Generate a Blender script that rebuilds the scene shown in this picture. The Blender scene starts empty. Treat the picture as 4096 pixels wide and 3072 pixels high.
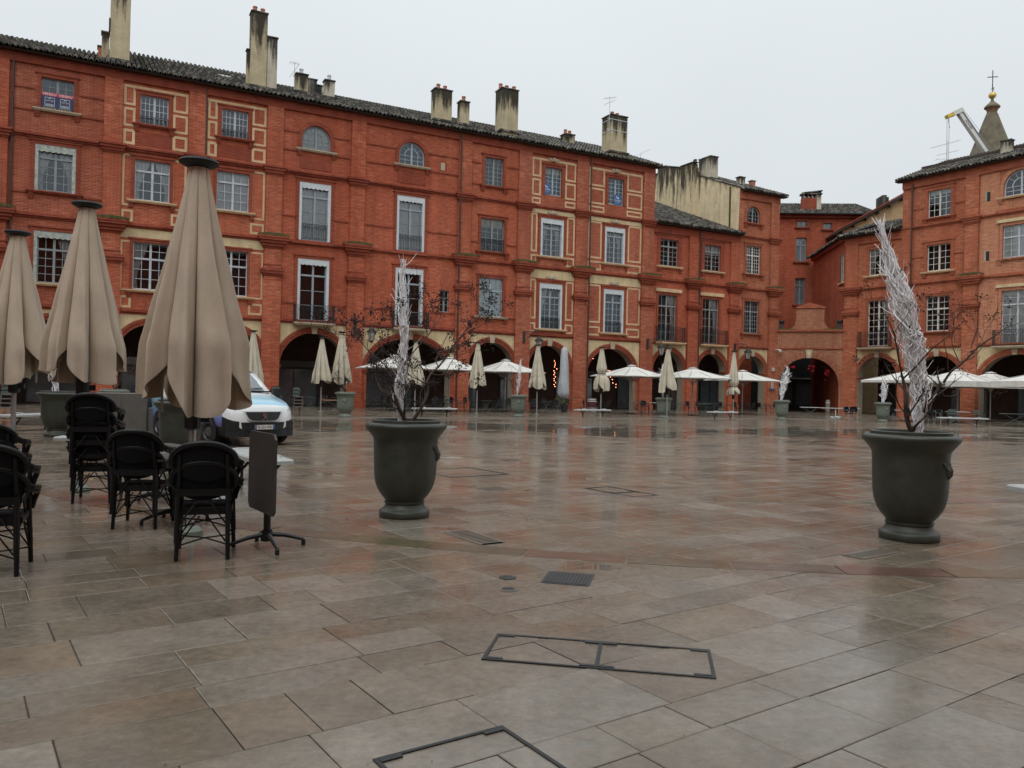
import bpy, bmesh, math, random
import numpy as np
from mathutils import Matrix, Vector
R = math.radians
random.seed(7)
scene = bpy.context.scene
COL = scene.collection

# ---------------------------------------------------------------- camera
cam_data = bpy.data.cameras.new('camera')
cam = bpy.data.objects.new('camera', cam_data)
COL.objects.link(cam)
cam_data.sensor_width = 36.0
cam_data.lens = 28.125
cam_data.clip_start = 0.05
cam_data.clip_end = 2000
cam.matrix_world = Matrix.Translation((0, 0, 1.6)) @ Matrix.Rotation(R(90.25), 4, 'X') @ Matrix.Rotation(R(1.306), 4, 'Z')
scene.camera = cam

# ---------------------------------------------------------------- sky, sun, exposure
SUN_EL, SUN_AZ = 58.0, 200.0
world = bpy.data.worlds.new('World')
scene.world = world
world.use_nodes = True
wn, wl = world.node_tree.nodes, world.node_tree.links
wn.clear()
wo = wn.new('ShaderNodeOutputWorld'); wb = wn.new('ShaderNodeBackground')
sky = wn.new('ShaderNodeTexSky'); sky.sky_type = 'NISHITA'; sky.sun_disc = False
sky.sun_elevation = R(SUN_EL); sky.sun_rotation = R(SUN_AZ); sky.dust_density = 6.0; sky.ozone_density = 1.0
bw = wn.new('ShaderNodeRGBToBW'); wl.new(sky.outputs[0], bw.inputs[0])
skyg = wn.new('ShaderNodeMath'); skyg.operation = 'MULTIPLY'; skyg.inputs[1].default_value = 0.055
wl.new(bw.outputs[0], skyg.inputs[0])
tc = wn.new('ShaderNodeTexCoord'); sp = wn.new('ShaderNodeSeparateXYZ'); wl.new(tc.outputs['Generated'], sp.inputs[0])
s2 = wn.new('ShaderNodeMath'); s2.operation = 'POWER'; s2.use_clamp = True
mx0 = wn.new('ShaderNodeMath'); mx0.operation = 'MAXIMUM'; mx0.inputs[1].default_value = 0.0
wl.new(sp.outputs[2], mx0.inputs[0]); wl.new(mx0.outputs[0], s2.inputs[0]); s2.inputs[1].default_value = 1.6
lum = wn.new('ShaderNodeMath'); lum.operation = 'MULTIPLY_ADD'        # overcast: brighter towards the zenith
lum.inputs[1].default_value = 0.55; lum.inputs[2].default_value = 0.585
wl.new(s2.outputs[0], lum.inputs[0])
# faint cloud structure of the grey layer
nz = wn.new('ShaderNodeTexNoise'); nz.inputs['Scale'].default_value = 1.7; nz.inputs['Detail'].default_value = 5
wl.new(tc.outputs['Generated'], nz.inputs['Vector'])
cl = wn.new('ShaderNodeMath'); cl.operation = 'MULTIPLY_ADD'; cl.inputs[1].default_value = 0.15; cl.inputs[2].default_value = -0.075
wl.new(nz.outputs['Fac'], cl.inputs[0])
ad = wn.new('ShaderNodeMath'); ad.operation = 'ADD'; wl.new(lum.outputs[0], ad.inputs[0]); wl.new(cl.outputs[0], ad.inputs[1])
ad2 = wn.new('ShaderNodeMath'); ad2.operation = 'ADD'; wl.new(ad.outputs[0], ad2.inputs[0]); wl.new(skyg.outputs[0], ad2.inputs[1])
tint = wn.new('ShaderNodeVectorMath'); tint.operation = 'SCALE'; tint.inputs[0].default_value = (0.93, 0.99, 1.03)
wl.new(ad2.outputs[0], tint.inputs['Scale'])
wl.new(tint.outputs[0], wb.inputs['Color']); wb.inputs['Strength'].default_value = 1.0
wl.new(wb.outputs[0], wo.inputs[0])

sd = bpy.data.lights.new('sun', 'SUN'); sd.energy = 0.5; sd.angle = R(40); sd.color = (1.0, 0.97, 0.93)
so = bpy.data.objects.new('sun', sd); COL.objects.link(so)
az = R(SUN_AZ)
sdir = Vector((math.sin(az) * math.cos(R(SUN_EL)), math.cos(az) * math.cos(R(SUN_EL)), math.sin(R(SUN_EL))))
so.rotation_euler = sdir.to_track_quat('Z', 'Y').to_euler()
so.location = (0, 0, 60)

scene.view_settings.view_transform = 'Standard'
scene.view_settings.look = 'None'
scene.view_settings.exposure = 0.0
scene.view_settings.gamma = 1.0
scene.view_settings.use_curve_mapping = False
scene.render.engine = 'CYCLES'
scene.cycles.use_denoising = True
scene.cycles.max_bounces = 6
scene.cycles.diffuse_bounces = 3
scene.cycles.glossy_bounces = 3
scene.cycles.transparent_max_bounces = 8
scene.cycles.caustics_reflective = False
scene.cycles.caustics_refractive = False

# ---------------------------------------------------------------- mesh helpers
class MB:
    """collects shapes of one part"""
    def __init__(s): s.v = []; s.f = []; s.m = []; s.mi = 0
    def add(s, vs, fs):
        o = len(s.v); s.v += [tuple(p) for p in vs]
        for f in fs: s.f.append(tuple(i + o for i in f)); s.m.append(s.mi)
    def quad(s, a, b, c, d): s.add([a, b, c, d], [(0, 1, 2, 3)])
    def box(s, x0, x1, y0, y1, z0, z1):
        s.add([(x0,y0,z0),(x1,y0,z0),(x1,y1,z0),(x0,y1,z0),(x0,y0,z1),(x1,y0,z1),(x1,y1,z1),(x0,y1,z1)],
              [(0,3,2,1),(4,5,6,7),(0,1,5,4),(1,2,6,5),(2,3,7,6),(3,0,4,7)])
    def bbox(s, x0, x1, y0, y1, z0, z1, b=.01):
        """box with chamfered vertical and top edges"""
        P = [(x0+b,y0),(x1-b,y0),(x1,y0+b),(x1,y1-b),(x1-b,y1),(x0+b,y1),(x0,y1-b),(x0,y0+b)]
        cx, cy = (x0+x1)/2, (y0+y1)/2
        def ins(p): return (p[0] + (b if p[0] < cx else -b), p[1] + (b if p[1] < cy else -b))
        vs = [(p[0],p[1],z0) for p in P] + [(p[0],p[1],z1-b) for p in P] + [(*ins(p), z1) for p in P]
        fs = [tuple(reversed(range(8))), tuple(range(16, 24))]
        for k in (0, 8):
            for i in range(8): j = (i+1) % 8; fs.append((k+i, k+j, k+8+j, k+8+i))
        s.add(vs, fs)
    def obox(s, c, ux, uy, uz):
        """box from centre and three half-axis vectors"""
        c, ux, uy, uz = Vector(c), Vector(ux), Vector(uy), Vector(uz)
        vs = [c - ux - uy - uz, c + ux - uy - uz, c + ux + uy - uz, c - ux + uy - uz,
              c - ux - uy + uz, c + ux - uy + uz, c + ux + uy + uz, c - ux + uy + uz]
        s.add(vs, [(0,3,2,1),(4,5,6,7),(0,1,5,4),(1,2,6,5),(2,3,7,6),(3,0,4,7)])
    def tube(s, pts, rad, n=6, cap=True):
        pts = [Vector(p) for p in pts]
        if not isinstance(rad, (list, tuple)): rad = [rad] * len(pts)
        vs = []; prev = None
        for i, p in enumerate(pts):
            a = pts[max(i-1, 0)]; b = pts[min(i+1, len(pts)-1)]
            t = (b - a)
            t = t.normalized() if t.length > 1e-9 else Vector((0, 0, 1))
            if prev is None:
                u = t.orthogonal().normalized()
            else:
                u = prev - t * prev.dot(t)
                u = u.normalized() if u.length > 1e-6 else t.orthogonal().normalized()
            prev = u; w = t.cross(u)
            for k in range(n):
                an = 2 * math.pi * k / n
                vs.append(p + (u * math.cos(an) + w * math.sin(an)) * rad[i])
        fs = []
        for i in range(len(pts) - 1):
            for k in range(n):
                j = (k + 1) % n
                fs.append((i*n+k, i*n+j, (i+1)*n+j, (i+1)*n+k))
        if cap:
            fs.append(tuple(reversed(range(n)))); fs.append(tuple(range((len(pts)-1)*n, len(pts)*n)))
        s.add(vs, fs)
    def lathe(s, prof, n=32, c=(0, 0, 0), a0=0.0, close_top=False, close_bot=False):
        vs = []; fs = []
        for r, z in prof:
            for k in range(n):
                an = a0 + 2 * math.pi * k / n
                vs.append((c[0] + r * math.cos(an), c[1] + r * math.sin(an), c[2] + z))
        for i in range(len(prof) - 1):
            for k in range(n):
                j = (k + 1) % n
                fs.append((i*n+k, i*n+j, (i+1)*n+j, (i+1)*n+k))
        if close_bot: fs.append(tuple(reversed(range(n))))
        if close_top: fs.append(tuple(range((len(prof)-1)*n, len(prof)*n)))
        s.add(vs, fs)
    def prism(s, poly, h0, h1, plane='xz'):
        """poly in (a,b); extruded from h0 to h1 along the third axis"""
        def P(a, b, h): return (a, h, b) if plane == 'xz' else ((a, b, h) if plane == 'xy' else (h, a, b))
        n = len(poly)
        vs = [P(a, b, h0) for a, b in poly] + [P(a, b, h1) for a, b in poly]
        fs = [tuple(range(n)), tuple(reversed(range(n, 2*n)))]
        for i in range(n): j = (i+1) % n; fs.append((i, n+i, n+j, j))
        s.add(vs, fs)
    def build(s, name, mats, parent=None, smooth=False, loc=None, rotz=None, bevel=None):
        me = bpy.data.meshes.new(name)
        me.from_pydata(s.v, [], s.f)
        if not isinstance(mats, (list, tuple)): mats = [mats]
        for m in mats: me.materials.append(MAT[m] if isinstance(m, str) else m)
        if len(mats) > 1: me.polygons.foreach_set('material_index', s.m)
        if smooth: me.polygons.foreach_set('use_smooth', [True] * len(me.polygons))
        me.update()
        if smooth: me.set_sharp_from_angle(angle=R(smooth if smooth is not True else 50))
        o = bpy.data.objects.new(name, me); COL.objects.link(o)
        if parent is not None: o.parent = parent
        if loc is not None: o.location = loc
        if rotz is not None: o.rotation_euler = (0, 0, rotz)
        if bevel:
            bm = bmesh.new(); bm.from_mesh(me)
            bmesh.ops.recalc_face_normals(bm, faces=bm.faces)
            bm.to_mesh(me); bm.free()
        return o

def tag(o, label=None, cat=None, group=None, kind=None):
    if label: o['label'] = label
    if cat: o['category'] = cat
    if group: o['group'] = group
    if kind: o['kind'] = kind
    return o
def empty(name, loc=(0, 0, 0), rz=0.0):
    o = bpy.data.objects.new(name, None); COL.objects.link(o)
    o.location = loc; o.rotation_euler = (0, 0, rz); o.empty_display_size = .2
    return o
def thing(name, label, cat, loc=(0, 0, 0), rz=0.0, group=None):
    return tag(empty(name, loc, rz), label, cat, group)
KIDS = {}
def copy_tree(o, parent=None):
    c = o.copy(); COL.objects.link(c); c.parent = parent
    for ch in [x for x in CH(o)]: copy_tree(ch, c)
    return c
def CH(o): return list(o.children)
def place(o, loc, rz=0.0, label=None):
    o.location = loc; o.rotation_euler = (0, 0, rz)
    if label: o['label'] = label
    return o
def text_part(txt, size, mat, parent, origin, ux, uz, name='lettering', depth=.0, align='CENTER', squash=1.0, proud=.004):
    """flat lettering as a mesh: origin, direction of reading ux and up uz (parent space)"""
    cu = bpy.data.curves.new(name, 'FONT'); cu.body = txt; cu.size = size; cu.align_x = align; cu.align_y = 'CENTER'
    cu.extrude = depth; cu.resolution_u = 2
    ob = bpy.data.objects.new(name + '_tmp', cu); COL.objects.link(ob)
    dg = bpy.context.evaluated_depsgraph_get(); dg.update()
    me = bpy.data.meshes.new_from_object(ob.evaluated_get(dg))
    bpy.data.objects.remove(ob, do_unlink=True)
    ux, uz = Vector(ux).normalized(), Vector(uz).normalized(); n = ux.cross(uz)
    for v in me.vertices:
        p = Vector(origin) + ux * (v.co.x * squash) + uz * v.co.y + n * (v.co.z + proud)
        v.co = p
    me.materials.clear(); me.materials.append(MAT[mat])
    o = bpy.data.objects.new(name, me); COL.objects.link(o); o.parent = parent
    return o
# ---------------------------------------------------------------- materials (procedural)
MAT = {}
class NT:
    def __init__(s, name):
        m = bpy.data.materials.new(name); m.use_nodes = True
        s.m = m; s.n = m.node_tree.nodes; s.l = m.node_tree.links
        s.p = s.n['Principled BSDF']; MAT[name] = m
        s.tc = s.n.new('ShaderNodeTexCoord'); s.geo = s.n.new('ShaderNodeNewGeometry')
    def node(s, t, **kw):
        n = s.n.new('ShaderNode' + t)
        for k, v in kw.items(): setattr(n, k, v)
        return n
    def link(s, a, b): s.l.new(a, b)
    def noise(s, vec, scale, detail=4, rough=.55, sx=(1, 1, 1)):
        if sx != (1, 1, 1):
            mp = s.node('Mapping'); mp.inputs['Scale'].default_value = sx; s.link(vec, mp.inputs['Vector']); vec = mp.outputs[0]
        n = s.node('TexNoise'); n.inputs['Scale'].default_value = scale; n.inputs['Detail'].default_value = detail
        n.inputs['Roughness'].default_value = rough; s.link(vec, n.inputs['Vector']); return n.outputs['Fac']
    def ramp(s, fac, stops):
        r = s.node('ValToRGB'); e = r.color_ramp.elements
        while len(e) < len(stops): e.new(.5)
        for el, (p, c) in zip(e, stops):
            el.position = p; el.color = (*c, 1) if isinstance(c, tuple) else (c, c, c, 1)
        s.link(fac, r.inputs[0]); return r.outputs[0]
    def mix(s, fac, a, b, mode='MIX'):
        n = s.node('Mix', data_type='RGBA', blend_type=mode)
        for sock, v in ((n.inputs[0], fac), (n.inputs[6], a), (n.inputs[7], b)):
            if isinstance(v, (int, float)): sock.default_value = v if sock == n.inputs[0] else (v, v, v, 1)
            elif isinstance(v, tuple): sock.default_value = (*v, 1)
            else: s.link(v, sock)
        return n.outputs[2]
    def math(s, op, a, b=0.0, c=None, clamp=False):
        n = s.node('Math', operation=op, use_clamp=clamp)
        for i, v in enumerate((a, b) if c is None else (a, b, c)):
            if isinstance(v, (int, float)): n.inputs[i].default_value = v
            else: s.link(v, n.inputs[i])
        return n.outputs[0]
    def bump(s, h, strength=.3, dist=.01):
        b = s.node('Bump'); b.inputs['Strength'].default_value = strength; b.inputs['Distance'].default_value = dist
        s.link(h, b.inputs['Height']); s.link(b.outputs[0], s.p.inputs['Normal'])
    def set(s, **kw):
        for k, v in kw.items():
            sock = s.p.inputs[k.replace('_', ' ')]
            if isinstance(v, (int, float)): sock.default_value = v
            elif isinstance(v, tuple): sock.default_value = (*v, 1) if len(v) == 3 else v
            else: s.link(v, sock)
def simple(name, col, rough=.6, var=.18, scale=5.0, bump=0.0, metal=0.0, coat=0.0, spec=.5, fine=0.0):
    t = NT(name); v = t.tc.outputs['Object']
    n = t.noise(v, scale, 5)
    lo = tuple(c * (1 - var) for c in col); hi = tuple(min(1, c * (1 + var)) for c in col)
    c = t.ramp(n, [(.3, lo), (.7, hi)])
    if fine:
        f = t.noise(v, scale * 14, 3); c = t.mix(fine, c, t.ramp(f, [(.3, .25), (.7, 1.0)]), 'MULTIPLY')
    t.set(Base_Color=c, Roughness=rough, Metallic=metal, Specular_IOR_Level=spec, Coat_Weight=coat)
    if bump: t.bump(t.noise(v, scale * 6, 4), bump, .01)
    return t

def brick_mat(name, c1, c2, mortar, patch, streak=.5, bw=.36, rh=.085, ms=.012):
    t = NT(name); v = t.tc.outputs['Object']
    sx = t.node('SeparateXYZ'); t.link(v, sx.inputs[0])
    cx = t.node('CombineXYZ'); t.link(t.math('ADD', sx.outputs[0], sx.outputs[1]), cx.inputs[0]); t.link(sx.outputs[2], cx.inputs[1])
    b = t.node('TexBrick'); t.link(cx.outputs[0], b.inputs['Vector'])
    b.inputs['Scale'].default_value = 1.0; b.inputs['Brick Width'].default_value = bw; b.inputs['Row Height'].default_value = rh
    b.inputs['Mortar Size'].default_value = ms; b.inputs['Mortar Smooth'].default_value = .3; b.inputs['Bias'].default_value = -.1
    for k, c in (('Color1', c1), ('Color2', c2), ('Mortar', mortar)): b.inputs[k].default_value = (*c, 1)
    # patches where the joints are worn and pale, others repointed red
    worn = t.ramp(t.noise(v, .5, 6, .75), [(.42, 0.15), (.60, 1.0)])
    st = t.noise(v, 1.0, 4, .65, sx=(2.0, 2.0, 9.0))
    pale = t.math('MULTIPLY', t.ramp(st, [(.50, 0.0), (.64, 1.0)]), worn)
    c = t.mix(t.math('MULTIPLY', pale, .75), b.outputs['Color'], mortar)
    c = t.mix(streak, c, t.ramp(st, [(.32, .60), (.68, 1.22)]), 'MULTIPLY')
    big = t.noise(v, .16, 5, .6)
    c = t.mix(t.ramp(big, [(.38, 0.0), (.62, .85)]), c, t.mix(1.0, c, patch, 'MULTIPLY'))
    # soot and repairs in patches, rain-darkened vertical stains
    rep = t.ramp(t.noise(v, .9, 3, .5), [(.60, 0.0), (.68, .45)]); c = t.mix(rep, c, t.mix(1.0, c, (1.12, 1.25, 1.35), 'MULTIPLY'))
    soot = t.ramp(t.noise(v, .45, 6, .7), [(.58, 0.0), (.74, .5)]); c = t.mix(soot, c, t.mix(1.0, c, (.45, .45, .48), 'MULTIPLY'))
    dr = t.noise(v, 1.0, 4, .6, sx=(1.6, 1.6, .10))
    c = t.mix(.55, c, t.ramp(dr, [(.30, .62), (.55, 1.05)]), 'MULTIPLY')
    t.set(Base_Color=c, Roughness=.78, Specular_IOR_Level=.35)
    h = t.math('ADD', t.math('MULTIPLY', b.outputs['Fac'], -.6), st)
    t.bump(h, .7, .03)
brick_mat('brick', (.51, .094, .037), (.38, .067, .027), (.55, .225, .135), (.78, .64, .56))
brick_mat('brick_b', (.47, .098, .042), (.35, .070, .031), (.54, .25, .16), (.76, .66, .60))
brick_mat('brick_c', (.53, .106, .042), (.40, .078, .032), (.57, .25, .15), (.80, .66, .58))
brick_mat('brick_gate', (.38, .105, .045), (.29, .075, .033), (.52, .30, .18), (.85, .8, .8), ms=.018)
brick_mat('brick_orange', (.51, .128, .054), (.39, .094, .041), (.58, .29, .18), (.82, .72, .66))
brick_mat('brick_pale', (.56, .215, .115), (.46, .165, .085), (.62, .36, .23), (1.0, .95, .9))
brick_mat('brick_trim', (.37, .066, .029), (.28, .050, .023), (.38, .125, .075), (.75, .65, .6), streak=.4)
brick_mat('brick_trim_orange', (.46, .112, .048), (.36, .085, .039), (.48, .20, .12), (.78, .7, .66), streak=.4)

def plaster(name, col, stain=.0):
    t = NT(name); v = t.tc.outputs['Object']
    n = t.noise(v, 1.4, 6, .65)
    c = t.ramp(n, [(.30, tuple(x * .78 for x in col)), (.70, tuple(min(1, x * 1.1) for x in col))])
    f = t.noise(v, 22, 4); c = t.mix(.35, c, t.ramp(f, [(.3, .6), (.7, 1.1)]), 'MULTIPLY')
    dr = t.noise(v, 1.0, 4, .6, sx=(3.0, 3.0, .16)); c = t.mix(.35, c, t.ramp(dr, [(.3, .62), (.56, 1.05)]), 'MULTIPLY')
    if stain:
        # black lichen running down from the top edge (generated z = height up the piece)
        sg = t.node('SeparateXYZ'); t.link(t.tc.outputs['Generated'], sg.inputs[0])
        s2 = t.noise(v, 1.0, 5, .7, sx=(2.6, 2.6, .25))
        k = t.math('ADD', t.math('MULTIPLY', sg.outputs[2], 1.0), t.math('MULTIPLY', s2, 1.5))
        s3 = t.noise(v, 5.5, 5, .75)
        k = t.math('ADD', k, t.math('MULTIPLY', s3, .25))
        m = t.ramp(k, [(.0, 0.0), (1.0, 1.0)])
        mm = t.node('MapRange'); mm.inputs['From Min'].default_value = 1.60 - .12 * stain; mm.inputs['From Max'].default_value = 1.86 - .12 * stain
        t.link(k, mm.inputs['Value'])
        c = t.mix(t.math('MULTIPLY', mm.outputs[0], .93), c, (.016, .014, .011))
    t.set(Base_Color=c, Roughness=.85, Specular_IOR_Level=.3)
    t.bump(t.noise(v, 14, 5), .3, .01)
plaster('cream', (.70, .55, .32))
plaster('cream_line', (.72, .50, .29))
plaster('stone', (.50, .41, .29))
plaster('party_wall', (.80, .66, .42), stain=1.2)
plaster('chimney_render', (.54, .45, .29), stain=1.1)
plaster('chimney_pale', (.58, .52, .40), stain=.5)
plaster('tan_wall', (.50, .35, .19))
plaster('intrados', (.36, .30, .22))
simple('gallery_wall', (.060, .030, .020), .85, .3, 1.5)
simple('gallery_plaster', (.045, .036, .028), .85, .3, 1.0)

def roof_mat():
    t = NT('roof_tile'); v = t.tc.outputs['Object']
    n = t.noise(v, 3.4, 2, .8); n2 = t.noise(v, .6, 5, .6)
    w = t.node('TexWhiteNoise', noise_dimensions='2D'); sn = t.node('VectorMath', operation='SNAP'); t.link(v, sn.inputs[0]); sn.inputs[1].default_value = (.27, .40, 50); t.link(sn.outputs[0], w.inputs['Vector'])
    f = t.math('ADD', t.math('MULTIPLY', w.outputs['Value'], .80), t.math('MULTIPLY', n, .35))
    c = t.ramp(f, [(.22, (.010, .008, .007)), (.48, (.028, .022, .017)), (.70, (.060, .047, .035)), (.86, (.20, .175, .14))])
    c = t.mix(t.ramp(n2, [(.42, 0.0), (.68, .7)]), c, t.ramp(f, [(.3, (.014, .015, .009)), (.8, (.065, .062, .035))]))
    t.set(Base_Color=c, Roughness=.6, Specular_IOR_Level=.5); t.bump(t.noise(v, 30, 4), .4, .01)
roof_mat()
simple('eave_wood', (.050, .032, .022), .8, .3, 3)
simple('moss', (.10, .105, .035), .95, .45, 9, bump=.8, fine=.6)
simple('pot', (.42, .14, .085), .7, .25, 6)
simple('white_paint', (.50, .53, .56), .5, .10, 3)
simple('pale_paint', (.60, .60, .55), .5, .10, 3)
simple('blue_paint', (.33, .42, .47), .5, .10, 3)
simple('grey_paint', (.25, .28, .28), .5, .14, 3)
simple('grey_blue', (.30, .34, .37), .5, .12, 3)
simple('zinc', (.58, .62, .63), .45, .10, 3)
simple('old_zinc', (.40, .43, .38), .6, .35, 5)
simple('iron', (.020, .021, .022), .45, .25, 8)
simple('pipe', (.060, .030, .020), .5, .3, 4)
simple('room', (.030, .028, .027), .9, .3, 2)
simple('curtain', (.62, .62, .60), .9, .12, 7)
simple('shutter', (.84, .87, .86), .6, .08, 4)
def glass():
    t = NT('glass'); n = t.n; out = n['Material Output']
    g = t.node('BsdfGlossy'); g.inputs['Roughness'].default_value = .03; g.inputs['Color'].default_value = (.85, .92, 1, 1)
    tr = t.node('BsdfTransparent'); tr.inputs['Color'].default_value = (.92, .95, .95, 1)
    fr = t.node('Fresnel'); fr.inputs['IOR'].default_value = 1.52
    b = t.node('Bump'); b.inputs['Strength'].default_value = .05; b.inputs['Distance'].default_value = .02
    t.link(t.noise(t.tc.outputs['Object'], 2.5, 2), b.inputs['Height'])
    t.link(b.outputs[0], g.inputs['Normal'])
    fm = t.math('MULTIPLY_ADD', fr.outputs[0], 1.15, .045, clamp=True)
    mx = t.node('MixShader'); t.link(fm, mx.inputs[0]); t.link(tr.outputs[0], mx.inputs[1]); t.link(g.outputs[0], mx.inputs[2])
    t.link(mx.outputs[0], out.inputs['Surface'])
glass()

def canvas(name, col, rough=.9):
    t = NT(name); v = t.tc.outputs['Object']
    n = t.noise(v, 1.6, 5, .6)
    c = t.ramp(n, [(.3, tuple(x * .86 for x in col)), (.7, tuple(min(1, x * 1.08) for x in col))])
    f = t.noise(v, 150, 2); c = t.mix(.30, c, t.ramp(f, [(.3, .55), (.7, 1.15)]), 'MULTIPLY')
    dr = t.noise(v, 1.0, 4, .6, sx=(5, 5, .5)); c = t.mix(.35, c, t.ramp(dr, [(.3, .72), (.6, 1.04)]), 'MULTIPLY')
    t.set(Base_Color=c, Roughness=rough, Specular_IOR_Level=.25, Sheen_Weight=.15)
    cr = t.noise(v, 1.0, 5, .65, sx=(11, 11, 2.2))
    t.bump(t.math('ADD', cr, t.math('MULTIPLY', t.noise(v, 70, 3), .12)), .35, .025)
canvas('canvas_beige', (.56, .455, .345))
canvas('canvas_far', (.60, .54, .42))
canvas('canvas_white', (.74, .72, .66))
canvas('cover_grey', (.47, .49, .51), .5)
simple('alu', (.42, .42, .41), .35, .1, 4, metal=.6)
simple('black_plastic', (.010, .011, .012), .4, .3, 8)
simple('cap_black', (.010, .012, .012), .6, .3, 5)

def urn_mat():
    t = NT('urn'); v = t.tc.outputs['Object']
    n = t.noise(v, 5.0, 6, .65)
    c = t.ramp(n, [(.28, (.036, .040, .031)), (.72, (.066, .071, .056))])
    f = t.noise(v, 90, 3); c = t.mix(.35, c, t.ramp(f, [(.3, .6), (.7, 1.15)]), 'MULTIPLY')
    ch = t.ramp(t.noise(v, 11, 6, .8), [(.66, 0.0), (.72, .6)]); c = t.mix(ch, c, (.10, .095, .08))
    t.set(Base_Color=c, Roughness=t.ramp(n, [(.3, .34), (.7, .55)]), Specular_IOR_Level=.45)
    t.bump(t.noise(v, 7, 4), .10, .02)
urn_mat()
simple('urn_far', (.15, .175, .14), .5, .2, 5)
simple('soil', (.020, .015, .011), .95, .4, 20, bump=1.0)
simple('bark', (.060, .038, .028), .7, .35, 14, bump=.5)
simple('seed', (.022, .013, .011), .8, .3, 20)
simple('withy', (.93, .92, .93), .6, .08, 30)
simple('white_stone', (.42, .435, .42), .4, .08, 6)
simple('chair_rattan', (.006, .0062, .007), .42, .25, 30, spec=.35)
simple('chair_mesh', (.0055, .006, .0075), .8, .25, 40, spec=.2)
simple('table_laminate', (.060, .052, .044), .55, .18, 6, fine=.3)
simple('metal_bright', (.55, .56, .57), .25, .1, 5, metal=.9)
simple('furn_dark', (.030, .034, .034), .45, .3, 8)
simple('furn_green', (.10, .125, .11), .5, .2, 6)
simple('table_pale', (.50, .51, .49), .35, .1, 5)
simple('wood_warm', (.30, .15, .07), .55, .3, 9)
simple('cabinet', (.115, .105, .092), .6, .15, 4)
simple('barrel_red', (.10, .022, .028), .45, .25, 7)
simple('barrel_wood', (.22, .16, .10), .6, .3, 9)
simple('cast_iron', (.028, .028, .030), .5, .35, 30, bump=.4)
simple('steel_frame', (.014, .016, .016), .5, .3, 12)
simple('grate_stone', (.19, .165, .13), .35, .2, 9)
simple('kerb_stone', (.22, .20, .175), .4, .2, 9)
simple('shade_black', (.004, .004, .004), 1.0, .1, 9, spec=.0)
simple('spire_stone', (.125, .105, .065), .85, .4, .8, bump=.4)
simple('spire_brick', (.20, .10, .055), .85, .3, 1.0)
simple('gold', (.62, .42, .12), .35, .15, 4, metal=.6)
simple('crane_white', (.62, .60, .56), .45, .1, .6)
simple('crane_grey', (.14, .145, .15), .5, .15, 1)
simple('crane_yellow', (.62, .42, .04), .5, .15, 1)
simple('sign_white', (.70, .66, .62), .5, .08, 9)
simple('sign_red', (.50, .025, .055), .5, .08, 9)
simple('sign_navy', (.020, .030, .10), .5, .1, 4)
simple('sign_blue', (.045, .13, .30), .5, .1, 4)
simple('sign_yellow', (.62, .47, .05), .5, .1, 4)
simple('ink', (.012, .012, .014), .5, .1, 9)
simple('ink_white', (.80, .80, .82), .5, .05, 9)
simple('rubber', (.014, .014, .014), .8, .2, 20)
simple('steel_rim', (.13, .13, .135), .4, .2, 9, metal=.5)
simple('chrome', (.65, .66, .68), .15, .05, 5, metal=1.0)
simple('van_white', (.76, .78, .78), .22, .03, 2, coat=.6)
simple('van_plastic', (.016, .018, .020), .5, .2, 8)
simple('van_glass', (.15, .17, .18), .06, .2, 1.5, spec=1.0)
simple('lamp_glass', (.40, .40, .36), .15, .15, 6)
simple('headlight', (.22, .23, .25), .08, .6, 14, coat=1.0)
def emit(name, col, st):
    t = NT(name); t.set(Base_Color=col, Emission_Color=(*col, 1), Emission_Strength=st, Roughness=.5)
emit('fairy', (1.0, .33, .16), 9.0)
emit('bauble_glow', (.8, .03, .07), .18)  # glow put into the garland baubles, which are no lamps
emit('lamp_warm', (1.0, .72, .25), 5.0)
def van_blue():
    t = NT('van_blue'); s = t.node('SeparateXYZ'); t.link(t.tc.outputs['Object'], s.inputs[0])
    mr = t.node('MapRange'); mr.inputs['From Min'].default_value = .55; mr.inputs['From Max'].default_value = 1.25
    t.link(s.outputs[2], mr.inputs['Value'])
    c = t.ramp(mr.outputs[0], [(.0, (.13, .12, .36)), (.35, (.20, .36, .62)), (.8, (.32, .58, .70)), (1.0, (.52, .74, .80))])
    t.set(Base_Color=c, Roughness=.22, Coat_Weight=.6)
van_blue()

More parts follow.
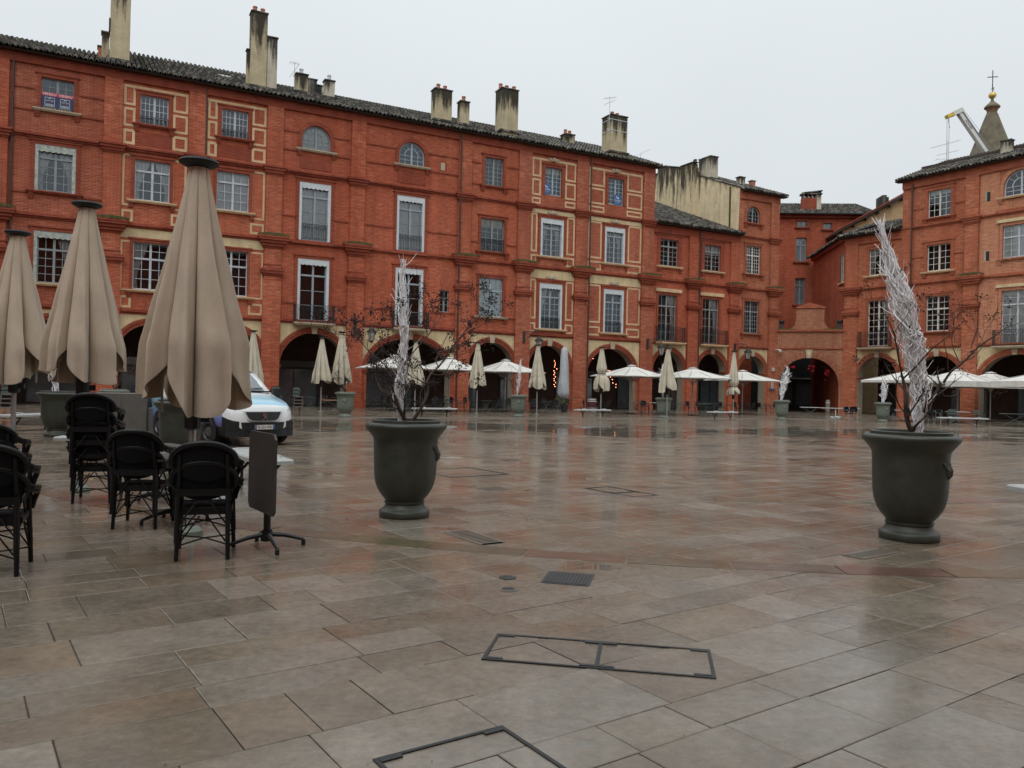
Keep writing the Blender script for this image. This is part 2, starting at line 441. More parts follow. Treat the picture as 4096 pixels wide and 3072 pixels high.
def paving():
    t = NT('paving'); P = t.geo.outputs['Position']
    at = t.node('Attribute'); at.attribute_name = 'tint'
    n1 = t.noise(P, 2.3, 7, .68); n2 = t.noise(P, 16, 5, .7); n3 = t.noise(P, .33, 5, .6)
    c = t.mix(1.0, at.outputs['Color'], t.ramp(n1, [(.25, .74), (.75, 1.22)]), 'MULTIPLY')
    c = t.mix(.55, c, t.ramp(n2, [(.30, .55), (.70, 1.25)]), 'MULTIPLY')
    rust = t.ramp(t.noise(P, .9, 6, .7), [(.54, 0.0), (.74, .35)])
    c = t.mix(rust, c, t.mix(1.0, c, (1.20, .94, .74), 'MULTIPLY'))
    c = t.mix(t.ramp(n3, [(.38, 0.0), (.66, .35)]), c, t.mix(1.0, c, (.62, .60, .58), 'MULTIPLY'))
    # standing water: shallow hollows of the square
    sp = t.node('SeparateXYZ'); t.link(P, sp.inputs[0])
    pn = t.noise(P, .20, 6, .72, sx=(1.0, 1.0, 1.0))
    hol = t.node('MapRange'); hol.inputs['From Min'].default_value = 6.5; hol.inputs['From Max'].default_value = 1.0
    hol.inputs['To Min'].default_value = 0.0; hol.inputs['To Max'].default_value = .19
    d = t.math('ABSOLUTE', t.math('SUBTRACT', sp.outputs[1], t.math('MULTIPLY_ADD', sp.outputs[0], .12, 31.5)))
    t.link(d, hol.inputs['Value'])
    pn2 = t.math('ADD', pn, hol.outputs[0])
    pn2 = t.math('ADD', pn2, t.math('MULTIPLY_ADD', t.noise(P, 1.1, 6, .75, sx=(.55, 1.6, 1.0)), .36, -.18))
    pud = t.ramp(pn2, [(.60, 0.0), (.62, 1.0)])
    film = t.ramp(t.noise(P, .55, 6, .72), [(.44, 0.0), (.60, 1.0)])
    rough = t.math('MULTIPLY_ADD', n2, .19, .135)
    rough = t.math('SUBTRACT', rough, t.math('MULTIPLY', film, .10))
    rough = t.mix(pud, rough, .025)
    c = t.mix(t.math('MULTIPLY', pud, .45), c, t.mix(1.0, c, (.6, .58, .55), 'MULTIPLY'))
    t.set(Base_Color=c, Roughness=rough, Specular_IOR_Level=.5, IOR=1.45, Coat_Weight=t.math('MULTIPLY', film, .42), Coat_Roughness=.07, Coat_IOR=1.38)
    cb = t.node('Bump'); cb.inputs['Distance'].default_value = .006; cb.inputs['Strength'].default_value = .22; t.link(t.noise(P, 9, 4, .6), cb.inputs['Height']); t.link(cb.outputs[0], t.p.inputs['Coat Normal'])
    rel = t.math('ADD', t.math('MULTIPLY', t.noise(P, 7, 6, .75), .7), t.math('MULTIPLY', t.noise(P, 38, 4, .7), .35))
    flat = t.math('SUBTRACT', 1.0, t.math('MULTIPLY', t.math('MAXIMUM', pud, t.math('MULTIPLY', film, .55)), .97))
    b = t.node('Bump'); b.inputs['Distance'].default_value = .012
    t.link(rel, b.inputs['Height']); t.link(t.math('MULTIPLY', flat, .42), b.inputs['Strength'])
    t.link(b.outputs[0], t.p.inputs['Normal'])
paving()
simple('grout', (.055, .046, .036), .5, .3, 20)
# ---------------------------------------------------------------- the square: paving slabs on a grout bed
A_L = R(27.5)                                   # long north row: direction of the facade
DL = Vector((math.cos(A_L), math.sin(A_L)))     # along the row
PL = Vector((4.9, 60.5))                        # point s = 0 on that row
DR = Vector((.56, -.8285)).normalized()         # right-hand row
PR = Vector((28.3, 67.9))
A_R = math.atan2(DR.y, DR.x)
def left_pt(s, y=0.0, z=0.0): return (PL.x + DL.x * s - DL.y * y, PL.y + DL.y * s + DL.x * y, z)
def right_pt(s, y=0.0, z=0.0): return (PR.x + DR.x * s - DR.y * y, PR.y + DR.y * s + DR.x * y, z)
def in_square(x, y):
    d1 = -(x - PL.x) * DL.y + (y - PL.y) * DL.x         # behind the left row if > 0
    d2 = -(x - PR.x) * DR.y + (y - PR.y) * DR.x
    return d1 < 5.0 and d2 < 5.0
g = MB()
def sheet(mb, x0, x1, y0, y1, z, n):
    for i in range(n):
        for j in range(n):
            a, b = x0 + (x1-x0)*i/n, x0 + (x1-x0)*(i+1)/n; c, d = y0 + (y1-y0)*j/n, y0 + (y1-y0)*(j+1)/n
            mb.quad((a, c, z), (b, c, z), (b, d, z), (a, d, z))
sheet(g, -150, 150, -60, 240, -.014, 6)
pavement = tag(g.build('pavement', 'grout'), 'wet square paved in large pale stone slabs', kind='structure')

PA = R(35)                                       # the courses run at 35 degrees
PU, PV = Vector((math.cos(PA), math.sin(PA))), Vector((-math.sin(PA), math.cos(PA)))
RC = Vector((4.0, 23.3))                         # centre of the paved rings
tones = [(.208, .170, .126), (.222, .186, .142), (.188, .153, .112), (.232, .198, .154), (.198, .167, .128), (.212, .164, .116), (.242, .210, .168)]
rng = random.Random(11)
def slab_geo(u0, u1, v0, v1, z, tilt, j=.0028, b=.005):
    """one slab: chipped top edge, slightly tilted top, sides going down into the joint"""
    cu, cv = (u0 + u1) / 2, (v0 + v1) / 2
    out = []
    def P(u, v, zz): return (PU.x * u + PV.x * v, PU.y * u + PV.y * v, zz + (u - cu) * tilt[0] + (v - cv) * tilt[1])
    o = [(u0 + j, v0 + j), (u1 - j, v0 + j), (u1 - j, v1 - j), (u0 + j, v1 - j)]
    vs = [P(u, v, z - .016) for u, v in o] + [P(u, v, z - b * .6) for u, v in o]
    i_ = [(u0 + j + b, v0 + j + b), (u1 - j - b, v0 + j + b), (u1 - j - b, v1 - j - b), (u0 + j + b, v1 - j - b)]
    vs += [P(u, v, z) for u, v in i_]
    fs = [(8, 9, 10, 11)]
    for k in (0, 4):
        for i in range(4): q = (i + 1) % 4; fs.append((k+i, k+q, k+4+q, k+4+i))
    return vs, fs
slabs = []
v = -40.0
while v < 85:
    w = rng.choice((.32, .4, .46, .54, .62))
    u = -40.0 - rng.random()
    while u < 95:
        l = rng.choice((.36, .46, .56, .68, .78, .92))
        # some places two narrow slabs lie side by side in one course
        pieces = [(v, v + w)]
        if w > .6 and rng.random() < .22:
            k = v + w * rng.uniform(.4, .6); pieces = [(v, k), (k, v + w)]
        for a, b_ in pieces:
            c = PU * (u + l / 2) + PV * ((a + b_) / 2)
            if c.y > -1.5 and c.x > -42 and c.x < 45 and in_square(c.x, c.y) and abs(c.x) < 6 + c.y * .75:
                t = rng.choice(tones); k = rng.uniform(.90, 1.12)
                slabs.append((c.length if c.y > 1.0 and abs(c.x) < c.y * .70 + .6 else 999 + c.length, u, u + l, a, b_,
                              tuple(x * k for x in t), (rng.gauss(0, .0016), rng.gauss(0, .0016)), rng.gauss(0, .0010)))
        u += l
    v += w
slabs.sort(key=lambda q: q[0])
def slab_mesh(name, items, parent):
    V, F, T = [], [], []
    for it in items:
        vs, fs = slab_geo(it[1], it[2], it[3], it[4], it[7], it[6])
        o = len(V); V += vs; F += [tuple(i + o for i in f) for f in fs]; T += [it[5]] * len(vs)
    me = bpy.data.meshes.new(name); me.from_pydata(V, [], F); me.materials.append(MAT['paving'])
    at = me.color_attributes.new('tint', 'FLOAT_COLOR', 'POINT')
    at.data.foreach_set('color', np.array([(*c, 1.0) for c in T], dtype=np.float32).ravel())
    o = bpy.data.objects.new(name, me); COL.objects.link(o); o.parent = parent
    return o
for it in slabs[:300]: slab_mesh('slab', [it], pavement)
tag(slab_mesh('slabs_beyond', slabs[300:], pavement), kind='stuff')

# rings of curved stones laid in the paving
def ring(r, w, tone, n, name, z=.004):
    V, F, T = [], [], []
    rr = random.Random(int(r * 10))
    for k in range(n):
        a0, a1 = 2*math.pi*k/n + .0007*16/r, 2*math.pi*(k+1)/n - .0007*16/r
        m = 4; t = [x * rr.uniform(.85, 1.15) for x in tone]; base = len(V)
        for i in range(m + 1):
            a = a0 + (a1 - a0) * i / m
            for q, zz in ((r - w/2, z - .01), (r - w/2 + .004, z), (r + w/2 - .004, z), (r + w/2, z - .01)):
                V.append((RC.x + q * math.cos(a), RC.y + q * math.sin(a), zz)); T.append(t)
        for i in range(m):
            for j in range(3):
                p = base + i*4 + j; F.append((p, p + 4, p + 5, p + 1))
    me = bpy.data.meshes.new(name); me.from_pydata(V, [], F); me.materials.append(MAT['paving'])
    at = me.color_attributes.new('tint', 'FLOAT_COLOR', 'POINT')
    at.data.foreach_set('color', np.array([(*c, 1.0) for c in T], dtype=np.float32).ravel())
    o = bpy.data.objects.new(name, me); COL.objects.link(o); o.parent = pavement
    tag(o, 'ring of curved stones set in the paving', kind='stuff')
ring(16.0, .34, (.160, .118, .082), 104, 'stone_ring')
ring(11.4, .26, (.20, .172, .138), 76, 'stone_ring')  # inner ring drawn over pale arcs taken for puddle reflections

# pale kerb in front of the cafe terraces (a low step up)
def kerb(points, name):
    m = MB()
    for (x0, y0), (x1, y1) in zip(points[:-1], points[1:]):
        a, b = Vector((x0, y0, 0)), Vector((x1, y1, 0)); d = (b - a); n = max(1, int(d.length / 1.1))
        t = d.normalized(); q = Vector((-t.y, t.x, 0))
        for i in range(n):
            p0, p1 = a + d * (i / n) + t * .004, a + d * ((i + 1) / n) - t * .004
            c = (p0 + p1) / 2 + Vector((0, 0, .012)); m.obox(c, (p1 - p0) / 2, q * .11, Vector((0, 0, .022)))
    o = m.build(name, 'kerb_stone', pavement); tag(o, 'pale low kerb edging the cafe terraces', kind='stuff')
k0 = [left_pt(s, -14.6)[:2] for s in (-40, -16, -4, 6)]
kerb(k0 + [left_pt(13.2, -15.6)[:2], left_pt(19, -18.2)[:2], (26.4, 45.2), (29.5, 39.5), (36, 30)], 'kerb')

# ---------------------------------------------------------------- covers, grates and hatches let into the paving
def ground_thing(name, label, cat, x, y, deg, group=None): return thing(name, label, cat, (x, y, 0.0), R(deg), group)
def hatch(label, x, y, deg, lx, ly, bars):
    t = ground_thing('floor_hatch', label, 'hatch', x, y, deg)
    m = MB(); w = .020; z0, z1 = -.01, .0065
    m.box(-lx/2, lx/2, -ly/2, -ly/2 + w, z0, z1); m.box(-lx/2, lx/2, ly/2 - w, ly/2, z0, z1)
    m.box(-lx/2, -lx/2 + w, -ly/2 + w, ly/2 - w, z0, z1); m.box(lx/2 - w, lx/2, -ly/2 + w, ly/2 - w, z0, z1)
    m.build('frame', 'steel_frame', t)
    for bx in bars:
        b = MB(); b.box(bx - w*.55, bx + w*.55, -ly/2 + w, ly/2 - w, z0, z1 + .001); b.build('crossbar', 'steel_frame', t)
        for sy in (-1, 1):
            k = MB(); k.box(bx - .10, bx + .10, sy * (ly/2 - w - .016) - .014, sy * (ly/2 - w - .016) + .014, z0, z1 + .003); k.build('lifting_eye', 'cast_iron', t)
    for sx in (-1, 1):
        for sy in (-1, 1):
            k = MB(); cx, cy = sx * (lx/2 - w - .05), sy * (ly/2 - w - .014); k.box(cx - .05, cx + .05, cy - .012, cy + .012, z0, z1 + .002); k.build('corner_key', 'cast_iron', t)
    return t
hatch('long dark-framed floor hatch with a crossbar in the middle, in the foreground', .56, 4.83, -9.9, 1.34, .50, [0.0])
hatch('square dark-framed floor hatch cut off by the bottom edge of the photo', -.11, 3.34, 34, .66, .62, [])
hatch('thin-framed square floor hatch behind the left big planter', -.90, 14.9, 37, 1.25, 1.3, [])
hatch('thin-framed narrow floor hatch in the middle of the square', 1.75, 12.6, -57, 1.15, .52, [.1])
def grate(label, x, y, deg, lx, ly, n):
    t = ground_thing('slot_drain', label, 'drain', x, y, deg)
    m = MB(); z1 = .0085
    m.box(-lx/2, lx/2, -ly/2, -ly/2 + .03, -.01, z1); m.box(-lx/2, lx/2, ly/2 - .03, ly/2, -.01, z1)
    st = lx / n
    m.build('rim', 'grate_stone', t)
    b = MB(); b.box(-lx/2, lx/2, -ly/2 + .03, ly/2 - .03, -.012, .0050); b.build('slot_shade', 'shade_black', t)  # black sheet stands in for the shade deep in the slots
    for i in range(n):
        k = MB(); k.box(-lx/2 + i*st, -lx/2 + (i + .5)*st, -ly/2 + .03, ly/2 - .03, -.01, z1 - .001); k.build('slat', 'grate_stone', t)
    return t
grate('slotted drain in front of the left big planter', -.37, 8.50, -57, .78, .30, 12)
grate('slotted drain in front of the right big planter', 3.67, 8.10, 35, .66, .24, 13)
grate('small pale slotted drain between the two big planters', -.26, 12.6, 35, .40, .36, 7)
grate('farthest small slotted drain towards the puddles', .02, 17.6, 35, .40, .36, 7)
def cover(label, x, y, r, square):
    t = ground_thing('access_cover', label, 'cover', x, y, 0)
    m = MB()
    if square:
        prof = [(r*1.05, -.01), (r*1.05, .006), (r*.9, .010), (.001, .010)]
        m.lathe(prof, 8, a0=R(22.5))
    else:
        m.lathe([(r*1.25, -.01), (r*1.25, .005), (r, .006)], 20); m.build('ring', 'grate_stone', t); m = MB()
        m.lathe([(r, -.01), (r, .007), (r*.8, .010), (.001, .010)], 20)
    m.build('lid', 'cast_iron', t)
    for s in (-1, 1):
        k = MB(); k.lathe([(.008, .0), (.008, .012), (.001, .012)], 8, (s * r * .3, 0, 0)); k.build('bolt', 'ink', t)
cover('rusty squarish iron lid, the rear one of two small lids', 0.0, 6.73, .072, True)
cover('small round iron lid, the front one of two small lids', .01, 6.34, .058, False)
t = ground_thing('manhole_cover', 'ribbed square iron manhole cover beside the two small lids', 'cover', .51, 6.75, -12.5)
m = MB(); m.box(-.20, .20, -.215, .215, -.012, .004); m.build('rim', 'cast_iron', t)
for i in range(12):
    k = MB(); x = -.165 + i*.03; k.box(x - .009, x + .009, -.19, .19, .004, .008); k.build('rib', 'cast_iron', t)

# fallen leaves and grit lying about the planters and joints
lm = MB(); rl = random.Random(21)
for k in range(230):
    if k < 160: c0 = rl.choice(((-1.28, 9.78), (4.51, 9.02))); a, d = rl.uniform(0, 6.28), rl.uniform(.34, 1.5); x, y = c0[0] + d*math.cos(a), c0[1] + d*math.sin(a)
    else: y = 3.0 + 22*rl.random()**1.6; x = rl.uniform(-.66, .66)*y
    s_ = rl.uniform(.006, .018) if k < 120 else rl.uniform(.003, .009); a = rl.uniform(0, 6.28); ca, sa = math.cos(a)*s_, math.sin(a)*s_
    lm.add([(x - ca, y - sa, .003), (x + sa*.4, y - ca*.4, .004 + s_*.3), (x + ca, y + sa, .003), (x - sa*.4, y + ca*.4, .004 + s_*.15)], [(0, 1, 2, 3)])
tag(lm.build('leaf_litter', 'bark'), 'scattered dead leaves and grit on the wet paving', 'litter', kind='stuff')
# ---------------------------------------------------------------- parts shared by the brick houses
Z12, Z23, Z34 = 5.55, 10.55, 15.0
def arc_pts(c, half, rise, zs, n=26):
    return [(c - half * math.cos(math.pi * i / n), zs + rise * math.sin(math.pi * i / n)) for i in range(n + 1)]
class House:
    """brick house front; local x along the front, y into the house, z up; given coordinates are along the whole row"""
    def __init__(s, row, s0, s1, label, mats, ztop, name='brick_house', y0=0.0):
        pt, ang = (left_pt, A_L) if row == 'L' else ((right_pt, A_R) if row == 'R' else row)
        s.o = thing(name, label, 'house', pt(s0, y0), ang)
        s.s0, s.s1, s.zt = s0, s1, ztop
        s.brick, s.trim = mats
        s.win = []; s.arches = []
    def X(s, x): return x - s.s0
    def opening(s, x0, x1, z0, z1, arch=False): s.win.append((x0, x1, z0, z1, arch))
    def arch(s, c, half, crown=4.8, rise=None): s.arches.append((c, half, crown, rise if rise else min(half, 2.25)))
    def wall(s, depth=.24, thick=.75, zsplit=5.5):
        m = MB(); X = s.X
        cur = s.s0
        for c, h, cr, ri in sorted(s.arches):
            zs = cr - ri
            m.quad((X(cur), 0, 0), (X(c-h), 0, 0), (X(c-h), 0, zsplit), (X(cur), 0, zsplit))
            P = arc_pts(c, h, ri, zs)
            for (xa, za), (xb, zb) in zip(P[:-1], P[1:]):
                m.quad((X(xa), 0, za), (X(xb), 0, zb), (X(xb), 0, zsplit), (X(xa), 0, zsplit))
            cur = c + h
        m.quad((X(cur), 0, 0), (X(s.s1), 0, 0), (X(s.s1), 0, zsplit), (X(cur), 0, zsplit))
        xs = sorted({s.s0, s.s1, *[w[0] for w in s.win], *[w[1] for w in s.win]})
        zs_ = sorted({zsplit, s.zt, *[w[2] for w in s.win], *[w[3] for w in s.win]})
        for xa, xb in zip(xs[:-1], xs[1:]):
            for za, zb in zip(zs_[:-1], zs_[1:]):
                cx, cz = (xa + xb)/2, (za + zb)/2
                if any(w[0] < cx < w[1] and w[2] < cz < w[3] for w in s.win): continue
                m.quad((X(xa), 0, za), (X(xb), 0, za), (X(xb), 0, zb), (X(xa), 0, zb))
        for x0, x1, z0, z1, ar in s.win:
            a, b = X(x0), X(x1); d = depth
            if ar:
                r = (b - a)/2; zc = z1 - r; P = [(a + r - r*math.cos(math.pi*i/16), zc + r*math.sin(math.pi*i/16)) for i in range(17)]
                for (xa, za), (xb, zb) in zip(P[:-1], P[1:]):
                    m.quad((xa, 0, za), (xb, 0, zb), (xb, 0, z1), (xa, 0, z1)); m.quad((xa, 0, za), (xa, d, za), (xb, d, zb), (xb, 0, zb))
                zz = zc
            else:
                zz = z1; m.quad((a, 0, z1), (a, d, z1), (b, d, z1), (b, 0, z1))
            m.quad((a, 0, z0), (a, d, z0), (a, d, zz), (a, 0, zz)); m.quad((b, 0, z0), (b, 0, zz), (b, d, zz), (b, d, z0))
            m.quad((a, 0, z0), (b, 0, z0), (b, d, z0), (a, d, z0))
        # gable ends and back so the house is a solid volume
        L = X(s.s1); D = 11.0
        m.quad((0, 0, 5.3), (0, 0, s.zt), (0, D, s.zt), (0, D, 5.3)); m.quad((L, 0, 5.3), (L, D, 5.3), (L, D, s.zt), (L, 0, s.zt))
        m.quad((0, D, 0), (0, D, s.zt), (L, D, s.zt), (L, D, 0))
        s.w = m.build('wall', s.brick, s.o)
        # arcade: reveals of the arches, archivolts, keystones
        for c, h, cr, ri in s.arches:
            zs = cr - ri; P = arc_pts(c, h, ri, zs); k = MB()
            for (xa, za), (xb, zb) in zip(P[:-1], P[1:]): k.quad((X(xa), 0, za), (X(xa), thick, za), (X(xb), thick, zb), (X(xb), 0, zb))
            for q in (c - h, c + h): k.quad((X(q), 0, 0), (X(q), thick, 0), (X(q), thick, zs), (X(q), 0, zs))
            k.build('arch_reveal', 'intrados' if s.brick != 'brick_gate' else s.brick, s.o)
    def archivolt(s, c, h, cr, ri, xl, xr, w=.36, key='stone'):
        X = s.X; zs = cr - ri; n = 30; k = MB()
        for band, (r0, r1, pr) in enumerate(((-.02, .5, .05), (.5, 1.0, .09))):
            A = arc_pts(c, h + w * r0, ri + w * r0, zs, n); B = arc_pts(c, h + w * r1, ri + w * r1, zs, n)
            for i in range(n):
                q = [A[i], A[i+1], B[i+1], B[i]]
                q = [(min(max(x, xl), xr), z) for x, z in q]
                if abs(q[3][0] - q[2][0]) < 1e-4 and abs(q[0][0] - q[1][0]) < 1e-4: continue
                k.quad(*[(X(x), -pr, z) for x, z in q])
                k.quad((X(q[3][0]), -pr, q[3][1]), (X(q[2][0]), -pr, q[2][1]), (X(q[2][0]), 0, q[2][1]), (X(q[3][0]), 0, q[3][1]))
                k.quad((X(q[0][0]), -pr, q[0][1]), (X(q[0][0]), .02, q[0][1]), (X(q[1][0]), .02, q[1][1]), (X(q[1][0]), -pr, q[1][1]))
        a = k.build('archivolt', s.trim, s.o)
        if key:
            kk = MB(); kk.prism([(X(c) - .15, cr - .06), (X(c) + .15, cr - .06), (X(c) + .24, cr + w + .12), (X(c) - .24, cr + w + .12)], -.16, .05)
            kk.build('keystone', key, a)
        for q, sg in ((c - h, -1), (c + h, 1)):
            kk = MB(); x0, x1 = (X(q) - .22, X(q) + .07) if sg < 0 else (X(q) - .07, X(q) + .22)
            kk.box(x0, x1, -.07, .7, zs - .16, zs - .06); kk.box(x0 - .02, x1 + .02, -.10, .7, zs - .06, zs); kk.build('impost', s.trim, s.o)
    def spandrel(s, c, h, cr, ri, xl, xr, w=.36, ztop=Z12 - .12, mat='cream'):
        X = s.X; zs = cr - ri; k = MB(); n = 48; lo = []
        for i in range(n + 1):
            x = xl + (xr - xl) * i / n; u = (x - c) / (h + w)
            z = zs + (ri + w) * math.sqrt(max(0, 1 - u*u)) if abs(u) < 1 else zs
            lo.append((x, min(z, ztop - .01)))
        for (xa, za), (xb, zb) in zip(lo[:-1], lo[1:]): k.quad((X(xa), -.022, za), (X(xb), -.022, zb), (X(xb), -.022, ztop), (X(xa), -.022, ztop))
        k.build('spandrel', mat, s.o)
    def pilaster(s, xc, w=1.0, ztop=None, caps=(1, 1, 1), moss=True, lo=True):
        X = s.X(xc); h = w/2; zt = ztop or s.zt - .1
        m = MB(); m.box(X - h - .05, X + h + .05, -.20, .0, 0, Z12 + 2.4); m.box(X - h, X + h, -.17, .0, Z12 + 2.4, 10.1); m.box(X - h + .02, X + h - .02, -.14, .0, 10.1, zt)
        m.box(X - h - .12, X + h + .12, -.27, 0, 0, .55)
        p = m.build('pilaster', s.brick, s.o)
        def steps(name, z, seq, mat):
            k = MB()
            for e, zz0, zz1 in seq: k.box(X - h - e, X + h + e, -.17 - e, .0, z + zz0, z + zz1)
            return k.build(name, mat, p)
        if caps[0]: steps('collar', 7.95, ((.03, .0, .06), (.08, .30, .42), (.17, .42, .58), (.22, .58, .68), (.12, .68, .76), (.04, .95, 1.02)), s.trim)
        if caps[1]:
            c = steps('capital', 9.95, ((.05, .0, .12), (.16, .12, .30), (.28, .30, .48), (.40, .48, .62), (.44, .62, .76)), s.trim)
            if moss:
                k = MB(); n = 9; r = random.Random(int(xc*10))
                x0, x1, y0 = X - h - .44, X + h + .44, -.61; top = 10.71
                for i in range(n):
                    xa, xb = x0 + (x1-x0)*i/n, x0 + (x1-x0)*(i+1)/n
                    za, zb = (top + .05 + .09*math.sin(math.pi*i/n) + r.uniform(0, .03) for _ in (0, 1))
                    k.box(xa, xb, y0 + r.uniform(-.04, .03), -.1, top - .02, za)
                k.build('moss', 'moss', p)
        if caps[2] and zt > 15.3: steps('upper_capital', 14.55, ((.03, .0, .10), (.09, .10, .26), (.16, .26, .42), (.22, .42, .54)), s.trim)
        return p
    def band(s, x0, x1, z0, z1, proud, mat=None, name='string_course'):
        m = MB(); m.box(s.X(x0), s.X(x1), -proud, .0, z0, z1); return m.build(name, mat or s.trim, s.o)
    def course(s, x0, x1, z, name='string_course'):
        m = MB(); a, b = s.X(x0), s.X(x1)
        m.box(a, b, -.08, 0, z - .18, z - .07); m.box(a, b, -.17, 0, z - .07, z + .02); m.box(a, b, -.11, 0, z + .02, z + .06)
        return m.build(name, s.trim, s.o)
    def panel(s, x0, x1, z0, z1, w=.13):
        """cream rendered frame round a brick panel"""
        m = MB(); a, b = s.X(x0), s.X(x1); p = -.018
        m.box(a, b, p, 0, z0, z0 + w); m.box(a, b, p, 0, z1 - w, z1); m.box(a, a + w, p, 0, z0 + w, z1 - w); m.box(b - w, b, p, 0, z0 + w, z1 - w)
        return m.build('cream_frame', 'cream_line', s.o)
    def window(s, x0, x1, z0, z1, arch=False, cols=2, rows=4, transom=None, lamb=None, sill='brick', hood=None, surround=.20,
               curtain=None, frame='white_paint', y=.13, shutters=False, guard=0, fan=False, smat=None, rows_t=1, trim=None):
        s.opening(x0, x1, z0, z1, arch)
        rw = random.Random(int(x0*31 + z0*17)); blind = 0.0
        if curtain is None and not shutters and not arch:
            q_ = rw.random()
            if q_ < .28: curtain = rw.choice(('left', 'right', 'both'))
            elif q_ < .50: blind = rw.uniform(.15, .55)
        a, b = s.X(x0), s.X(x1); W = b - a; cx = (a + b)/2; H = z1 - z0
        fw = .065; ia, ib, iz0, iz1 = a, b, z0, z1
        tr = trim or s.trim
        zc = z1 - W/2
        m = MB()
        if lamb:                                            # deep metal lining with a scalloped valance
            lw = .17
            m2 = MB(); m2.box(a, a + lw, -.03, y + .02, z0, z1); m2.box(b - lw, b, -.03, y + .02, z0, z1)
            n = 26; lz = z1 - .34
            for i in range(n):
                xa, xb = a + lw + (W - 2*lw)*i/n, a + lw + (W - 2*lw)*(i+1)/n
                q = lambda x: lz - .07*abs(math.sin((x - a - lw)/(W - 2*lw)*math.pi*6))
                m2.quad((xa, -.025, q(xa)), (xb, -.025, q(xb)), (xb, -.025, z1), (xa, -.025, z1))
                m2.quad((xa, .0, q(xa)), (xa, .0, z1), (xb, .0, z1), (xb, .0, q(xb)))
                m2.quad((xa, -.025, q(xa)), (xa, .0, q(xa)), (xb, .0, q(xb)), (xb, -.025, q(xb)))
            ia, ib = a + lw, b - lw; iz1 = z1 - .12
        iw = ib - ia; tz = iz1 - (iz1 - iz0)*transom if transom else None
        y1 = y + .06
        if arch:
            r = W/2
            P = [(r*math.cos(math.pi*i/20), r*math.sin(math.pi*i/20)) for i in range(21)]
            for (xa, za), (xb, zb) in zip(P[:-1], P[1:]):
                k = (r - fw*1.4)/r
                m.quad((cx + xa, y, zc + za), (cx + xb, y, zc + zb), (cx + xb*k, y, zc + zb*k), (cx + xa*k, y, zc + za*k))
                m.quad((cx + xa*k, y, zc + za*k), (cx + xb*k, y, zc + zb*k), (cx + xb*k, y1, zc + zb*k), (cx + xa*k, y1, zc + za*k))
                m.quad((cx + xa*.55 + .015*xa, y + .01, zc + za*.55), (cx + xb*.55 + .015*xb, y + .01, zc + zb*.55), (cx + xb*.50, y + .01, zc + zb*.50), (cx + xa*.50, y + .01, zc + za*.50))
            m.box(ia, ia + fw*1.4, y, y1, z0, zc); m.box(ib - fw*1.4, ib, y, y1, z0, zc)
        else:
            m.box(ia, ia + fw, y, y1, iz0, iz1); m.box(ib - fw, ib, y, y1, iz0, iz1); m.box(ia, ib, y - .01, y1, iz1 - fw, iz1)
        m.box(ia, ib, y - .01, y1, iz0, iz0 + fw*1.5)
        m.box(cx - .062, cx + .062, y - .02, y1, iz0 + fw, iz1 - fw*.6)
        if transom: m.box(ia, ib, y - .03, y1, tz - .06, tz + .05)
        wd = m.build('window', frame, s.o)
        if lamb: m2.build('valance_lining', lamb, wd)
        # glazing bars
        g = MB(); t = .017
        top = tz - .06 if transom else (zc if arch else iz1 - fw)
        for l0, l1 in ((ia + fw, cx - .062), (cx + .062, ib - fw)):
            for c in range(1, cols): x = l0 + (l1 - l0)*c/cols; g.box(x - t, x + t, y + .01, y + .045, iz0 + fw, top); (g.box(x - t, x + t, y + .01, y + .045, tz + .05, iz1 - fw) if transom and not fan else None)
            for r_ in range(1, rows + (1 if arch else 0)): z = iz0 + fw*1.5 + (top - iz0 - fw*1.5)*r_/rows; g.box(l0, l1, y + .008, y + .043, z - t, z + t)
            if transom and not fan:
                for r_ in range(1, rows_t): z = tz + .05 + (iz1 - fw - tz - .05)*r_/rows_t; g.box(l0, l1, y + .008, y + .043, z - t, z + t)
            if fan:                                          # interlaced arcs in the fanlight
                lw2 = (l1 - l0); hz = iz1 - fw - tz - .05
                for ph in (0, .5):
                    pts = [(l0 + lw2*(ph + i/16*.5 if False else min(1, max(0, ph + (i/16 - .5)))), tz + .05 + hz*math.sin(math.pi*i/16)*.95) for i in range(17)]
                    g.tube([(p[0], y + .02, p[1]) for p in pts], .018, 4)
        if arch:
            for an in (38, 64, 116, 142):
                d = (math.cos(R(an)), math.sin(R(an))); r = W/2
                g.tube([(cx + d[0]*r*.52, y + .02, zc + d[1]*r*.52), (cx + d[0]*r*.95, y + .02, zc + d[1]*r*.95)], .017, 4)
        g.build('glazing_bars', frame, wd)
        p = MB()
        if arch:
            r = W/2 - .03; P = [(cx + r*math.cos(math.pi*i/16), y + .035, zc + r*math.sin(math.pi*i/16)) for i in range(17)] + [(a + .03, y + .035, z0 + .03), (b - .03, y + .035, z0 + .03)]
            p.add(P, [tuple(range(len(P)))])
        else: p.quad((ia + .03, y + .035, iz0 + .03), (ib - .03, y + .035, iz0 + .03), (ib - .03, y + .035, iz1 - .03), (ia + .03, y + .035, iz1 - .03))
        p.build('pane', 'glass', wd)
        if shutters:                                         # pale boards closed behind the panes
            q = MB(); q.box(ia + .05, cx - .01, y + .06, y + .09, iz0 + .05, iz1 - .05); q.build('inner_shutter', 'shutter', wd)
            q = MB(); q.box(cx + .01, ib - .05, y + .06, y + .09, iz0 + .05, iz1 - .05); q.build('inner_shutter', 'shutter', wd)
        k = MB(); e = .05; yb = y + 1.3                      # the dark room behind
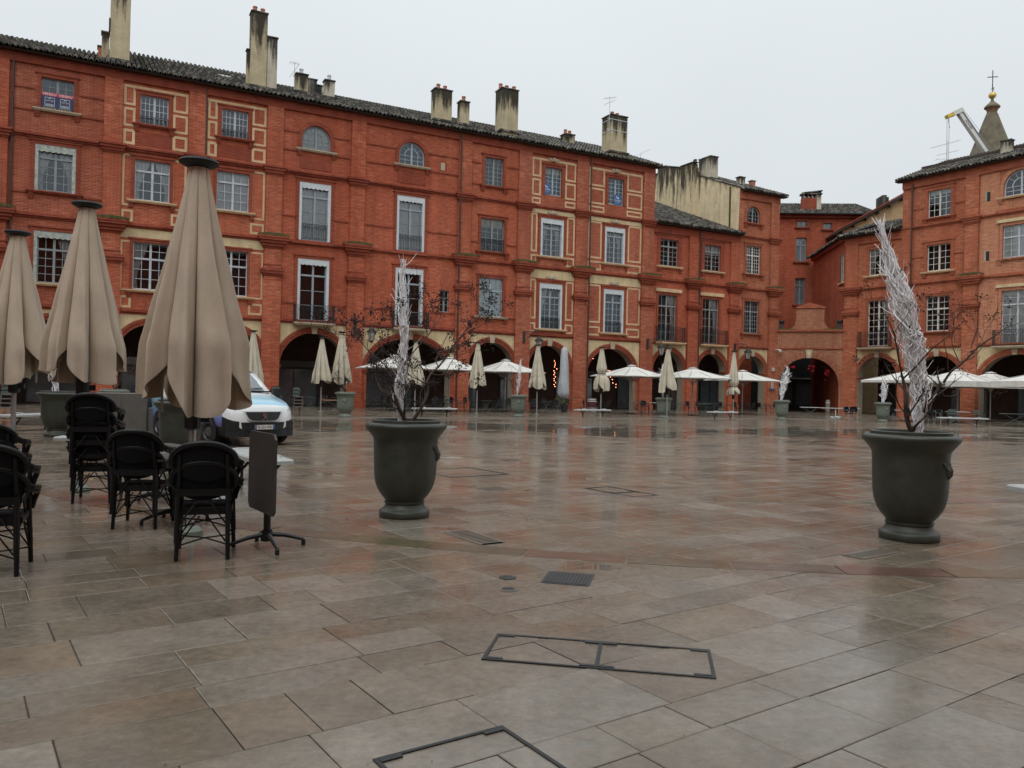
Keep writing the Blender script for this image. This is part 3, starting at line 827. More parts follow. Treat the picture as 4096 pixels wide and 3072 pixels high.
        for f in (((a-e, y1, z0-e), (a-e, yb, z0-e), (a-e, yb, z1+e), (a-e, y1, z1+e)), ((b+e, y1, z0-e), (b+e, y1, z1+e), (b+e, yb, z1+e), (b+e, yb, z0-e)),
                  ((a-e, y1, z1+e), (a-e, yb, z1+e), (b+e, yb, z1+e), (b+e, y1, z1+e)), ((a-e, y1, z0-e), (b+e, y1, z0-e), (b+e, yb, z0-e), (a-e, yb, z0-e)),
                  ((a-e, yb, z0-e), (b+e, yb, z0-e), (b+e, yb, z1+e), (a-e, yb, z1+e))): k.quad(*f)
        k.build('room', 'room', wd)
        if blind:
            q = MB(); q.box(ia + .03, ib - .03, y + .10, y + .11, iz1 - (iz1 - iz0)*blind, iz1 - .03); q.build('roller_blind', 'curtain' if rw.random() < .5 else 'tan_wall', wd)
        if curtain:
            for side in (0, 1):
                if curtain == 'left' and side: continue
                if curtain == 'right' and not side: continue
                c_ = MB(); n = 26; x_in = iw * (.46 if curtain == 'full' else .30)
                rowsz = 9; Pc = []
                for j in range(rowsz + 1):
                    f = j/rowsz; z = iz1 - .05 - (iz1 - iz0 - .12)*f
                    wid = x_in if curtain == 'full' else x_in*(1.35 - 1.0*math.sin(f*math.pi*.62)**1.5)
                    for i in range(n + 1):
                        u = i/n; x = (ia + .04 + wid*u) if side == 0 else (ib - .04 - wid*u)
                        Pc.append((x, y + .13 + .022*math.sin(u*34 + side), z))
                c_.add(Pc, [(j*(n+1)+i, j*(n+1)+i+1, (j+1)*(n+1)+i+1, (j+1)*(n+1)+i) for j in range(rowsz) for i in range(n)])
                c_.build('curtain', 'curtain', wd, smooth=True)
        if surround:
            q = MB(); w = surround; pr = -.055; zt = z1
            if arch:
                r0, r1 = W/2, W/2 + .26; A = arc_pts(cx, r0, r0, zc, 20); B = arc_pts(cx, r1, r1, zc, 20)
                for i in range(20):
                    q.quad(*[(x, pr, z) for x, z in (A[i], A[i+1], B[i+1], B[i])])
                    q.quad((B[i][0], pr, B[i][1]), (B[i+1][0], pr, B[i+1][1]), (B[i+1][0], 0, B[i+1][1]), (B[i][0], 0, B[i][1]))
                    q.quad((A[i][0], pr, A[i][1]), (A[i][0], .0, A[i][1]), (A[i+1][0], .0, A[i+1][1]), (A[i+1][0], pr, A[i+1][1]))
                q.box(a - .26, a, pr, 0, z0, zc); q.box(b, b + .26, pr, 0, z0, zc)
            else:
                q.box(a - w, a, pr, 0, z0, z1); q.box(b, b + w, pr, 0, z0, z1); q.box(a - w, b + w, pr - .003, 0, z1, z1 + w*.9)
                q.box(a - w - .10, b + w + .10, pr - .05, 0, z1 + w*.9, z1 + w*.9 + .09)
            q.build('surround', tr, wd)
        if hood:
            q = MB(); e = .55; q.box(a - e + .1, b + e - .1, -.12, 0, hood - .22, hood - .10); q.box(a - e, b + e, -.22, 0, hood - .10, hood + .02); q.build('hood_moulding', tr, wd)
        if sill:
            mt = smat or ('stone' if sill == 'stone' else tr)
            q = MB(); q.box(a - .36, b + .36, -.17, .0, z0 - .15, z0 - .08); q.box(a - .40, b + .40, -.22, .0, z0 - .08, z0 - .01); q.box(a, b, -.05, y, z0 - .05, z0 + .012); q.build('sill', mt, wd)
            for xx in (a - .30, b + .06):
                q = MB(); q.prism([(-.15, z0 - .15), (0.0, z0 - .15), (0.0, z0 - .50), (-.05, z0 - .47)], xx, xx + .26, 'yz'); q.build('corbel', tr, wd)
        if guard:                                            # small wrought-iron guard inside the reveal
            s.railing(wd, ia + .01, ib - .01, z0 + .06, guard, -.0, arcs=True)
        return wd
    def railing(s, parent, x0, x1, z, h, y, arcs=False, ret=0.0, step=.115):
        q = MB(); t = .011
        q.box(x0, x1, y - .018, y + .018, z + h - .03, z + h); q.box(x0, x1, y - t, y + t, z + .08, z + .10)
        n = max(2, int((x1 - x0)/step))
        for i in range(n + 1):
            x = x0 + .012 + (x1 - x0 - .024)*i/n; q.box(x - t*.8, x + t*.8, y - t*.8, y + t*.8, z, z + h - .03)
        if arcs:
            for i in range(0, n, 2):
                xa, xb = x0 + (x1 - x0)*i/n, x0 + (x1 - x0)*min(n, i + 2)/n
                q.tube([(xa + (xb - xa)*k/6, y, z + h*.62 + h*.28*math.sin(math.pi*k/6)) for k in range(7)], .010, 4, cap=False)
        if ret:
            for x in (x0, x1):
                q.box(x - .018, x + .018, y, y + ret, z + h - .03, z + h); q.box(x - t, x + t, y, y + ret, z + .08, z + .10)
                k = max(1, int(ret/step))
                for i in range(1, k + 1): q.box(x - t, x + t, y + ret*i/(k + 1) - t, y + ret*i/(k + 1) + t, z, z + h - .03)
        return q.build('railing', 'iron', parent)
    def balcony(s, x0, x1, z, h=1.12, d=.62, mat='stone'):
        a, b = s.X(x0), s.X(x1)
        m = MB(); m.box(a - .05, b + .05, -d - .06, 0, z - .09, z); m.box(a, b, -d, 0, z - .17, z - .09)
        p = m.build('balcony', mat, s.o)
        s.railing(p, a, b, z, h, -d, arcs=True, ret=d - .02)
        return p
    def roof(s, slope=.36, run=9.0, ze=19.36, ov=.66, x0=None, x1=None, hip_r=0.0, back=True):
        xa, xb = s.X(s.s0 if x0 is None else x0), s.X(s.s1 if x1 is None else x1)
        rf = tile_roof(xa, xb, -ov, run, ze, slope, hip_r)
        rf.parent = s.o
        m = MB(); m.box(xa, xb, -ov + .12, .03, ze - .06, ze + .01)
        n = int((xb - xa)/.55)
        for i in range(n):
            x = xa + (i + .5)*(xb - xa)/n; m.box(x - .05, x + .05, -ov + .16, .02, ze - .08, ze - .02)
        m.build('eave_rafters', 'eave_wood', rf)
        L = xb - xa; z0 = ze; zr = ze + (run + ov)*slope
        k = MB(); k.quad((xa, run, zr - .06), (xb, run, zr - .06), (xb, run*2, ze - .06 + ov*slope), (xa, run*2, ze - .06 + ov*slope))
        k.add([(xa, 0, ze + ov*slope - .05), (xa, run, zr - .05), (xa, run, ze)], [(0, 1, 2)]); k.add([(xb, 0, ze + ov*slope - .05), (xb, run, zr - .05), (xb, run, ze)], [(0, 2, 1)])
        k.build('gable', s.brick, rf)
        s.rf, s.rz = rf, (lambda y: ze + (y + ov)*slope)
        return rf
    def cornice(s, zt, x0=None, x1=None):
        m = MB(); a, b = s.X(s.s0 if x0 is None else x0), s.X(s.s1 if x1 is None else x1)
        m.box(a, b, -.145, 0, zt - .80, zt - .30); m.box(a, b, -.20, 0, zt - .30, zt - .22)
        m.build('cornice', s.trim, s.o)
    def pipe(s, x, z0, z1, y=-.10, r=.06):
        m = MB(); m.tube([(s.X(x), y, z0), (s.X(x), y, z1)], r, 8)
        z = z0 + 1
        while z < z1: m.lathe([(r + .012, -.03), (r + .012, .03)], 8, (s.X(x), y, z)); z += 2.4
        m.build('drainpipe', 'pipe', s.o)
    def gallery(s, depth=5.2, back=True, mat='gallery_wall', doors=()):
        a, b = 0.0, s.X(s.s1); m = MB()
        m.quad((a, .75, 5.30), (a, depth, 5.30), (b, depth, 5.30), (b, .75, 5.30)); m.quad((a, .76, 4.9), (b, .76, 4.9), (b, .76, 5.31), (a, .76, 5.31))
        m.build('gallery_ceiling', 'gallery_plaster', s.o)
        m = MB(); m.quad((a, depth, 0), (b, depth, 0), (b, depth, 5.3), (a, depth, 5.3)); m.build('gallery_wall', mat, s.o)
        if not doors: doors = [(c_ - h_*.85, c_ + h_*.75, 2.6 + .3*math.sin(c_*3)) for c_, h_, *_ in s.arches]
        for x0, x1, h in doors:                              # shop fronts at the back of the arcade
            q = MB(); xa, xb = s.X(x0), s.X(x1); y = depth - .05
            q.box(xa, xa + .1, y - .05, y, 0, h); q.box(xb - .1, xb, y - .05, y, 0, h); q.box(xa, xb, y - .05, y, h - .12, h); q.box((xa+xb)/2 - .04, (xa+xb)/2 + .04, y - .05, y, 0, h)
            sf = q.build('shop_front', 'furn_dark', s.o)
            q = MB(); q.box(xa - .1, xb + .1, y - .14, y - .051, h + .05, h + .5); q.build('fascia', 'cabinet' if int(x0) % 2 else 'table_pale', sf)
            q = MB(); q.quad((xa, y - .01, .05), (xb, y - .01, .05), (xb, y - .01, h), (xa, y - .01, h)); q.build('pane', 'van_glass', sf)

def tile_roof(x0, x1, y0, y1, ze, slope, hip_r=0.0, pitch=.27, row=.40):
    """canal tiles: half-round cover tiles over hollow channels, each row lapping the one below"""
    r = random.Random(int(x0*7 + x1*13 + ze)); nc = int(round((x1 - x0)/pitch)); pitch = (x1 - x0)/nc
    nr = int((y1 - y0)/row); row = (y1 - y0)/nr
    prof = [(-.5, -.05), (-.37, -.02), (-.32, .050), (-.18, .115), (.0, .138), (.18, .115), (.32, .050), (.37, -.02), (.5, -.05)]
    np_ = len(prof); V = []; F = []
    for c in range(nc):
        xc = x0 + (c + .5)*pitch; off = r.uniform(-.05, .05)
        for k in range(nr):
            ya = y0 + k*row + off*(.6 if k else 1.0) + r.uniform(-.03, .03); yb = ya + row*1.16
            if hip_r and xc > x1 - hip_r*(ya - y0)/(y1 - y0) : continue
            jx = r.uniform(-.012, .012); lift = r.uniform(0, .012)
            o = len(V)
            for q, (yy, zz, sc) in enumerate(((ya, .065 + lift, 1.0), (yb, .0, .84))):
                for (px, pz) in prof:
                    V.append((xc + jx + px*pitch*(sc if abs(px) < .4 else 1.0), yy, ze + (yy - y0)*slope + (pz*sc if abs(px) < .4 else pz) + zz))
            for i in range(np_ - 1): F.append((o + i, o + i + 1, o + np_ + i + 1, o + np_ + i))
            # thickness of the lower edge
            o2 = len(V)
            for (px, pz) in prof[1:-1]: V.append((xc + jx + px*pitch, ya, ze + (ya - y0)*slope + pz + .065 + lift)); V.append((xc + jx + px*pitch*.86, ya, ze + (ya - y0)*slope + pz*.72 + .02 + lift))
            for i in range(np_ - 3): F.append((o2 + 2*i, o2 + 2*i + 1, o2 + 2*i + 3, o2 + 2*i + 2))
    me = bpy.data.meshes.new('roof_tiles'); me.from_pydata(V, [], F); me.materials.append(MAT['roof_tile'])
    o = bpy.data.objects.new('roof_tiles', me); COL.objects.link(o); o['kind'] = 'stuff'
    # closed deck below the tiles
    d = MB(); d.quad((x0, y0 + .05, ze - .01), (x1, y0 + .05, ze - .01), (x1 - hip_r, y1, ze - .01 + (y1 - y0)*slope), (x0, y1, ze - .01 + (y1 - y0)*slope)); d.build('roof_deck', 'eave_wood', o)
    return o

def chimney(h, x, y, zb, zt, wx, wy, mat='chimney_render', pots=2, pot_mat='pot', cap=True, skirt=True, ped=0.0):
    """rendered chimney stack standing on a roof; child of the house's roof"""
    X = h.X(x); m = MB(); m.bbox(X - wx/2, X + wx/2, y - wy/2, y + wy/2, zb - 1.2, zt, .02)
    c = m.build('chimney', mat, h.o)
    if cap:
        k = MB(); k.box(X - wx/2 - .05, X + wx/2 + .05, y - wy/2 - .05, y + wy/2 + .05, zt, zt + .07); k.build('capstone', 'roof_tile', c)
    if skirt:
        k = MB(); k.box(X - wx/2 - .14, X + wx/2 + .14, y - wy/2 - .14, y + wy/2 + .12, zb - .30, zb - .16); k.build('flashing', 'roof_tile', c)
    for i in range(pots):
        px = X + (i - (pots - 1)/2)*min(.55, wx*.5)
        k = MB(); k.lathe([(.14, zt + .05), (.13, zt + .38), (.15, zt + .40), (.15, zt + .46), (.11, zt + .47), (.10, zt + .2)], 12, (px, y + (i % 2)*.1, 0), close_top=False); k.build('chimney_pot', pot_mat, c)
    return c
# ---------------------------------------------------------------- the other two sides of the square, beside and behind the camera: unseen, added to shade the foreground
def plain_row(name, a, b, label, h=18.6):
    a, b = Vector((*a, 0)), Vector((*b, 0)); d = (b - a); L = d.length; t = d.normalized(); n = Vector((-t.y, t.x, 0))   # n points into the houses
    o = tag(empty(name, a, math.atan2(t.y, t.x)), label, kind='structure')
    bays = int(L/5.2); bw = L/bays; m = MB(); w = MB(); z12 = 5.5
    for i in range(bays):
        c = (i + .5)*bw; hf = 1.8; P = arc_pts(c, hf, hf, 3.0, 14)
        m.quad((i*bw, 0, 0), (c - hf, 0, 0), (c - hf, 0, z12), (i*bw, 0, z12)); m.quad((c + hf, 0, 0), ((i+1)*bw, 0, 0), ((i+1)*bw, 0, z12), (c + hf, 0, z12))
        for (xa, za), (xb, zb) in zip(P[:-1], P[1:]): m.quad((xa, 0, za), (xb, 0, zb), (xb, 0, z12), (xa, 0, z12))
        for z0, z1 in ((6.5, 9.4), (11.6, 14.2), (15.9, 17.6)): w.box(c - .9, c + .9, -.03, .0, z0, z1)
    m.quad((0, 0, z12), (L, 0, z12), (L, 0, h), (0, 0, h)); m.quad((0, 5, 0), (L, 5, 0), (L, 5, z12), (0, 5, z12)); m.quad((0, 0, z12 - .2), (0, 5, z12 - .2), (L, 5, z12 - .2), (L, 0, z12 - .2))
    m.quad((0, 0, 0), (0, 11, 0), (0, 11, h), (0, 0, h)); m.quad((L, 0, 0), (L, 0, h), (L, 11, h), (L, 11, 0)); m.quad((0, 11, 0), (L, 11, 0), (L, 11, h), (0, 11, h))
    m.build('wall', 'brick', o); w.build('window', 'van_glass', o)
    r = MB(); r.quad((-.3, -.6, h - .2), (L + .3, -.6, h - .2), (L + .3, 9, h + 3.4), (-.3, 9, h + 3.4)); r.quad((-.3, 9, h + 3.4), (L + .3, 9, h + 3.4), (L + .3, 16, h), (-.3, 16, h)); r.build('roof', 'roof_tile', o)
plain_row('west_houses', (-12.3, -12.0), (-37.2, 35.5), 'unseen row of brick houses added along the left side of the square')
plain_row('south_houses', (46.0, 14.0), (-10.5, -15.0), 'unseen row of brick houses added behind the camera')
# ---------------------------------------------------------------- the long row on the left and ahead
def storey_bands(h, bays, z_list):
    """short ledges beside the windows"""
    for (xl, xr, wl, wr) in bays:
        for z in z_list:
            h.band(xl, wl, z - .09, z, .055, name='ledge'); h.band(wr, xr, z - .09, z, .055, name='ledge')
def arcade_bay(h, c, half, xl, xr, crown=4.8, key='stone', mat='cream'):
    h.arch(c, half, crown)
    ri = min(half, 2.25)
    h.archivolt(c, half, crown, ri, xl, xr, key=key); h.spandrel(c, half, crown, ri, xl, xr, mat=mat)
P_ = dict(p0=-37.2, p1=-31.7, p2=-27.2, p3=-22.65, p4=-17.3, p5=-9.62, p6=-4.85, p7=.1, p8=6.3, p9=10.95, p10=15.4, p11=19.9)
ZT = 19.6
# house at the left edge: only its pilaster shows
h = House('L', -43.0, -36.78, 'brick house at the very left edge, cut off by the frame', ('brick', 'brick_trim'), ZT)
arcade_bay(h, -40.2, 2.0, -42.5, -37.7); h.window(-41.2, -39.4, 11.9, 14.5); h.window(-41.2, -39.4, 6.8, 9.7)
h.pilaster(-37.2, .84); h.course(-43, -37.6, Z12); h.course(-43, -37.6, Z23); h.course(-43, -37.6, Z34); h.cornice(ZT); h.roof(.40); h.wall(); h.gallery()
# bay 1: plain brick with grey linings
h = House('L', -36.78, -32.2, 'narrow plain brick house with a for-sale banner in its top window', ('brick_b', 'brick_trim'), ZT)
arcade_bay(h, -34.45, 1.9, -36.6, -32.25)
h.window(-35.3, -33.72, 16.45, 18.2, rows=4, sill='stone', frame='grey_paint')
h.window(-35.52, -33.53, 11.9, 14.48, rows=4, transom=.24, lamb='old_zinc', hood=15.0, curtain='both', frame='grey_paint')
h.window(-35.48, -33.5, 6.8, 9.7, rows=4, transom=.32, lamb='old_zinc', sill='stone', curtain='right', frame='grey_paint', smat='cream_line')
storey_bands(h, [(-36.7, -32.2, -35.6, -33.4)], (16.35, 17.55, 11.8, 6.7))
h.course(-36.78, -32.2, Z12); h.course(-36.78, -32.2, Z23); h.course(-36.78, -32.2, Z34); h.cornice(ZT)
h.pipe(-36.62, 0, 19.2); h.roof(.40, 9); h.wall(); h.gallery()
# bays 2-3: brick panels framed in cream
h = House('L', -32.2, -22.1, 'tall brick house with cream framed panels and a huge chimney stack', ('brick_c', 'brick_trim'), ZT)
arcade_bay(h, -29.45, 1.72, -31.2, -27.75); arcade_bay(h, -24.95, 1.72, -26.65, -23.2)
for wl, wr, xl, xr in ((-30.32, -28.8, -31.2, -27.72), (-25.82, -24.28, -26.62, -23.18)):
    h.window(wl, wr, 16.47, 18.18, rows=4, cols=3, sill='brick', guard=.42)
    h.window(wl - .2, wr + .15, 12.0, 14.38, rows=3, transom=.27, sill='stone', hood=15.02, smat='cream_line', curtain='both' if wl < -28 else 'full')
    h.window(wl - .2, wr + .16, 6.8, 9.58, rows=3, rows_t=2, transom=.34, sill='stone', smat='cream_line', surround=.17)
    for a, b in ((xl + .01, wl - .25), (wr + .25, xr - .01)):
        h.panel(a, b, 17.45, 18.62); h.panel(a, b, 16.22, 17.30); h.panel(a, b, 15.18, 16.05, .15)
        h.panel(a, b - .0, 11.62, 14.62, .12); h.panel(a, b, 10.72, 11.40); h.panel(a, b, 6.70, 9.62, .11); h.panel(a, b, 5.72, 6.42)
    h.band(wl - .9, wr + .9, 18.46, 18.62, .03, 'cream_line', 'cream_band'); h.band(xl, xr, 9.78, 10.34, .028, 'cream', 'cream_band')
    h.band(wl - .45, wr + .4, 15.20, 16.0, .012, 'brick_trim', 'apron')
for q in ('p1', 'p2', 'p3'): h.pilaster(P_[q], 1.0)
h.course(-32.2, -22.1, Z12); h.course(-32.2, -22.1, Z23); h.course(-32.2, -22.1, Z34); h.cornice(ZT); h.pipe(-26.72, 0, 19.2)
h.roof(.45, 9, hip_r=1.0); h.wall(); h.gallery()
c1 = chimney(h, -31.45, 1.5, 20.5, 26.2, 1.06, .9, pots=2)
m = MB(); m.box(h.X(-32.05), h.X(-31.98), 1.0, 1.6, 21.95, 22.65); m.build('vent_box', 'ink', c1)
chimney(h, -32.2, 3.0, 21.0, 22.4, .40, .6, pots=0); chimney(h, -32.42, 3.6, 21.0, 21.7, .34, .6, 'pot', pots=0)
chimney(h, -23.55, 1.5, 20.5, 25.0, .98, .8, pots=2); chimney(h, -22.72, 1.45, 20.5, 23.6, .62, .6, 'chimney_pale', pots=0); chimney(h, -24.1, 1.7, 20.5, 22.65, .22, .4, pots=0)
m = MB(); m.obox((h.X(-25.2), 4.0, h.rz(4) + .12), (.36, 0, 0), (0, .26, .26*.45), (0, -.02, .045)); m.build('skylight', 'zinc', h.o)
m = MB(); m.obox((h.X(-23.9), 2.6, h.rz(2.6) + .12), (.2, 0, 0), (0, .2, .2*.45), (0, -.02, .045)); m.build('skylight', 'zinc', h.o)
# bays 4-5: plain brick, arched attic windows, pale linings and balconies
h = House('L', -22.1, -10.05, 'wide plain brick house with arched attic windows and iron balconies', ('brick', 'brick_trim'), ZT)
arcade_bay(h, -19.93, 2.12, -22.05, -17.85); arcade_bay(h, -13.45, 2.95, -16.75, -10.1, crown=4.75)
for wl, wr in ((-21.06, -19.04), (-14.56, -12.56)):
    c = (wl + wr)/2
    h.window(c - .92, c + .92, 16.5, 18.08, arch=True, rows=2, sill='stone', frame='grey_paint' if wl < -20 else 'blue_paint', curtain='full' if wl < -20 else None)
    h.window(wl, wr, 10.7, 14.4, cols=1, rows=3, transom=.22, lamb='zinc', hood=15.02, sill=None, guard=1.0, curtain='full', frame='grey_blue')
    h.window(wl, wr, 5.56, 9.52, cols=1, rows=3, transom=.24, lamb='zinc', sill=None, frame='grey_blue')
    h.band(wl - .45, wr + .45, 10.44, 10.62, .22, name='sill_course')
    h.balcony(wl - .2, wr + .25, 5.42, 1.12, .66)
    h.band(wl - .0, wr + .0, 15.25, 16.1, .03, name='apron')
w = h.window(-11.30, -10.62, 6.68, 8.24, cols=1, rows=3, surround=0, sill=None, frame='grey_paint')
m = MB(); m.box(h.X(-11.52), h.X(-11.03), -.012, .0, 16.5, 17.09); blind = m.build('blind_window', 'brick_trim', h.o)
m = MB(); m.box(h.X(-11.46), h.X(-11.14), -.02, -.012, 16.5, 17.03); m.build('blind_panel', 'stone', blind)
storey_bands(h, [(-22.1, -17.9, -21.1, -19.0), (-16.8, -10.05, -14.6, -12.5)], (16.36, 17.55, 12.2, 6.7))
h.pilaster(P_['p4'], 1.0)
h.course(-22.1, -10.05, Z12); h.course(-22.1, -10.05, Z23); h.course(-22.1, -10.05, Z34); h.cornice(ZT)
h.roof(.42, 9); h.wall(); h.gallery()
chimney(h, -20.25, 4.0, 21.6, 22.6, .80, .7, 'chimney_render', 1, 'zinc'); chimney(h, -19.3, 5.2, 22.1, 22.85, .7, .6, 'roof_tile', 0); chimney(h, -18.75, 5.4, 22.0, 22.6, .55, .5, 'roof_tile', 0)
chimney(h, -18.33, 4.0, 21.6, 22.55, .68, .6, 'chimney_pale', 1, 'zinc'); chimney(h, -11.02, 1.2, 20.45, 22.4, 1.28, .8, pots=2)
# bay 6
h = House('L', -10.05, -5.42, 'narrow plain brick house with pale closed shutters in its lowest window', ('brick_c', 'brick_trim'), ZT)
arcade_bay(h, -7.25, 1.75, -9.05, -5.4)
h.window(-8.09, -6.63, 15.95, 17.96, rows=6, sill='brick', frame='grey_paint')
h.window(-8.3, -6.44, 11.26, 13.6, rows=5, sill='brick', guard=.85, frame='grey_paint')
h.window(-8.33, -6.45, 6.63, 9.38, rows=4, rows_t=2, transom=.33, sill='stone', frame='blue_paint', shutters=True)
storey_bands(h, [(-9.1, -5.42, -8.4, -6.35)], (16.0, 17.5, 11.9, 6.6))
h.pilaster(P_['p5'], 1.0); h.course(-9.1, -5.42, Z12); h.course(-9.1, -5.42, Z23); h.course(-9.1, -5.42, Z34); h.cornice(ZT); h.pipe(-10.02, 0, 19.2, -.25)
h.roof(.42, 9); h.wall(); h.gallery()
chimney(h, -9.33, 1.2, 20.5, 21.9, .70, .6, pots=1); chimney(h, -5.95, 1.0, 20.45, 23.3, 1.35, 1.1, pots=3)
# bays 7-8: cream frames again
h = House('L', -5.42, 6.86, 'brick house with cream framed panels, pale window linings and blue posters', ('brick_b', 'brick_trim'), ZT)
arcade_bay(h, -2.5, 1.72, -4.3, -.45); arcade_bay(h, 3.12, 2.28, .65, 5.75)
for wl, wr, xl, xr in ((-3.44, -1.47, -4.28, -.45), (2.23, 4.12, .66, 5.72)):
    c = (wl + wr)/2
    h.window(c - .72, c + .72, 15.92, 17.98, rows=6, sill=None, frame='blue_paint')
    h.window(wl, wr, 11.38, 14.18, cols=2, rows=5, transom=.22, lamb='zinc', sill='stone', smat='cream_line', curtain='both', frame='grey_blue')
    h.window(wl, wr, 6.0, 9.37, cols=2, rows=5, transom=.27, lamb='zinc', sill='stone', smat='cream_line', fan=True, guard=.75, frame='grey_blue')
    for a, b in ((xl + .04, c - 1.05), (c + 1.05, xr - .04)):
        h.panel(a, b, 17.15, 18.52); h.panel(a, b, 15.78, 17.0); h.panel(a, b, 15.16, 15.62, .12)
    for a, b in ((xl + .04, wl - .28), (wr + .28, xr - .04)):
        h.panel(a, b, 11.62, 14.46); h.panel(a, b, 10.72, 11.42); h.panel(a, b, 6.70, 9.62); h.panel(a, b, 5.72, 6.42)
    h.band(xl, xr, 18.40, 18.56, .03, 'cream_line', 'cream_band'); h.band(xl, xr, 9.70, 10.34, .028, 'cream', 'cream_band'); h.band(xl, xr, 14.50, 14.80, .028, 'cream', 'cream_band')
    for zz in (18.55, 14.62, 9.82):                               # carved masks over the windows
        k = MB(); k.lathe([(.02, -.17), (.14, -.12), (.17, 0), (.12, .13), (.02, .17)], 8, (h.X(c), -.06, zz))
        for sg in (-1, 1): k.prism([(h.X(c) + sg*.12, zz - .12), (h.X(c) + sg*.48, zz - .02), (h.X(c) + sg*.40, zz + .08), (h.X(c) + sg*.2, zz + .13)], -.09, 0)
        k.build('carved_mask', 'stone', h.o)
for q in ('p6', 'p7', 'p8'): h.pilaster(P_[q], 1.1)
h.course(-5.42, 6.86, Z12); h.course(-5.42, 6.86, Z23); h.course(-5.42, 6.86, Z34); h.cornice(ZT); h.pipe(.74, 0, 19.2, -.24)
h.roof(.42, 9, x1=7.15); h.wall(); h.gallery()
chimney(h, 1.72, 5.0, 21.7, 22.4, .92, .8, pots=2); c9 = chimney(h, 3.75, 1.2, 20.45, 23.1, 1.55, 1.3, pots=2)
for zz in (21.9, 22.75):
    k = MB(); X = h.X(3.75); k.box(X - .80, X + .80, .53, .55, zz - .02, zz + .02); k.box(X - .80, X - .78, .53, 1.87, zz - .02, zz + .02); k.box(X - 1.15, X - .78, .56, .59, zz - .02, zz + .02); k.build('mast_strap', 'zinc', c9)
# bays 9-10: lower house
h = House('L', 6.86, 15.9, 'low two-bay brick house with balconies under a sagging tile roof', ('brick', 'brick_trim'), 15.1)
arcade_bay(h, 8.62, 1.55, 7.0, 10.35); arcade_bay(h, 13.15, 1.5, 11.5, 14.8)
for wl, wr in ((7.58, 9.4), (12.14, 13.88)):
    h.window(wl, wr, 11.64, 13.8, rows=4, transom=.26, sill='stone', smat='cream_line', frame='grey_paint', surround=.34)
    h.window(wl - .1, wr - .08, 5.6, 9.33, cols=2, rows=4, transom=.24, sill=None, frame='grey_paint', surround=.16, curtain='right')
    h.band(wl - .42, wr + .36, 9.55, 9.82, .16, 'cream_line', 'lintel')
    h.balcony(wl - .32, wr + .55, 5.52, 1.22, .5, 'cream_line')
    h.band(wl - .55, wr + .55, 14.12, 14.22, .09, name='ledge')
for q in ('p9', 'p10'): h.pilaster(P_[q], 1.0, ztop=14.6)
h.course(6.86, 15.9, Z12); h.course(6.86, 15.9, Z23); h.cornice(15.05); h.pipe(11.52, 0, 14.8, -.22)
h.roof(.41, 12.2, ze=14.95, x0=6.9, x1=16.05); h.wall(); h.gallery()
# last bay of the row with the rendered party wall behind
h = House('L', 15.9, 20.45, 'slim tall brick house at the corner beside the brick gate', ('brick_orange', 'brick_trim_orange'), 18.95)
arcade_bay(h, 17.62, 1.5, 15.95, 19.35)
h.window(16.72, 18.18, 16.15, 17.58, arch=True, rows=2, sill='brick', frame='grey_paint')
h.window(16.68, 18.37, 11.79, 14.22, cols=3, rows=5, rows_t=3, transom=.34, sill='brick', frame='pale_paint')
h.window(16.6, 18.29, 6.69, 9.46, cols=3, rows=5, rows_t=2, transom=.32, sill='brick', frame='grey_paint')
h.pilaster(P_['p11'], 1.0, ztop=18.2); h.course(15.9, 19.4, Z12); h.course(15.9, 19.4, Z23); h.course(15.9, 19.4, Z34); h.cornice(18.9)
h.roof(.40, 8.5, ze=18.75, x1=20.95); h.wall(); h.gallery()
pw = [(.1, 14.9), (.0, 19.0), (5.05, 21.15), (5.08, 21.4), (5.55, 22.2), (7.2, 22.35), (7.2, 22.3), (9.7, 23.05), (11.0, 23.2), (11.05, 22.6), (12.6, 22.6), (12.6, 14.9)]
m = MB(); m.prism(pw, -.30, -.02, 'yz'); w = m.build('party_wall', 'party_wall', h.o)
m = MB(); m.box(-.55, -.30, 5.55, 7.2, 15, 22.38); m.build('chimney_breast', 'party_wall', w)
m = MB(); m.box(-.62, .02, 5.4, 7.3, 22.40, 22.47)
for (ya, za), (yb, zb) in zip(pw[1:-2], pw[2:-1]):
    if abs(yb - ya) > .6: m.prism([(ya - .05, za), (yb + .05, zb), (yb + .05, zb + .09), (ya - .05, za + .09)], -.38, .04, 'yz')
m.build('coping', 'roof_tile', w)
m = MB(); m.box(-.40, -.31, .78, .90, 15.3, 19.2); m.build('drainpipe', 'moss', w)
chimney(h, 16.6, 4.9, 21.0, 22.75, .9, 1.6, 'chimney_pale', 0); chimney(h, 16.15, 6.2, 22.2, 22.95, .22, .3, 'chimney_pale', 0, cap=False, skirt=False)
c = chimney(h, 18.35, 2.6, 19.9, 20.75, .62, .5, 'chimney_pale', 0); chimney(h, 20.1, 3.0, 20.1, 20.75, .45, .4, 'pot', 0)

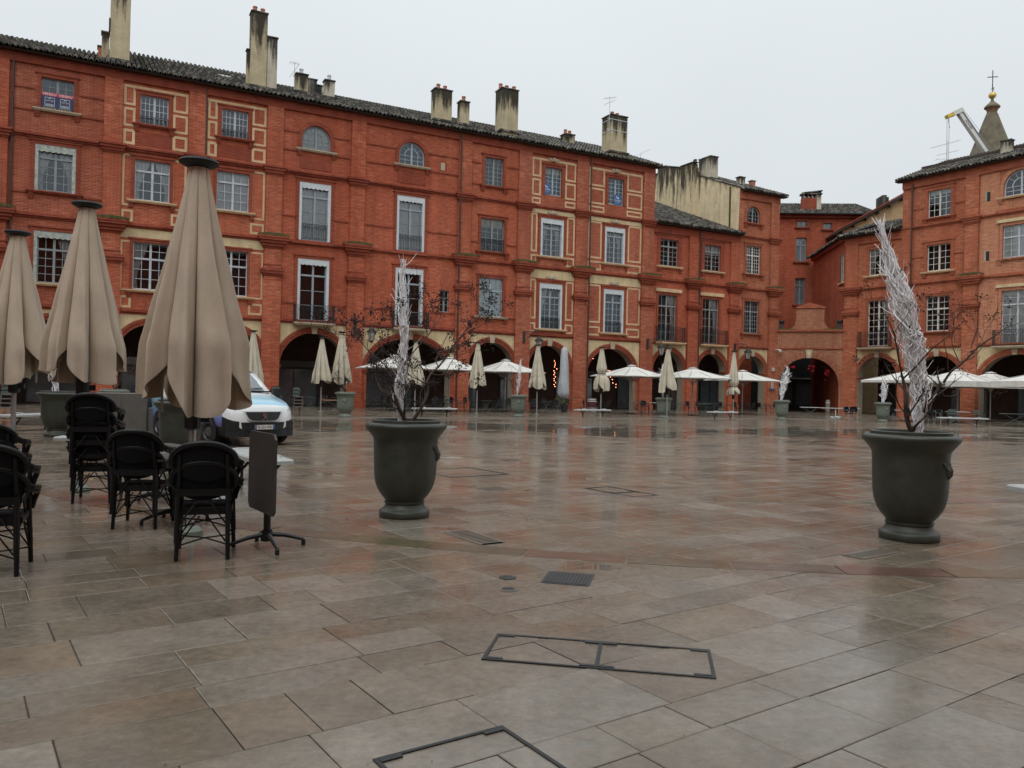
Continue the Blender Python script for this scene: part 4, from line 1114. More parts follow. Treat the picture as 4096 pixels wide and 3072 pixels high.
# ---------------------------------------------------------------- brick gate closing the corner
PG = Vector((22.95, 69.8)); DG = (Vector((28.3, 67.9)) - PG).normalized(); A_G = math.atan2(DG.y, DG.x)
def gate_pt(s, y=0.0, z=0.0): return (PG.x + DG.x*s - DG.y*y, PG.y + DG.y*s + DG.x*y, z)
gt = thing('brick_gate', 'brick gateway with one round arch and a stepped pediment', 'gate', gate_pt(0), A_G)
m = MB(); c, hf, cr = 2.72, 2.42, 4.76; zs = cr - hf; Pq = arc_pts(c, hf, hf, zs, 30)
for y in (0.0, 1.1):
    m.quad((-.3, y, 0), (c - hf, y, 0), (c - hf, y, 7.0), (-.3, y, 7.0)); m.quad((c + hf, y, 0), (5.75, y, 0), (5.75, y, 7.0), (c + hf, y, 7.0))
    for (xa, za), (xb, zb) in zip(Pq[:-1], Pq[1:]): m.quad((xa, y, za), (xb, y, zb), (xb, y, 7.0), (xa, y, 7.0))
for (xa, za), (xb, zb) in zip(Pq[:-1], Pq[1:]): m.quad((xa, 0, za), (xa, 1.1, za), (xb, 1.1, zb), (xb, 0, zb))
for q in (c - hf, c + hf): m.quad((q, 0, 0), (q, 1.1, 0), (q, 1.1, zs), (q, 0, zs))
m.build('wall', 'brick_gate', gt)
nv = 58
for i in range(nv):                                            # the arch ring: bricks on edge
    a0, a1 = math.pi*(i + .10)/nv, math.pi*(i + .90)/nv; r0, r1 = hf - .01, hf + .52
    if abs(math.pi/2 - (a0 + a1)/2) < .075: continue
    k = MB(); k.prism([(c - r*math.cos(a), zs + r*math.sin(a)) for r, a in ((r0, a0), (r0, a1), (r1, a1), (r1, a0))], -.035, .02); k.build('arch_brick', 'brick_gate' if i % 3 else 'brick_trim_orange', gt)
m = MB(); m.prism([(c - .18, cr - .05), (c + .18, cr - .05), (c + .30, cr + .68), (c - .30, cr + .68)], -.14, .05); ks = m.build('keystone', 'stone', gt)
m = MB(); m.prism([(c - .10, cr + .5), (c + .10, cr + .5), (c + .10, cr + .25), (c, cr + .10), (c - .10, cr + .25)], -.17, -.13); m.build('shield', 'cream', ks)
m = MB(); m.box(-.3, 5.75, -.10, 0, 5.50, 5.62); m.box(-.3, 5.75, -.16, 1.2, 7.0, 7.14); m.build('string_course', 'brick_trim_orange', gt)
m = MB(); m.quad((-.3, 1.1, 5.3), (5.75, 1.1, 5.3), (5.75, 9.6, 5.3), (-.3, 9.6, 5.3)); m.quad((-.3, 1.1, 0), (-.3, 9.6, 0), (-.3, 9.6, 5.3), (-.3, 1.1, 5.3)); m.quad((5.75, 1.1, 0), (5.75, 1.1, 5.3), (5.75, 9.6, 5.3), (5.75, 9.6, 0)); m.quad((-.3, 1.1, 7.0), (5.75, 1.1, 7.0), (5.75, 9.6, 7.0), (-.3, 9.6, 7.0)); m.build('shade_passage', 'gallery_wall', gt)  # passage added to keep skylight out, so the archway goes dark
m = MB(); m.box(.1, 1.6, -.1, 1.0, 7.14, 7.24); m.box(3.9, 5.4, -.1, 1.0, 7.14, 7.24); m.build('moss', 'moss', gt)
pol = [(1.62, 7.14), (3.9, 7.14), (3.9, 9.02), (1.62, 9.02)]
m = MB(); m.prism(pol, .0, .55); ped = m.build('pediment', 'brick_gate', gt)
for sg in (-1, 1):
    x0 = 1.62 if sg < 0 else 3.9
    arc = [(x0 + sg*.86*(1 - math.cos(math.pi/2*i/8)), 7.14 + .86*(1 - math.sin(math.pi/2*i/8))) for i in range(9)]
    m = MB(); m.prism([(x0, 7.14)] + arc, .0, .5); m.build('scroll', 'brick_gate', ped)
m = MB(); m.prism([(1.52, 9.02), (4.0, 9.02), (4.0, 9.10), (2.76, 9.50), (1.52, 9.10)], -.10, .6); m.build('pediment_cap', 'brick_trim_orange', ped)
for i, (s, lab) in enumerate(((.45, 'dark floodlight cluster on the left shoulder of the brick gate'), (5.15, 'dark floodlight cluster on the right shoulder of the brick gate'))):
    f = thing('floodlight', lab, 'floodlight', gate_pt(s, .2, 7.24), A_G)
    m = MB(); m.lathe([(.02, 0), (.20, .02), (.24, .25), (.2, .32), (.02, .30)], 14, (0, 0, .42)); m.tube([(0, .1, 0), (0, .1, .5)], .04, 6); m.build('housing', 'ink', f)
    m = MB(); m.box(-.28, .1, -.15, .2, 0, .38); m.build('ballast_box', 'furn_dark', f)
# red garlands hung in the gate, baubles given a faint glow of their own
for i, (s, z, w) in enumerate(((1.4, 4.05, .35), (2.9, 4.10, .55), (4.15, 3.75, .5))):
    t = thing('garland', ('smallest red garland', 'middle red garland', 'lowest red garland')[i] + ' hanging under the gate arch', 'garland', gate_pt(s, .5, z), A_G)
    r = random.Random(i); m = MB()
    for k in range(16):
        x, dz = r.uniform(-w/2, w/2), -abs(r.gauss(0, .25))*(1.4 if i else .5); m.lathe([(.005, -.035), (.035, 0), (.005, .035)], 6, (x, r.uniform(-.05, .05), dz))
    m.build('baubles', 'bauble_glow', t)
    m = MB(); m.tube([(-w/2 - .2, 0, .35), (0, 0, .05), (w/2 + .2, 0, .4)], .02, 5); m.build('cord', 'ink', t)

# ---------------------------------------------------------------- right-hand row
h = House('R', -.25, 4.75, 'low brick corner house right of the gate with one balcony', ('brick_orange', 'brick_trim_orange'), 15.1)
arcade_bay(h, 2.82, 1.72, 1.05, 4.7)
h.window(1.92, 3.75, 11.5, 13.7, cols=2, rows=4, sill='stone', smat='cream_line', frame='pale_paint')
h.window(1.9, 3.75, 5.65, 9.45, cols=2, rows=7, sill=None, frame='pale_paint'); h.balcony(1.4, 4.1, 5.55, 1.3, .55)
h.pilaster(.42, 1.15, ztop=14.7, moss=False); h.course(1.0, 4.75, Z12); h.course(1.0, 4.75, Z23); h.cornice(15.05)
h.roof(.36, 4.0, ze=14.95, x0=-.75); h.wall(); h.gallery()
# street-side wall: the street leaves at a slant, so it is not square to the front
sd_ = Vector((-.755, .656, 0)); sn_ = Vector((-.656, -.755, 0)); o_ = Vector((.02, .02, 0))
m = MB(); e_ = o_ + sd_*11
for za, zb in ((0, 11.3), (13.8, 15.2)): m.quad(tuple(o_ + Vector((0, 0, za))), tuple(o_ + Vector((0, 0, zb))), tuple(e_ + Vector((0, 0, zb))), tuple(e_ + Vector((0, 0, za))))
for t0, t1 in ((0, .55), (1.65, 11)): m.quad(*[tuple(o_ + sd_*a + Vector((0, 0, z))) for a, z in ((t0, 11.3), (t0, 13.8), (t1, 13.8), (t1, 11.3))])
m.build('side_wall', 'brick', h.o)
m = MB()
for a in (.58, 1.06, 1.54): m.obox(o_ + sd_*(a + .03) - sn_*.12 + Vector((0, 0, 12.55)), sd_*.05, sn_*.03, Vector((0, 0, 1.25)))
for z in (11.35, 12.0, 12.6, 13.2, 13.75): m.obox(o_ + sd_*1.1 - sn_*.12 + Vector((0, 0, z)), sd_*.55, sn_*.025, Vector((0, 0, .03)))
sw = m.build('window', 'pale_paint', h.o)
q = MB(); q.quad(*[tuple(o_ + sd_*a - sn_*.14 + Vector((0, 0, z))) for a, z in ((.5, 11.3), (.5, 13.8), (1.7, 13.8), (1.7, 11.3))]); q.build('pane', 'van_glass', sw)
q = MB(); q.obox(o_ + sd_*1.1 + sn_*.06 + Vector((0, 0, 11.24)), sd_*.8, sn_*.10, Vector((0, 0, .06))); q.build('sill', 'cream_line', sw)
m = MB(); m.obox(o_ + sd_*5.5 + sn_*.12 + Vector((0, 0, 14.9)), sd_*5.5, sn_*.14, Vector((0, 0, .16))); m.build('side_cornice', 'brick_trim_orange', h.o)
rs = tile_roof(0, 11.7, -.6, 2.6, 15.0, .36); rs.parent = h.o
rs.location = o_ + sd_*11.2; rs.rotation_euler = (0, 0, math.atan2(-sd_.y, -sd_.x))
h = House('R', 4.75, 24.0, 'tall brick house at the right edge, paler towards the right', ('brick_orange', 'brick_trim_orange'), 18.95)
arcade_bay(h, 7.72, 1.85, 5.6, 9.65); arcade_bay(h, 13.3, 2.45, 10.7, 15.9); arcade_bay(h, 19.2, 2.3, 17.0, 21.5)
h.window(6.78, 8.56, 15.5, 17.6, cols=2, rows=4, sill='brick', frame='pale_paint', surround=.28)
h.window(6.78, 8.6, 11.32, 13.38, cols=2, rows=4, sill='stone', smat='cream_line', frame='pale_paint', surround=.28)
h.window(6.78, 8.58, 6.66, 9.4, cols=2, rows=4, rows_t=2, transom=.36, sill='brick', frame='pale_paint', surround=.2)
for wl in (12.3, 18.2):
    h.window(wl, wl + 2.3, 16.12, 17.95, arch=True, cols=2, rows=2, sill='stone', smat='cream_line', trim='brick_pale')
    h.window(wl, wl + 2.1, 11.7, 14.05, cols=2, rows=3, rows_t=2, transom=.36, sill='brick', shutters=True, trim='brick_pale')
    h.window(wl, wl + 2.1, 5.5, 9.37, cols=2, rows=4, rows_t=2, transom=.26, sill=None, shutters=wl > 0, trim='brick_pale')
    h.band(wl - .35, wl + 2.45, 14.28, 14.5, .16, 'cream', 'lintel'); h.band(wl - .35, wl + 2.45, 9.6, 9.82, .16, 'cream', 'lintel')
    h.balcony(wl - .35, wl + 2.5, 5.38, 1.15, .55)
    h.band(wl - .45, wl + 2.6, 10.42, 10.62, .2, name='sill_course'); h.band(wl - .45, wl + 2.6, 14.95, 15.2, .2, name='hood')
for z0, z1 in ((16.03, 16.72), (11.66, 12.37)):
    m = MB(); m.box(h.X(11.08), h.X(11.4), -.012, 0, z0, z1); k = m.build('slit_window', 'ink', h.o)
    m = MB(); m.box(h.X(11.05), h.X(11.16), -.03, 0, z0, z1); m.box(h.X(11.05), h.X(11.44), -.03, 0, z1, z1 + .06); m.build('jamb', 'stone', k)
# the stretch beyond the second pilaster is paler brick
m = MB(); xs = [10.72, 11.05, 11.44, 12.3, 14.4, 14.6, 15.95]
m.quad((h.X(10.7), -.008, 5.62), (h.X(12.02), -.008, 5.62), (h.X(12.02), -.008, 18.1), (h.X(10.7), -.008, 18.1))
m.quad((h.X(12.02), -.008, 9.84), (h.X(14.65), -.008, 9.84), (h.X(14.65), -.008, 11.5), (h.X(12.02), -.008, 11.5)); m.quad((h.X(12.02), -.008, 14.52), (h.X(14.9), -.008, 14.52), (h.X(14.9), -.008, 15.9), (h.X(12.02), -.008, 15.9))
m.quad((h.X(14.65), -.008, 5.62), (h.X(15.95), -.008, 5.62), (h.X(15.95), -.008, 15.9), (h.X(14.65), -.008, 15.9))
m.build('pale_brickwork', 'brick_pale', h.o)
h.pilaster(10.16, 1.0, ztop=18.2); h.pilaster(16.45, 1.0, ztop=18.2); h.pilaster(22.2, 1.0, ztop=18.2)
h.band(4.75, 5.5, 0, 15.0, .1, 'brick_orange', 'quoin'); h.course(5.5, 24, Z12); h.course(4.75, 24, Z23); h.course(4.75, 24, Z34); h.cornice(18.9); h.pipe(5.62, 0, 18.4, -.2)
storey_bands(h, [(5.6, 9.65, 6.5, 8.85)], (12.6, 6.9, 16.4))
h.roof(.38, 7, ze=18.75, x0=4.35); h.wall(); h.gallery()
chimney(h, 11.2, 2.8, 19.9, 21.0, .75, .5, 'chimney_pale', 0)
m = MB(); m.box(h.X(4.3), h.X(13.0), 3.4, 3.5, h.rz(3.4) - .3, h.rz(3.4) + .35); m.build('ridge_board', 'eave_wood', h.o)

# ---------------------------------------------------------------- houses behind the gate
eh = thing('street_house', 'brick house in the street behind the gate, with small attic windows', 'house', (21.0, 80.5, 0), R(-4))
E_W = [(7.2, 8.15, 18.30, 18.95), (9.75, 10.6, 18.1, 18.75), (7.1, 8.15, 14.85, 17.25), (7.1, 8.1, 10.55, 13.2)]
m = MB(); xs = sorted({0, 14.5, *[w[0] for w in E_W], *[w[1] for w in E_W]}); zs = sorted({0, 19.6, *[w[2] for w in E_W], *[w[3] for w in E_W]})
for xa, xb in zip(xs[:-1], xs[1:]):
    for za, zb in zip(zs[:-1], zs[1:]):
        if any(w[0] < (xa+xb)/2 < w[1] and w[2] < (za+zb)/2 < w[3] for w in E_W): continue
        m.quad((xa, 0, za), (xb, 0, za), (xb, 0, zb), (xa, 0, zb))
for x0, x1, z0, z1 in E_W:
    for f in (((x0,0,z0),(x0,.3,z0),(x0,.3,z1),(x0,0,z1)), ((x1,0,z0),(x1,0,z1),(x1,.3,z1),(x1,.3,z0)), ((x0,0,z1),(x0,.3,z1),(x1,.3,z1),(x1,0,z1)), ((x0,0,z0),(x1,0,z0),(x1,.3,z0),(x0,.3,z0))): m.quad(*f)
m.quad((0, 0, 0), (0, 0, 19.6), (0, 9, 19.6), (0, 9, 0)); m.quad((14.5, 0, 0), (14.5, 9, 0), (14.5, 9, 19.6), (14.5, 0, 19.6)); m.quad((0, 9, 0), (0, 9, 19.6), (14.5, 9, 19.6), (14.5, 9, 0))
m.build('wall', 'brick', eh)
for x0, x1, z0, z1 in E_W:
    m = MB(); y = .2; f = .08; cx = (x0 + x1)/2
    m.box(x0, x0 + f, y, y + .06, z0, z1); m.box(x1 - f, x1, y, y + .06, z0, z1); m.box(x0, x1, y, y + .06, z0, z0 + f); m.box(x0, x1, y, y + .06, z1 - f, z1); m.box(cx - .05, cx + .05, y - .02, y + .06, z0, z1)
    if z1 - z0 > 1.5: m.box(x0, x1, y - .02, y + .06, z1 - .8, z1 - .7)
    w = m.build('window', 'grey_paint', eh)
    m = MB(); m.quad((x0, y + .04, z0), (x1, y + .04, z0), (x1, y + .04, z1), (x0, y + .04, z1)); m.build('pane', 'van_glass', w)
    m = MB(); m.box(x0 - .25, x1 + .25, -.2, 0, z0 - .14, z0); m.build('sill', 'brick_trim', w)
m = MB(); m.box(-.2, 14.7, -.35, 0, 19.2, 19.45); m.box(-.2, 14.7, -.5, 0, 19.45, 19.62); m.build('cornice', 'brick_trim', eh)
rf = tile_roof(-.4, 14.9, -.7, 6, 19.55, .36); rf.parent = eh
m = MB(); m.tube([(-.4, -.75, 19.56), (14.9, -.75, 19.50)], .09, 6); m.build('gutter', 'iron', eh)
m = MB(); m.bbox(8.0, 9.35, 1.0, 1.9, 19.5, 21.5); k = m.build('chimney', 'brick_trim', eh)
m = MB(); m.bbox(9.36, 9.8, 1.0, 1.9, 19.5, 22.1); m.build('flue', 'chimney_pale', k)
for q in (8.05, 8.45, 8.85, 9.25): m = MB(); m.box(q, q + .10, 1.0, 1.9, 21.5, 21.85); m.build('vent_brick', 'roof_tile', k)
m = MB(); m.box(7.9, 9.9, .9, 2.0, 21.85, 21.95); m.obox((8.9, 1.45, 22.1), (1.0, 0, .12), (0, .55, 0), (0, 0, .05)); m.build('capstone', 'roof_tile', k)
m = MB(); m.box(3.0, 12.5, -.08, -.02, 0, 5.4); k = m.build('shop_front', 'furn_dark', eh)  # shop front drawn up tall and dark to darken the view through the arch
for q in (5.3, 7.4, 9.5): m = MB(); m.box(q, q + 1.7, -.10, -.08, .5, 2.9); m.build('pane', 'van_glass', k)
m = MB(); m.box(5.0, 11.5, -.3, -.02, 3.1, 3.2); m.build('awning_rail', 'table_pale', k)
gh = thing('rear_house', 'tan gable with a red verge rising behind the low corner house', 'house', (31.2, 77.5, 0), R(-6))
m = MB(); m.prism([(0, 0), (8.2, 0), (8.2, 22.0), (0, 17.2)], 0, .4); m.build('wall', 'tan_wall', gh)
m = MB(); m.prism([(-.5, 17.0), (8.3, 22.1), (8.3, 22.32), (-.5, 17.22)], -.55, 6.0); m.build('roof', 'eave_wood', gh)
m = MB(); m.prism([(-.5, 17.23), (8.3, 22.33), (8.3, 22.46), (-.5, 17.36)], -.62, -.40); m.build('verge', 'brick_trim', gh)
for i in range(7): x = .3 + i*1.1; m = MB(); m.box(x, x + .14, -.5, .0, 17.29 + x*.58 - .26, 17.29 + x*.58 - .08); m.build('purlin', 'eave_wood', gh)
m = MB(); m.box(4.0, 4.9, .5, 1.4, 19.4, 20.9); m.box(4.3, 4.7, .5, 1.4, 20.9, 21.1); m.build('chimney', 'roof_tile', gh)
# church spire and crane far behind
sp_ = thing('church_spire', 'grey stone church spire with a gilded ball and iron cross', 'spire', (77.1, 130, 0))
m = MB(); m.lathe([(4.2, 0), (4.2, 33.0), (4.6, 33.2), (4.6, 34.0), (4.2, 34.1), (4.0, 38.5)], 8, a0=R(22.5)); m.build('tower', 'spire_brick', sp_)
m = MB(); m.lathe([(4.0, 38.5), (3.55, 40.2), (.85, 47.9), (.72, 48.1)], 8, a0=R(22.5)); m.build('cone', 'spire_stone', sp_)
m = MB(); m.lathe([(.72, 48.05), (.80, 48.4), (1.0, 48.75), (1.18, 48.85)], 8, a0=R(22.5)); m.build('neck', 'spire_brick', sp_)
m = MB(); m.lathe([(1.18, 48.85), (1.14, 49.1), (.72, 49.5), (.30, 49.9), (.16, 50.4), (.02, 50.45)], 12); m.build('cap', 'spire_stone', sp_)
m = MB(); m.lathe([(.6*math.sin(math.pi*i/12) + .001, 50.9 - .55*math.cos(math.pi*i/12)) for i in range(13)], 16); m.build('ball', 'gold', sp_, smooth=True)
m = MB(); m.tube([(0, 0, 51.3), (0, 0, 55.0)], .07, 6); m.tube([(-.85, 0, 53.85), (.85, 0, 53.98)], .07, 6); m.tube([(-.28, 0, 51.9), (.28, 0, 52.2)], .05, 5); m.tube([(.28, 0, 51.7), (-.1, 0, 52.6)], .05, 5); m.build('cross', 'iron', sp_)
cr = thing('mobile_crane', 'white telescopic crane boom with yellow head beside the spire', 'crane', (66.5, 105, 0))
b0, b1 = Vector((-4.2, 0, 33.0)), Vector((-8.5, 0, 39.0)); bd = (b1 - b0).normalized(); bn = Vector((0, 1, 0)); bu = bd.cross(bn)
bl0 = Vector((10.5, 0, 12.5))
m = MB(); mid = (bl0 + b1)/2; L2 = (b1 - bl0).length/2; d2 = (b1 - bl0).normalized(); u2 = d2.cross(bn)
m.obox(mid, d2*L2, bn*.34, u2*.29); m.build('boom', 'crane_white', cr)
m = MB(); m.obox(mid - u2*.24, d2*(L2 - .1), bn*.36, u2*.11); m.build('boom_underside', 'crane_grey', cr)
m = MB(); m.obox(b1 + Vector((-.35, 0, .10)), Vector((.62, 0, .32)), bn*.45, Vector((-.12, 0, .24))); hd = m.build('head', 'crane_white', cr)
m = MB(); m.obox(b1 + Vector((-1.15, 0, -.30)), Vector((.55, 0, .25)), bn*.4, Vector((-.1, 0, .20))); m.build('sheave', 'crane_yellow', hd)
m = MB()
for dx in (-1.62, -1.35): m.tube([b1 + Vector((dx, 0, -.4)), b1 + Vector((dx + .1, 0, -14))], .022, 4)
m.tube([b1 + Vector((-1.5, 0, -.5)), b1 + Vector((-1.28, 0, -2.0))], .03, 4); m.tube([b1 + Vector((.5, 0, .5)), b1 + Vector((5.2, 0, -5.4))], .02, 4); m.build('cable', 'iron', cr)
text_part('NOVAER', .36, 'ink', cr, b1 + d2*(-1.9) + Vector((0, -.37, 0)) + u2*.08, -d2, u2 if u2.z > 0 else -u2)
m = MB(); m.box(6, 14, -1.4, 1.4, .6, 3.2); m.build('carrier', 'crane_white', cr)
m = MB(); m.obox((10.2, 0, 7.5), (.7, 0, 0), (0, .7, 0), (0, 0, 5.6)); m.build('turret', 'crane_grey', cr)
for x in (7, 9, 11, 13):
    for y in (-1.3, 1.3): m = MB(); m.lathe([(.01, -.2), (.6, -.2), (.6, .2), (.01, .2)], 16); k = m.build('wheel', 'rubber', cr, loc=(x, y, .6)); k.rotation_euler = (R(90), 0, 0)
# television aerials
def aerial(label, loc, rz, h, booms):
    t = thing('tv_aerial', label, 'aerial', loc, rz)
    m = MB(); m.tube([(0, 0, 0), (0, 0, h)], .022, 5); m.build('mast', 'zinc', t)
    for (z, l0, l1, tilt, n, el) in booms:
        m = MB(); m.tube([(l0, 0, z + l0*tilt), (l1, 0, z + l1*tilt)], .014, 4)
        for i in range(n):
            x = l0 + (l1 - l0)*(i + .3)/n; m.tube([(x, -el, z + x*tilt), (x, el, z + x*tilt)], .008, 4); m.tube([(x, 0, z + x*tilt - .02), (x, 0, z + x*tilt + .04)], .008, 4)
        m.build('boom', 'zinc', t)
    return t
aerial('tall aerial mast strapped to the rightmost chimney of the long row', left_pt(2.80, .57, 21.6), A_L, 2.9, [(2.75, -.5, .6, .25, 6, .25), (2.4, -.45, .5, .55, 8, .22)])
aerial('small slanted aerial at the right end of the long roof', left_pt(8.4, 4.0, 20.9), A_L, .9, [(.8, -.35, .9, .6, 8, .2)])
aerial('aerial beside the small chimneys above the arched attic windows', left_pt(-20.75, 3.8, 21.2), A_L, 2.2, [(1.6, -.3, .3, 1.6, 9, .25), (2.1, -.35, .35, .0, 4, .35)])
aerial('tall aerial with three booms beside the crane', (36.6, 68.0, 19.6), 0.0, 3.85, [(3.6, -1.4, 1.1, .30, 14, .3), (2.8, -.9, 1.0, .25, 9, .3), (2.25, -1.0, 1.2, .03, 5, .5)])
# ---------------------------------------------------------------- parasols
def closed_parasol(label, x, y, rz, ztop, zlow, zhem, rmax, mat='canvas_beige', seed=1, base=True, strap=None, name='closed_parasol', group=None, npts=256, ribs=True):
    r = random.Random(seed); t = thing(name, label, 'parasol', (x, y, 0), rz, group)
    N, M = npts, 34
    ph = [r.uniform(0, 6.28) for _ in range(8)]
    zt = ztop - .09; rt = rmax*.20
    def cone(z): u = (zt - z)/(zt - zhem); return rt + (rmax - rt)*max(0, u)**1.08
    # eight ribs folded against the pole: the corner ribs reach low, the side ribs end high;
    # the cloth between them hangs out in rolled pleats that all lean one way
    per = N//8; lob = [(r.uniform(.82, 1.14), r.uniform(.45, 1.45), r.uniform(0, 6.28)) for _ in range(8)]; V = []
    tip = [(zlow + r.uniform(-.03, .20)) if k % 2 == 0 else (zhem + r.uniform(-.22, .14)) for k in range(8)]
    for j in range(M + 1):
        f = j/M
        for i in range(N):
            k_ = i//per; u = (i % per)/per; A, TW, P0 = lob[k_]
            lo_, hi_ = tip[k_], tip[(k_ + 1) % 8]
            us = u**2.6 if k_ % 2 == 0 else 1 - (1 - u)**2.6
            hem = lo_ + (hi_ - lo_)*us - .05*math.sin(math.pi*u) + .025*math.sin(5*u + P0)
            z = zt + (hem - zt)*f; d = (zt - z)/(zt - zhem)                      # 1 at the side-rib tips
            base = cone(z) if z > zhem else cone(zhem)*(1 + .05*(zhem - z)/(zhem - zlow))
            bulge = math.sin(math.pi*u)**.62
            dep = min(.42, .10 + .33*d)
            rad = base*((1 - dep) + dep*bulge*A)
            rad += base*.050*d*math.sin(u*12.5 + P0 + z*.8)*bulge + base*.012*math.sin(z*9 + P0*3 + u*6)*d
            if strap and abs(z - strap) < .6: rad *= 1 - .42*math.exp(-((z - strap)/.18)**2)
            a = (k_ + u)*math.pi/4 + R(17)*TW*min(1, d)*bulge*math.sin(math.pi*min(1, u*1.15))
            V.append((rad*math.cos(a), rad*math.sin(a), z))
    F = [(j*N + i, j*N + (i+1) % N, (j+1)*N + (i+1) % N, (j+1)*N + i) for j in range(M) for i in range(N)]
    m = MB(); m.add(V, F); c = m.build('canopy', mat, t, smooth=70)
    hm = MB()
    for i in range(N):                                                          # stitched hem, doubled cloth
        p, q = V[M*N + i], V[M*N + (i+1) % N]; hm.quad(p, q, (q[0]*.985, q[1]*.985, q[2] + .035), (p[0]*.985, p[1]*.985, p[2] + .035)); hm.quad((p[0]*1.006, p[1]*1.006, p[2]), (q[0]*1.006, q[1]*1.006, q[2]), (q[0]*1.006, q[1]*1.006, q[2] + .03), (p[0]*1.006, p[1]*1.006, p[2] + .03))
    hm.build('hem', mat, c)
    k = MB(); k.lathe([(.02, ztop - .10), (.12, ztop - .08), (.19, ztop - .045), (.20, ztop - .03), (.185, ztop - .008), (.02, ztop + .0)], 28); k.build('cap', 'cap_black', t, smooth=False)
    if strap: k = MB(); k.lathe([(rmax*.62, strap - .02), (rmax*.64, strap), (rmax*.62, strap + .02)], 24); k.build('strap', 'ink', t)
    k = MB(); k.tube([(0, 0, .02), (0, 0, ztop - .1)], .038, 10); k.build('pole', 'alu', t)
    k = MB(); k.lathe([(.05, zlow - .18), (.085, zlow - .16), (.09, zlow + .12), (.05, zlow + .16)], 12); k.box(.06, .16, -.03, .03, zlow - .1, zlow - .02); k.build('crank', 'black_plastic', t)
    if ribs:
        for q in range(4):
            a = q*math.pi/2 + .12; k = MB(); d = (math.cos(a), math.sin(a)); rr = rmax*.60
            k.obox((d[0]*rr, d[1]*rr, zlow + .30), (.012, 0, 0), (0, .016, 0), (0, 0, .30)); k.build('rib_end', 'alu', t)
    if base: k = MB(); k.lathe([(.02, .0), (.125, .0), (.125, .05), (.09, .085), (.05, .10)], 20); k.build('base', 'urn_far', t)
    return t
closed_parasol('big closed beige parasol behind the front pair of stacked chairs', -3.29, 8.27, R(22), 3.88, 1.27, 1.98, .495, seed=3)
closed_parasol('second closed beige parasol from the left, above the tall chair stack', -6.02, 11.22, R(40), 4.06, 1.52, 2.05, .52, seed=8)
closed_parasol('closed beige parasol cut by the left edge', -8.15, 13.1, R(8), 3.98, 1.50, 2.0, .53, seed=15)
FAR = [(-12.85, 39.6, 4.15, 'closed parasol half hidden behind the van roof'), (-10.35, 43.4, 4.10, 'closed parasol beside the two wicker chair stacks'), (-8.25, 38.6, 4.12, 'closed parasol right behind the leftmost far planter'),
       (-5.35, 44.2, 4.05, 'closed parasol seen through the left bare shrub'), (-2.01, 46.2, 4.19, 'closed parasol between two open white ones, left of the pale thin sculpture'), (1.51, 47.9, 4.22, 'closed parasol right of the thin pale sculpture'),
       (9.05, 46.6, 4.15, 'closed parasol behind the planter left of the low house arches')]
for i, (x, y, zt, lab) in enumerate(FAR):
    closed_parasol(lab, x, y, R(20 + 31*i), zt, 1.56, 1.92 + .08*(i % 2), .50, 'canvas_far', 20 + i, npts=128, ribs=False)
closed_parasol('closed parasol tied with a dark strap halfway down', 5.43, 48.7, R(15), 4.2, 1.5, 2.0, .50, 'canvas_far', 41, strap=2.55, npts=128, ribs=False)
closed_parasol('slim closed parasol tied near its bottom, left of the gate', 14.62, 52.8, R(40), 4.36, 1.35, 1.8, .42, 'canvas_far', 42, strap=2.0, npts=128, ribs=False)
t = thing('covered_parasol', 'closed parasol wrapped in a crumpled grey cover', 'parasol', (3.54, 54.7, 0), 0)
r = random.Random(5); V = []; N = 40; PR_ = [(.02, 4.43), (.10, 4.42), (.20, 4.30), (.24, 4.0), (.27, 3.4), (.29, 2.8), (.33, 2.2), (.36, 1.75), (.385, 1.35), (.36, 1.18), (.24, .95), (.10, .86)]
for rr, z in PR_:
    for i in range(N): a = 2*math.pi*i/N; V.append((rr*(1 + .07*math.sin(5*a + z*3) + r.uniform(-.05, .05))*math.cos(a), rr*(1 + .07*math.sin(5*a + z*3) + r.uniform(-.05, .05))*math.sin(a), z + r.uniform(-.03, .03)))
m = MB(); m.add(V, [(j*N + i, j*N + (i+1) % N, (j+1)*N + (i+1) % N, (j+1)*N + i) for j in range(len(PR_) - 1) for i in range(N)]); m.build('cover', 'cover_grey', t, smooth=True)
m = MB(); m.tube([(0, 0, 0), (0, 0, 1.0)], .045, 10); m.build('pole', 'alu', t); m = MB(); m.lathe([(.12, 0), (.12, .06), (.05, .08)], 12); m.build('base', 'black_plastic', t)

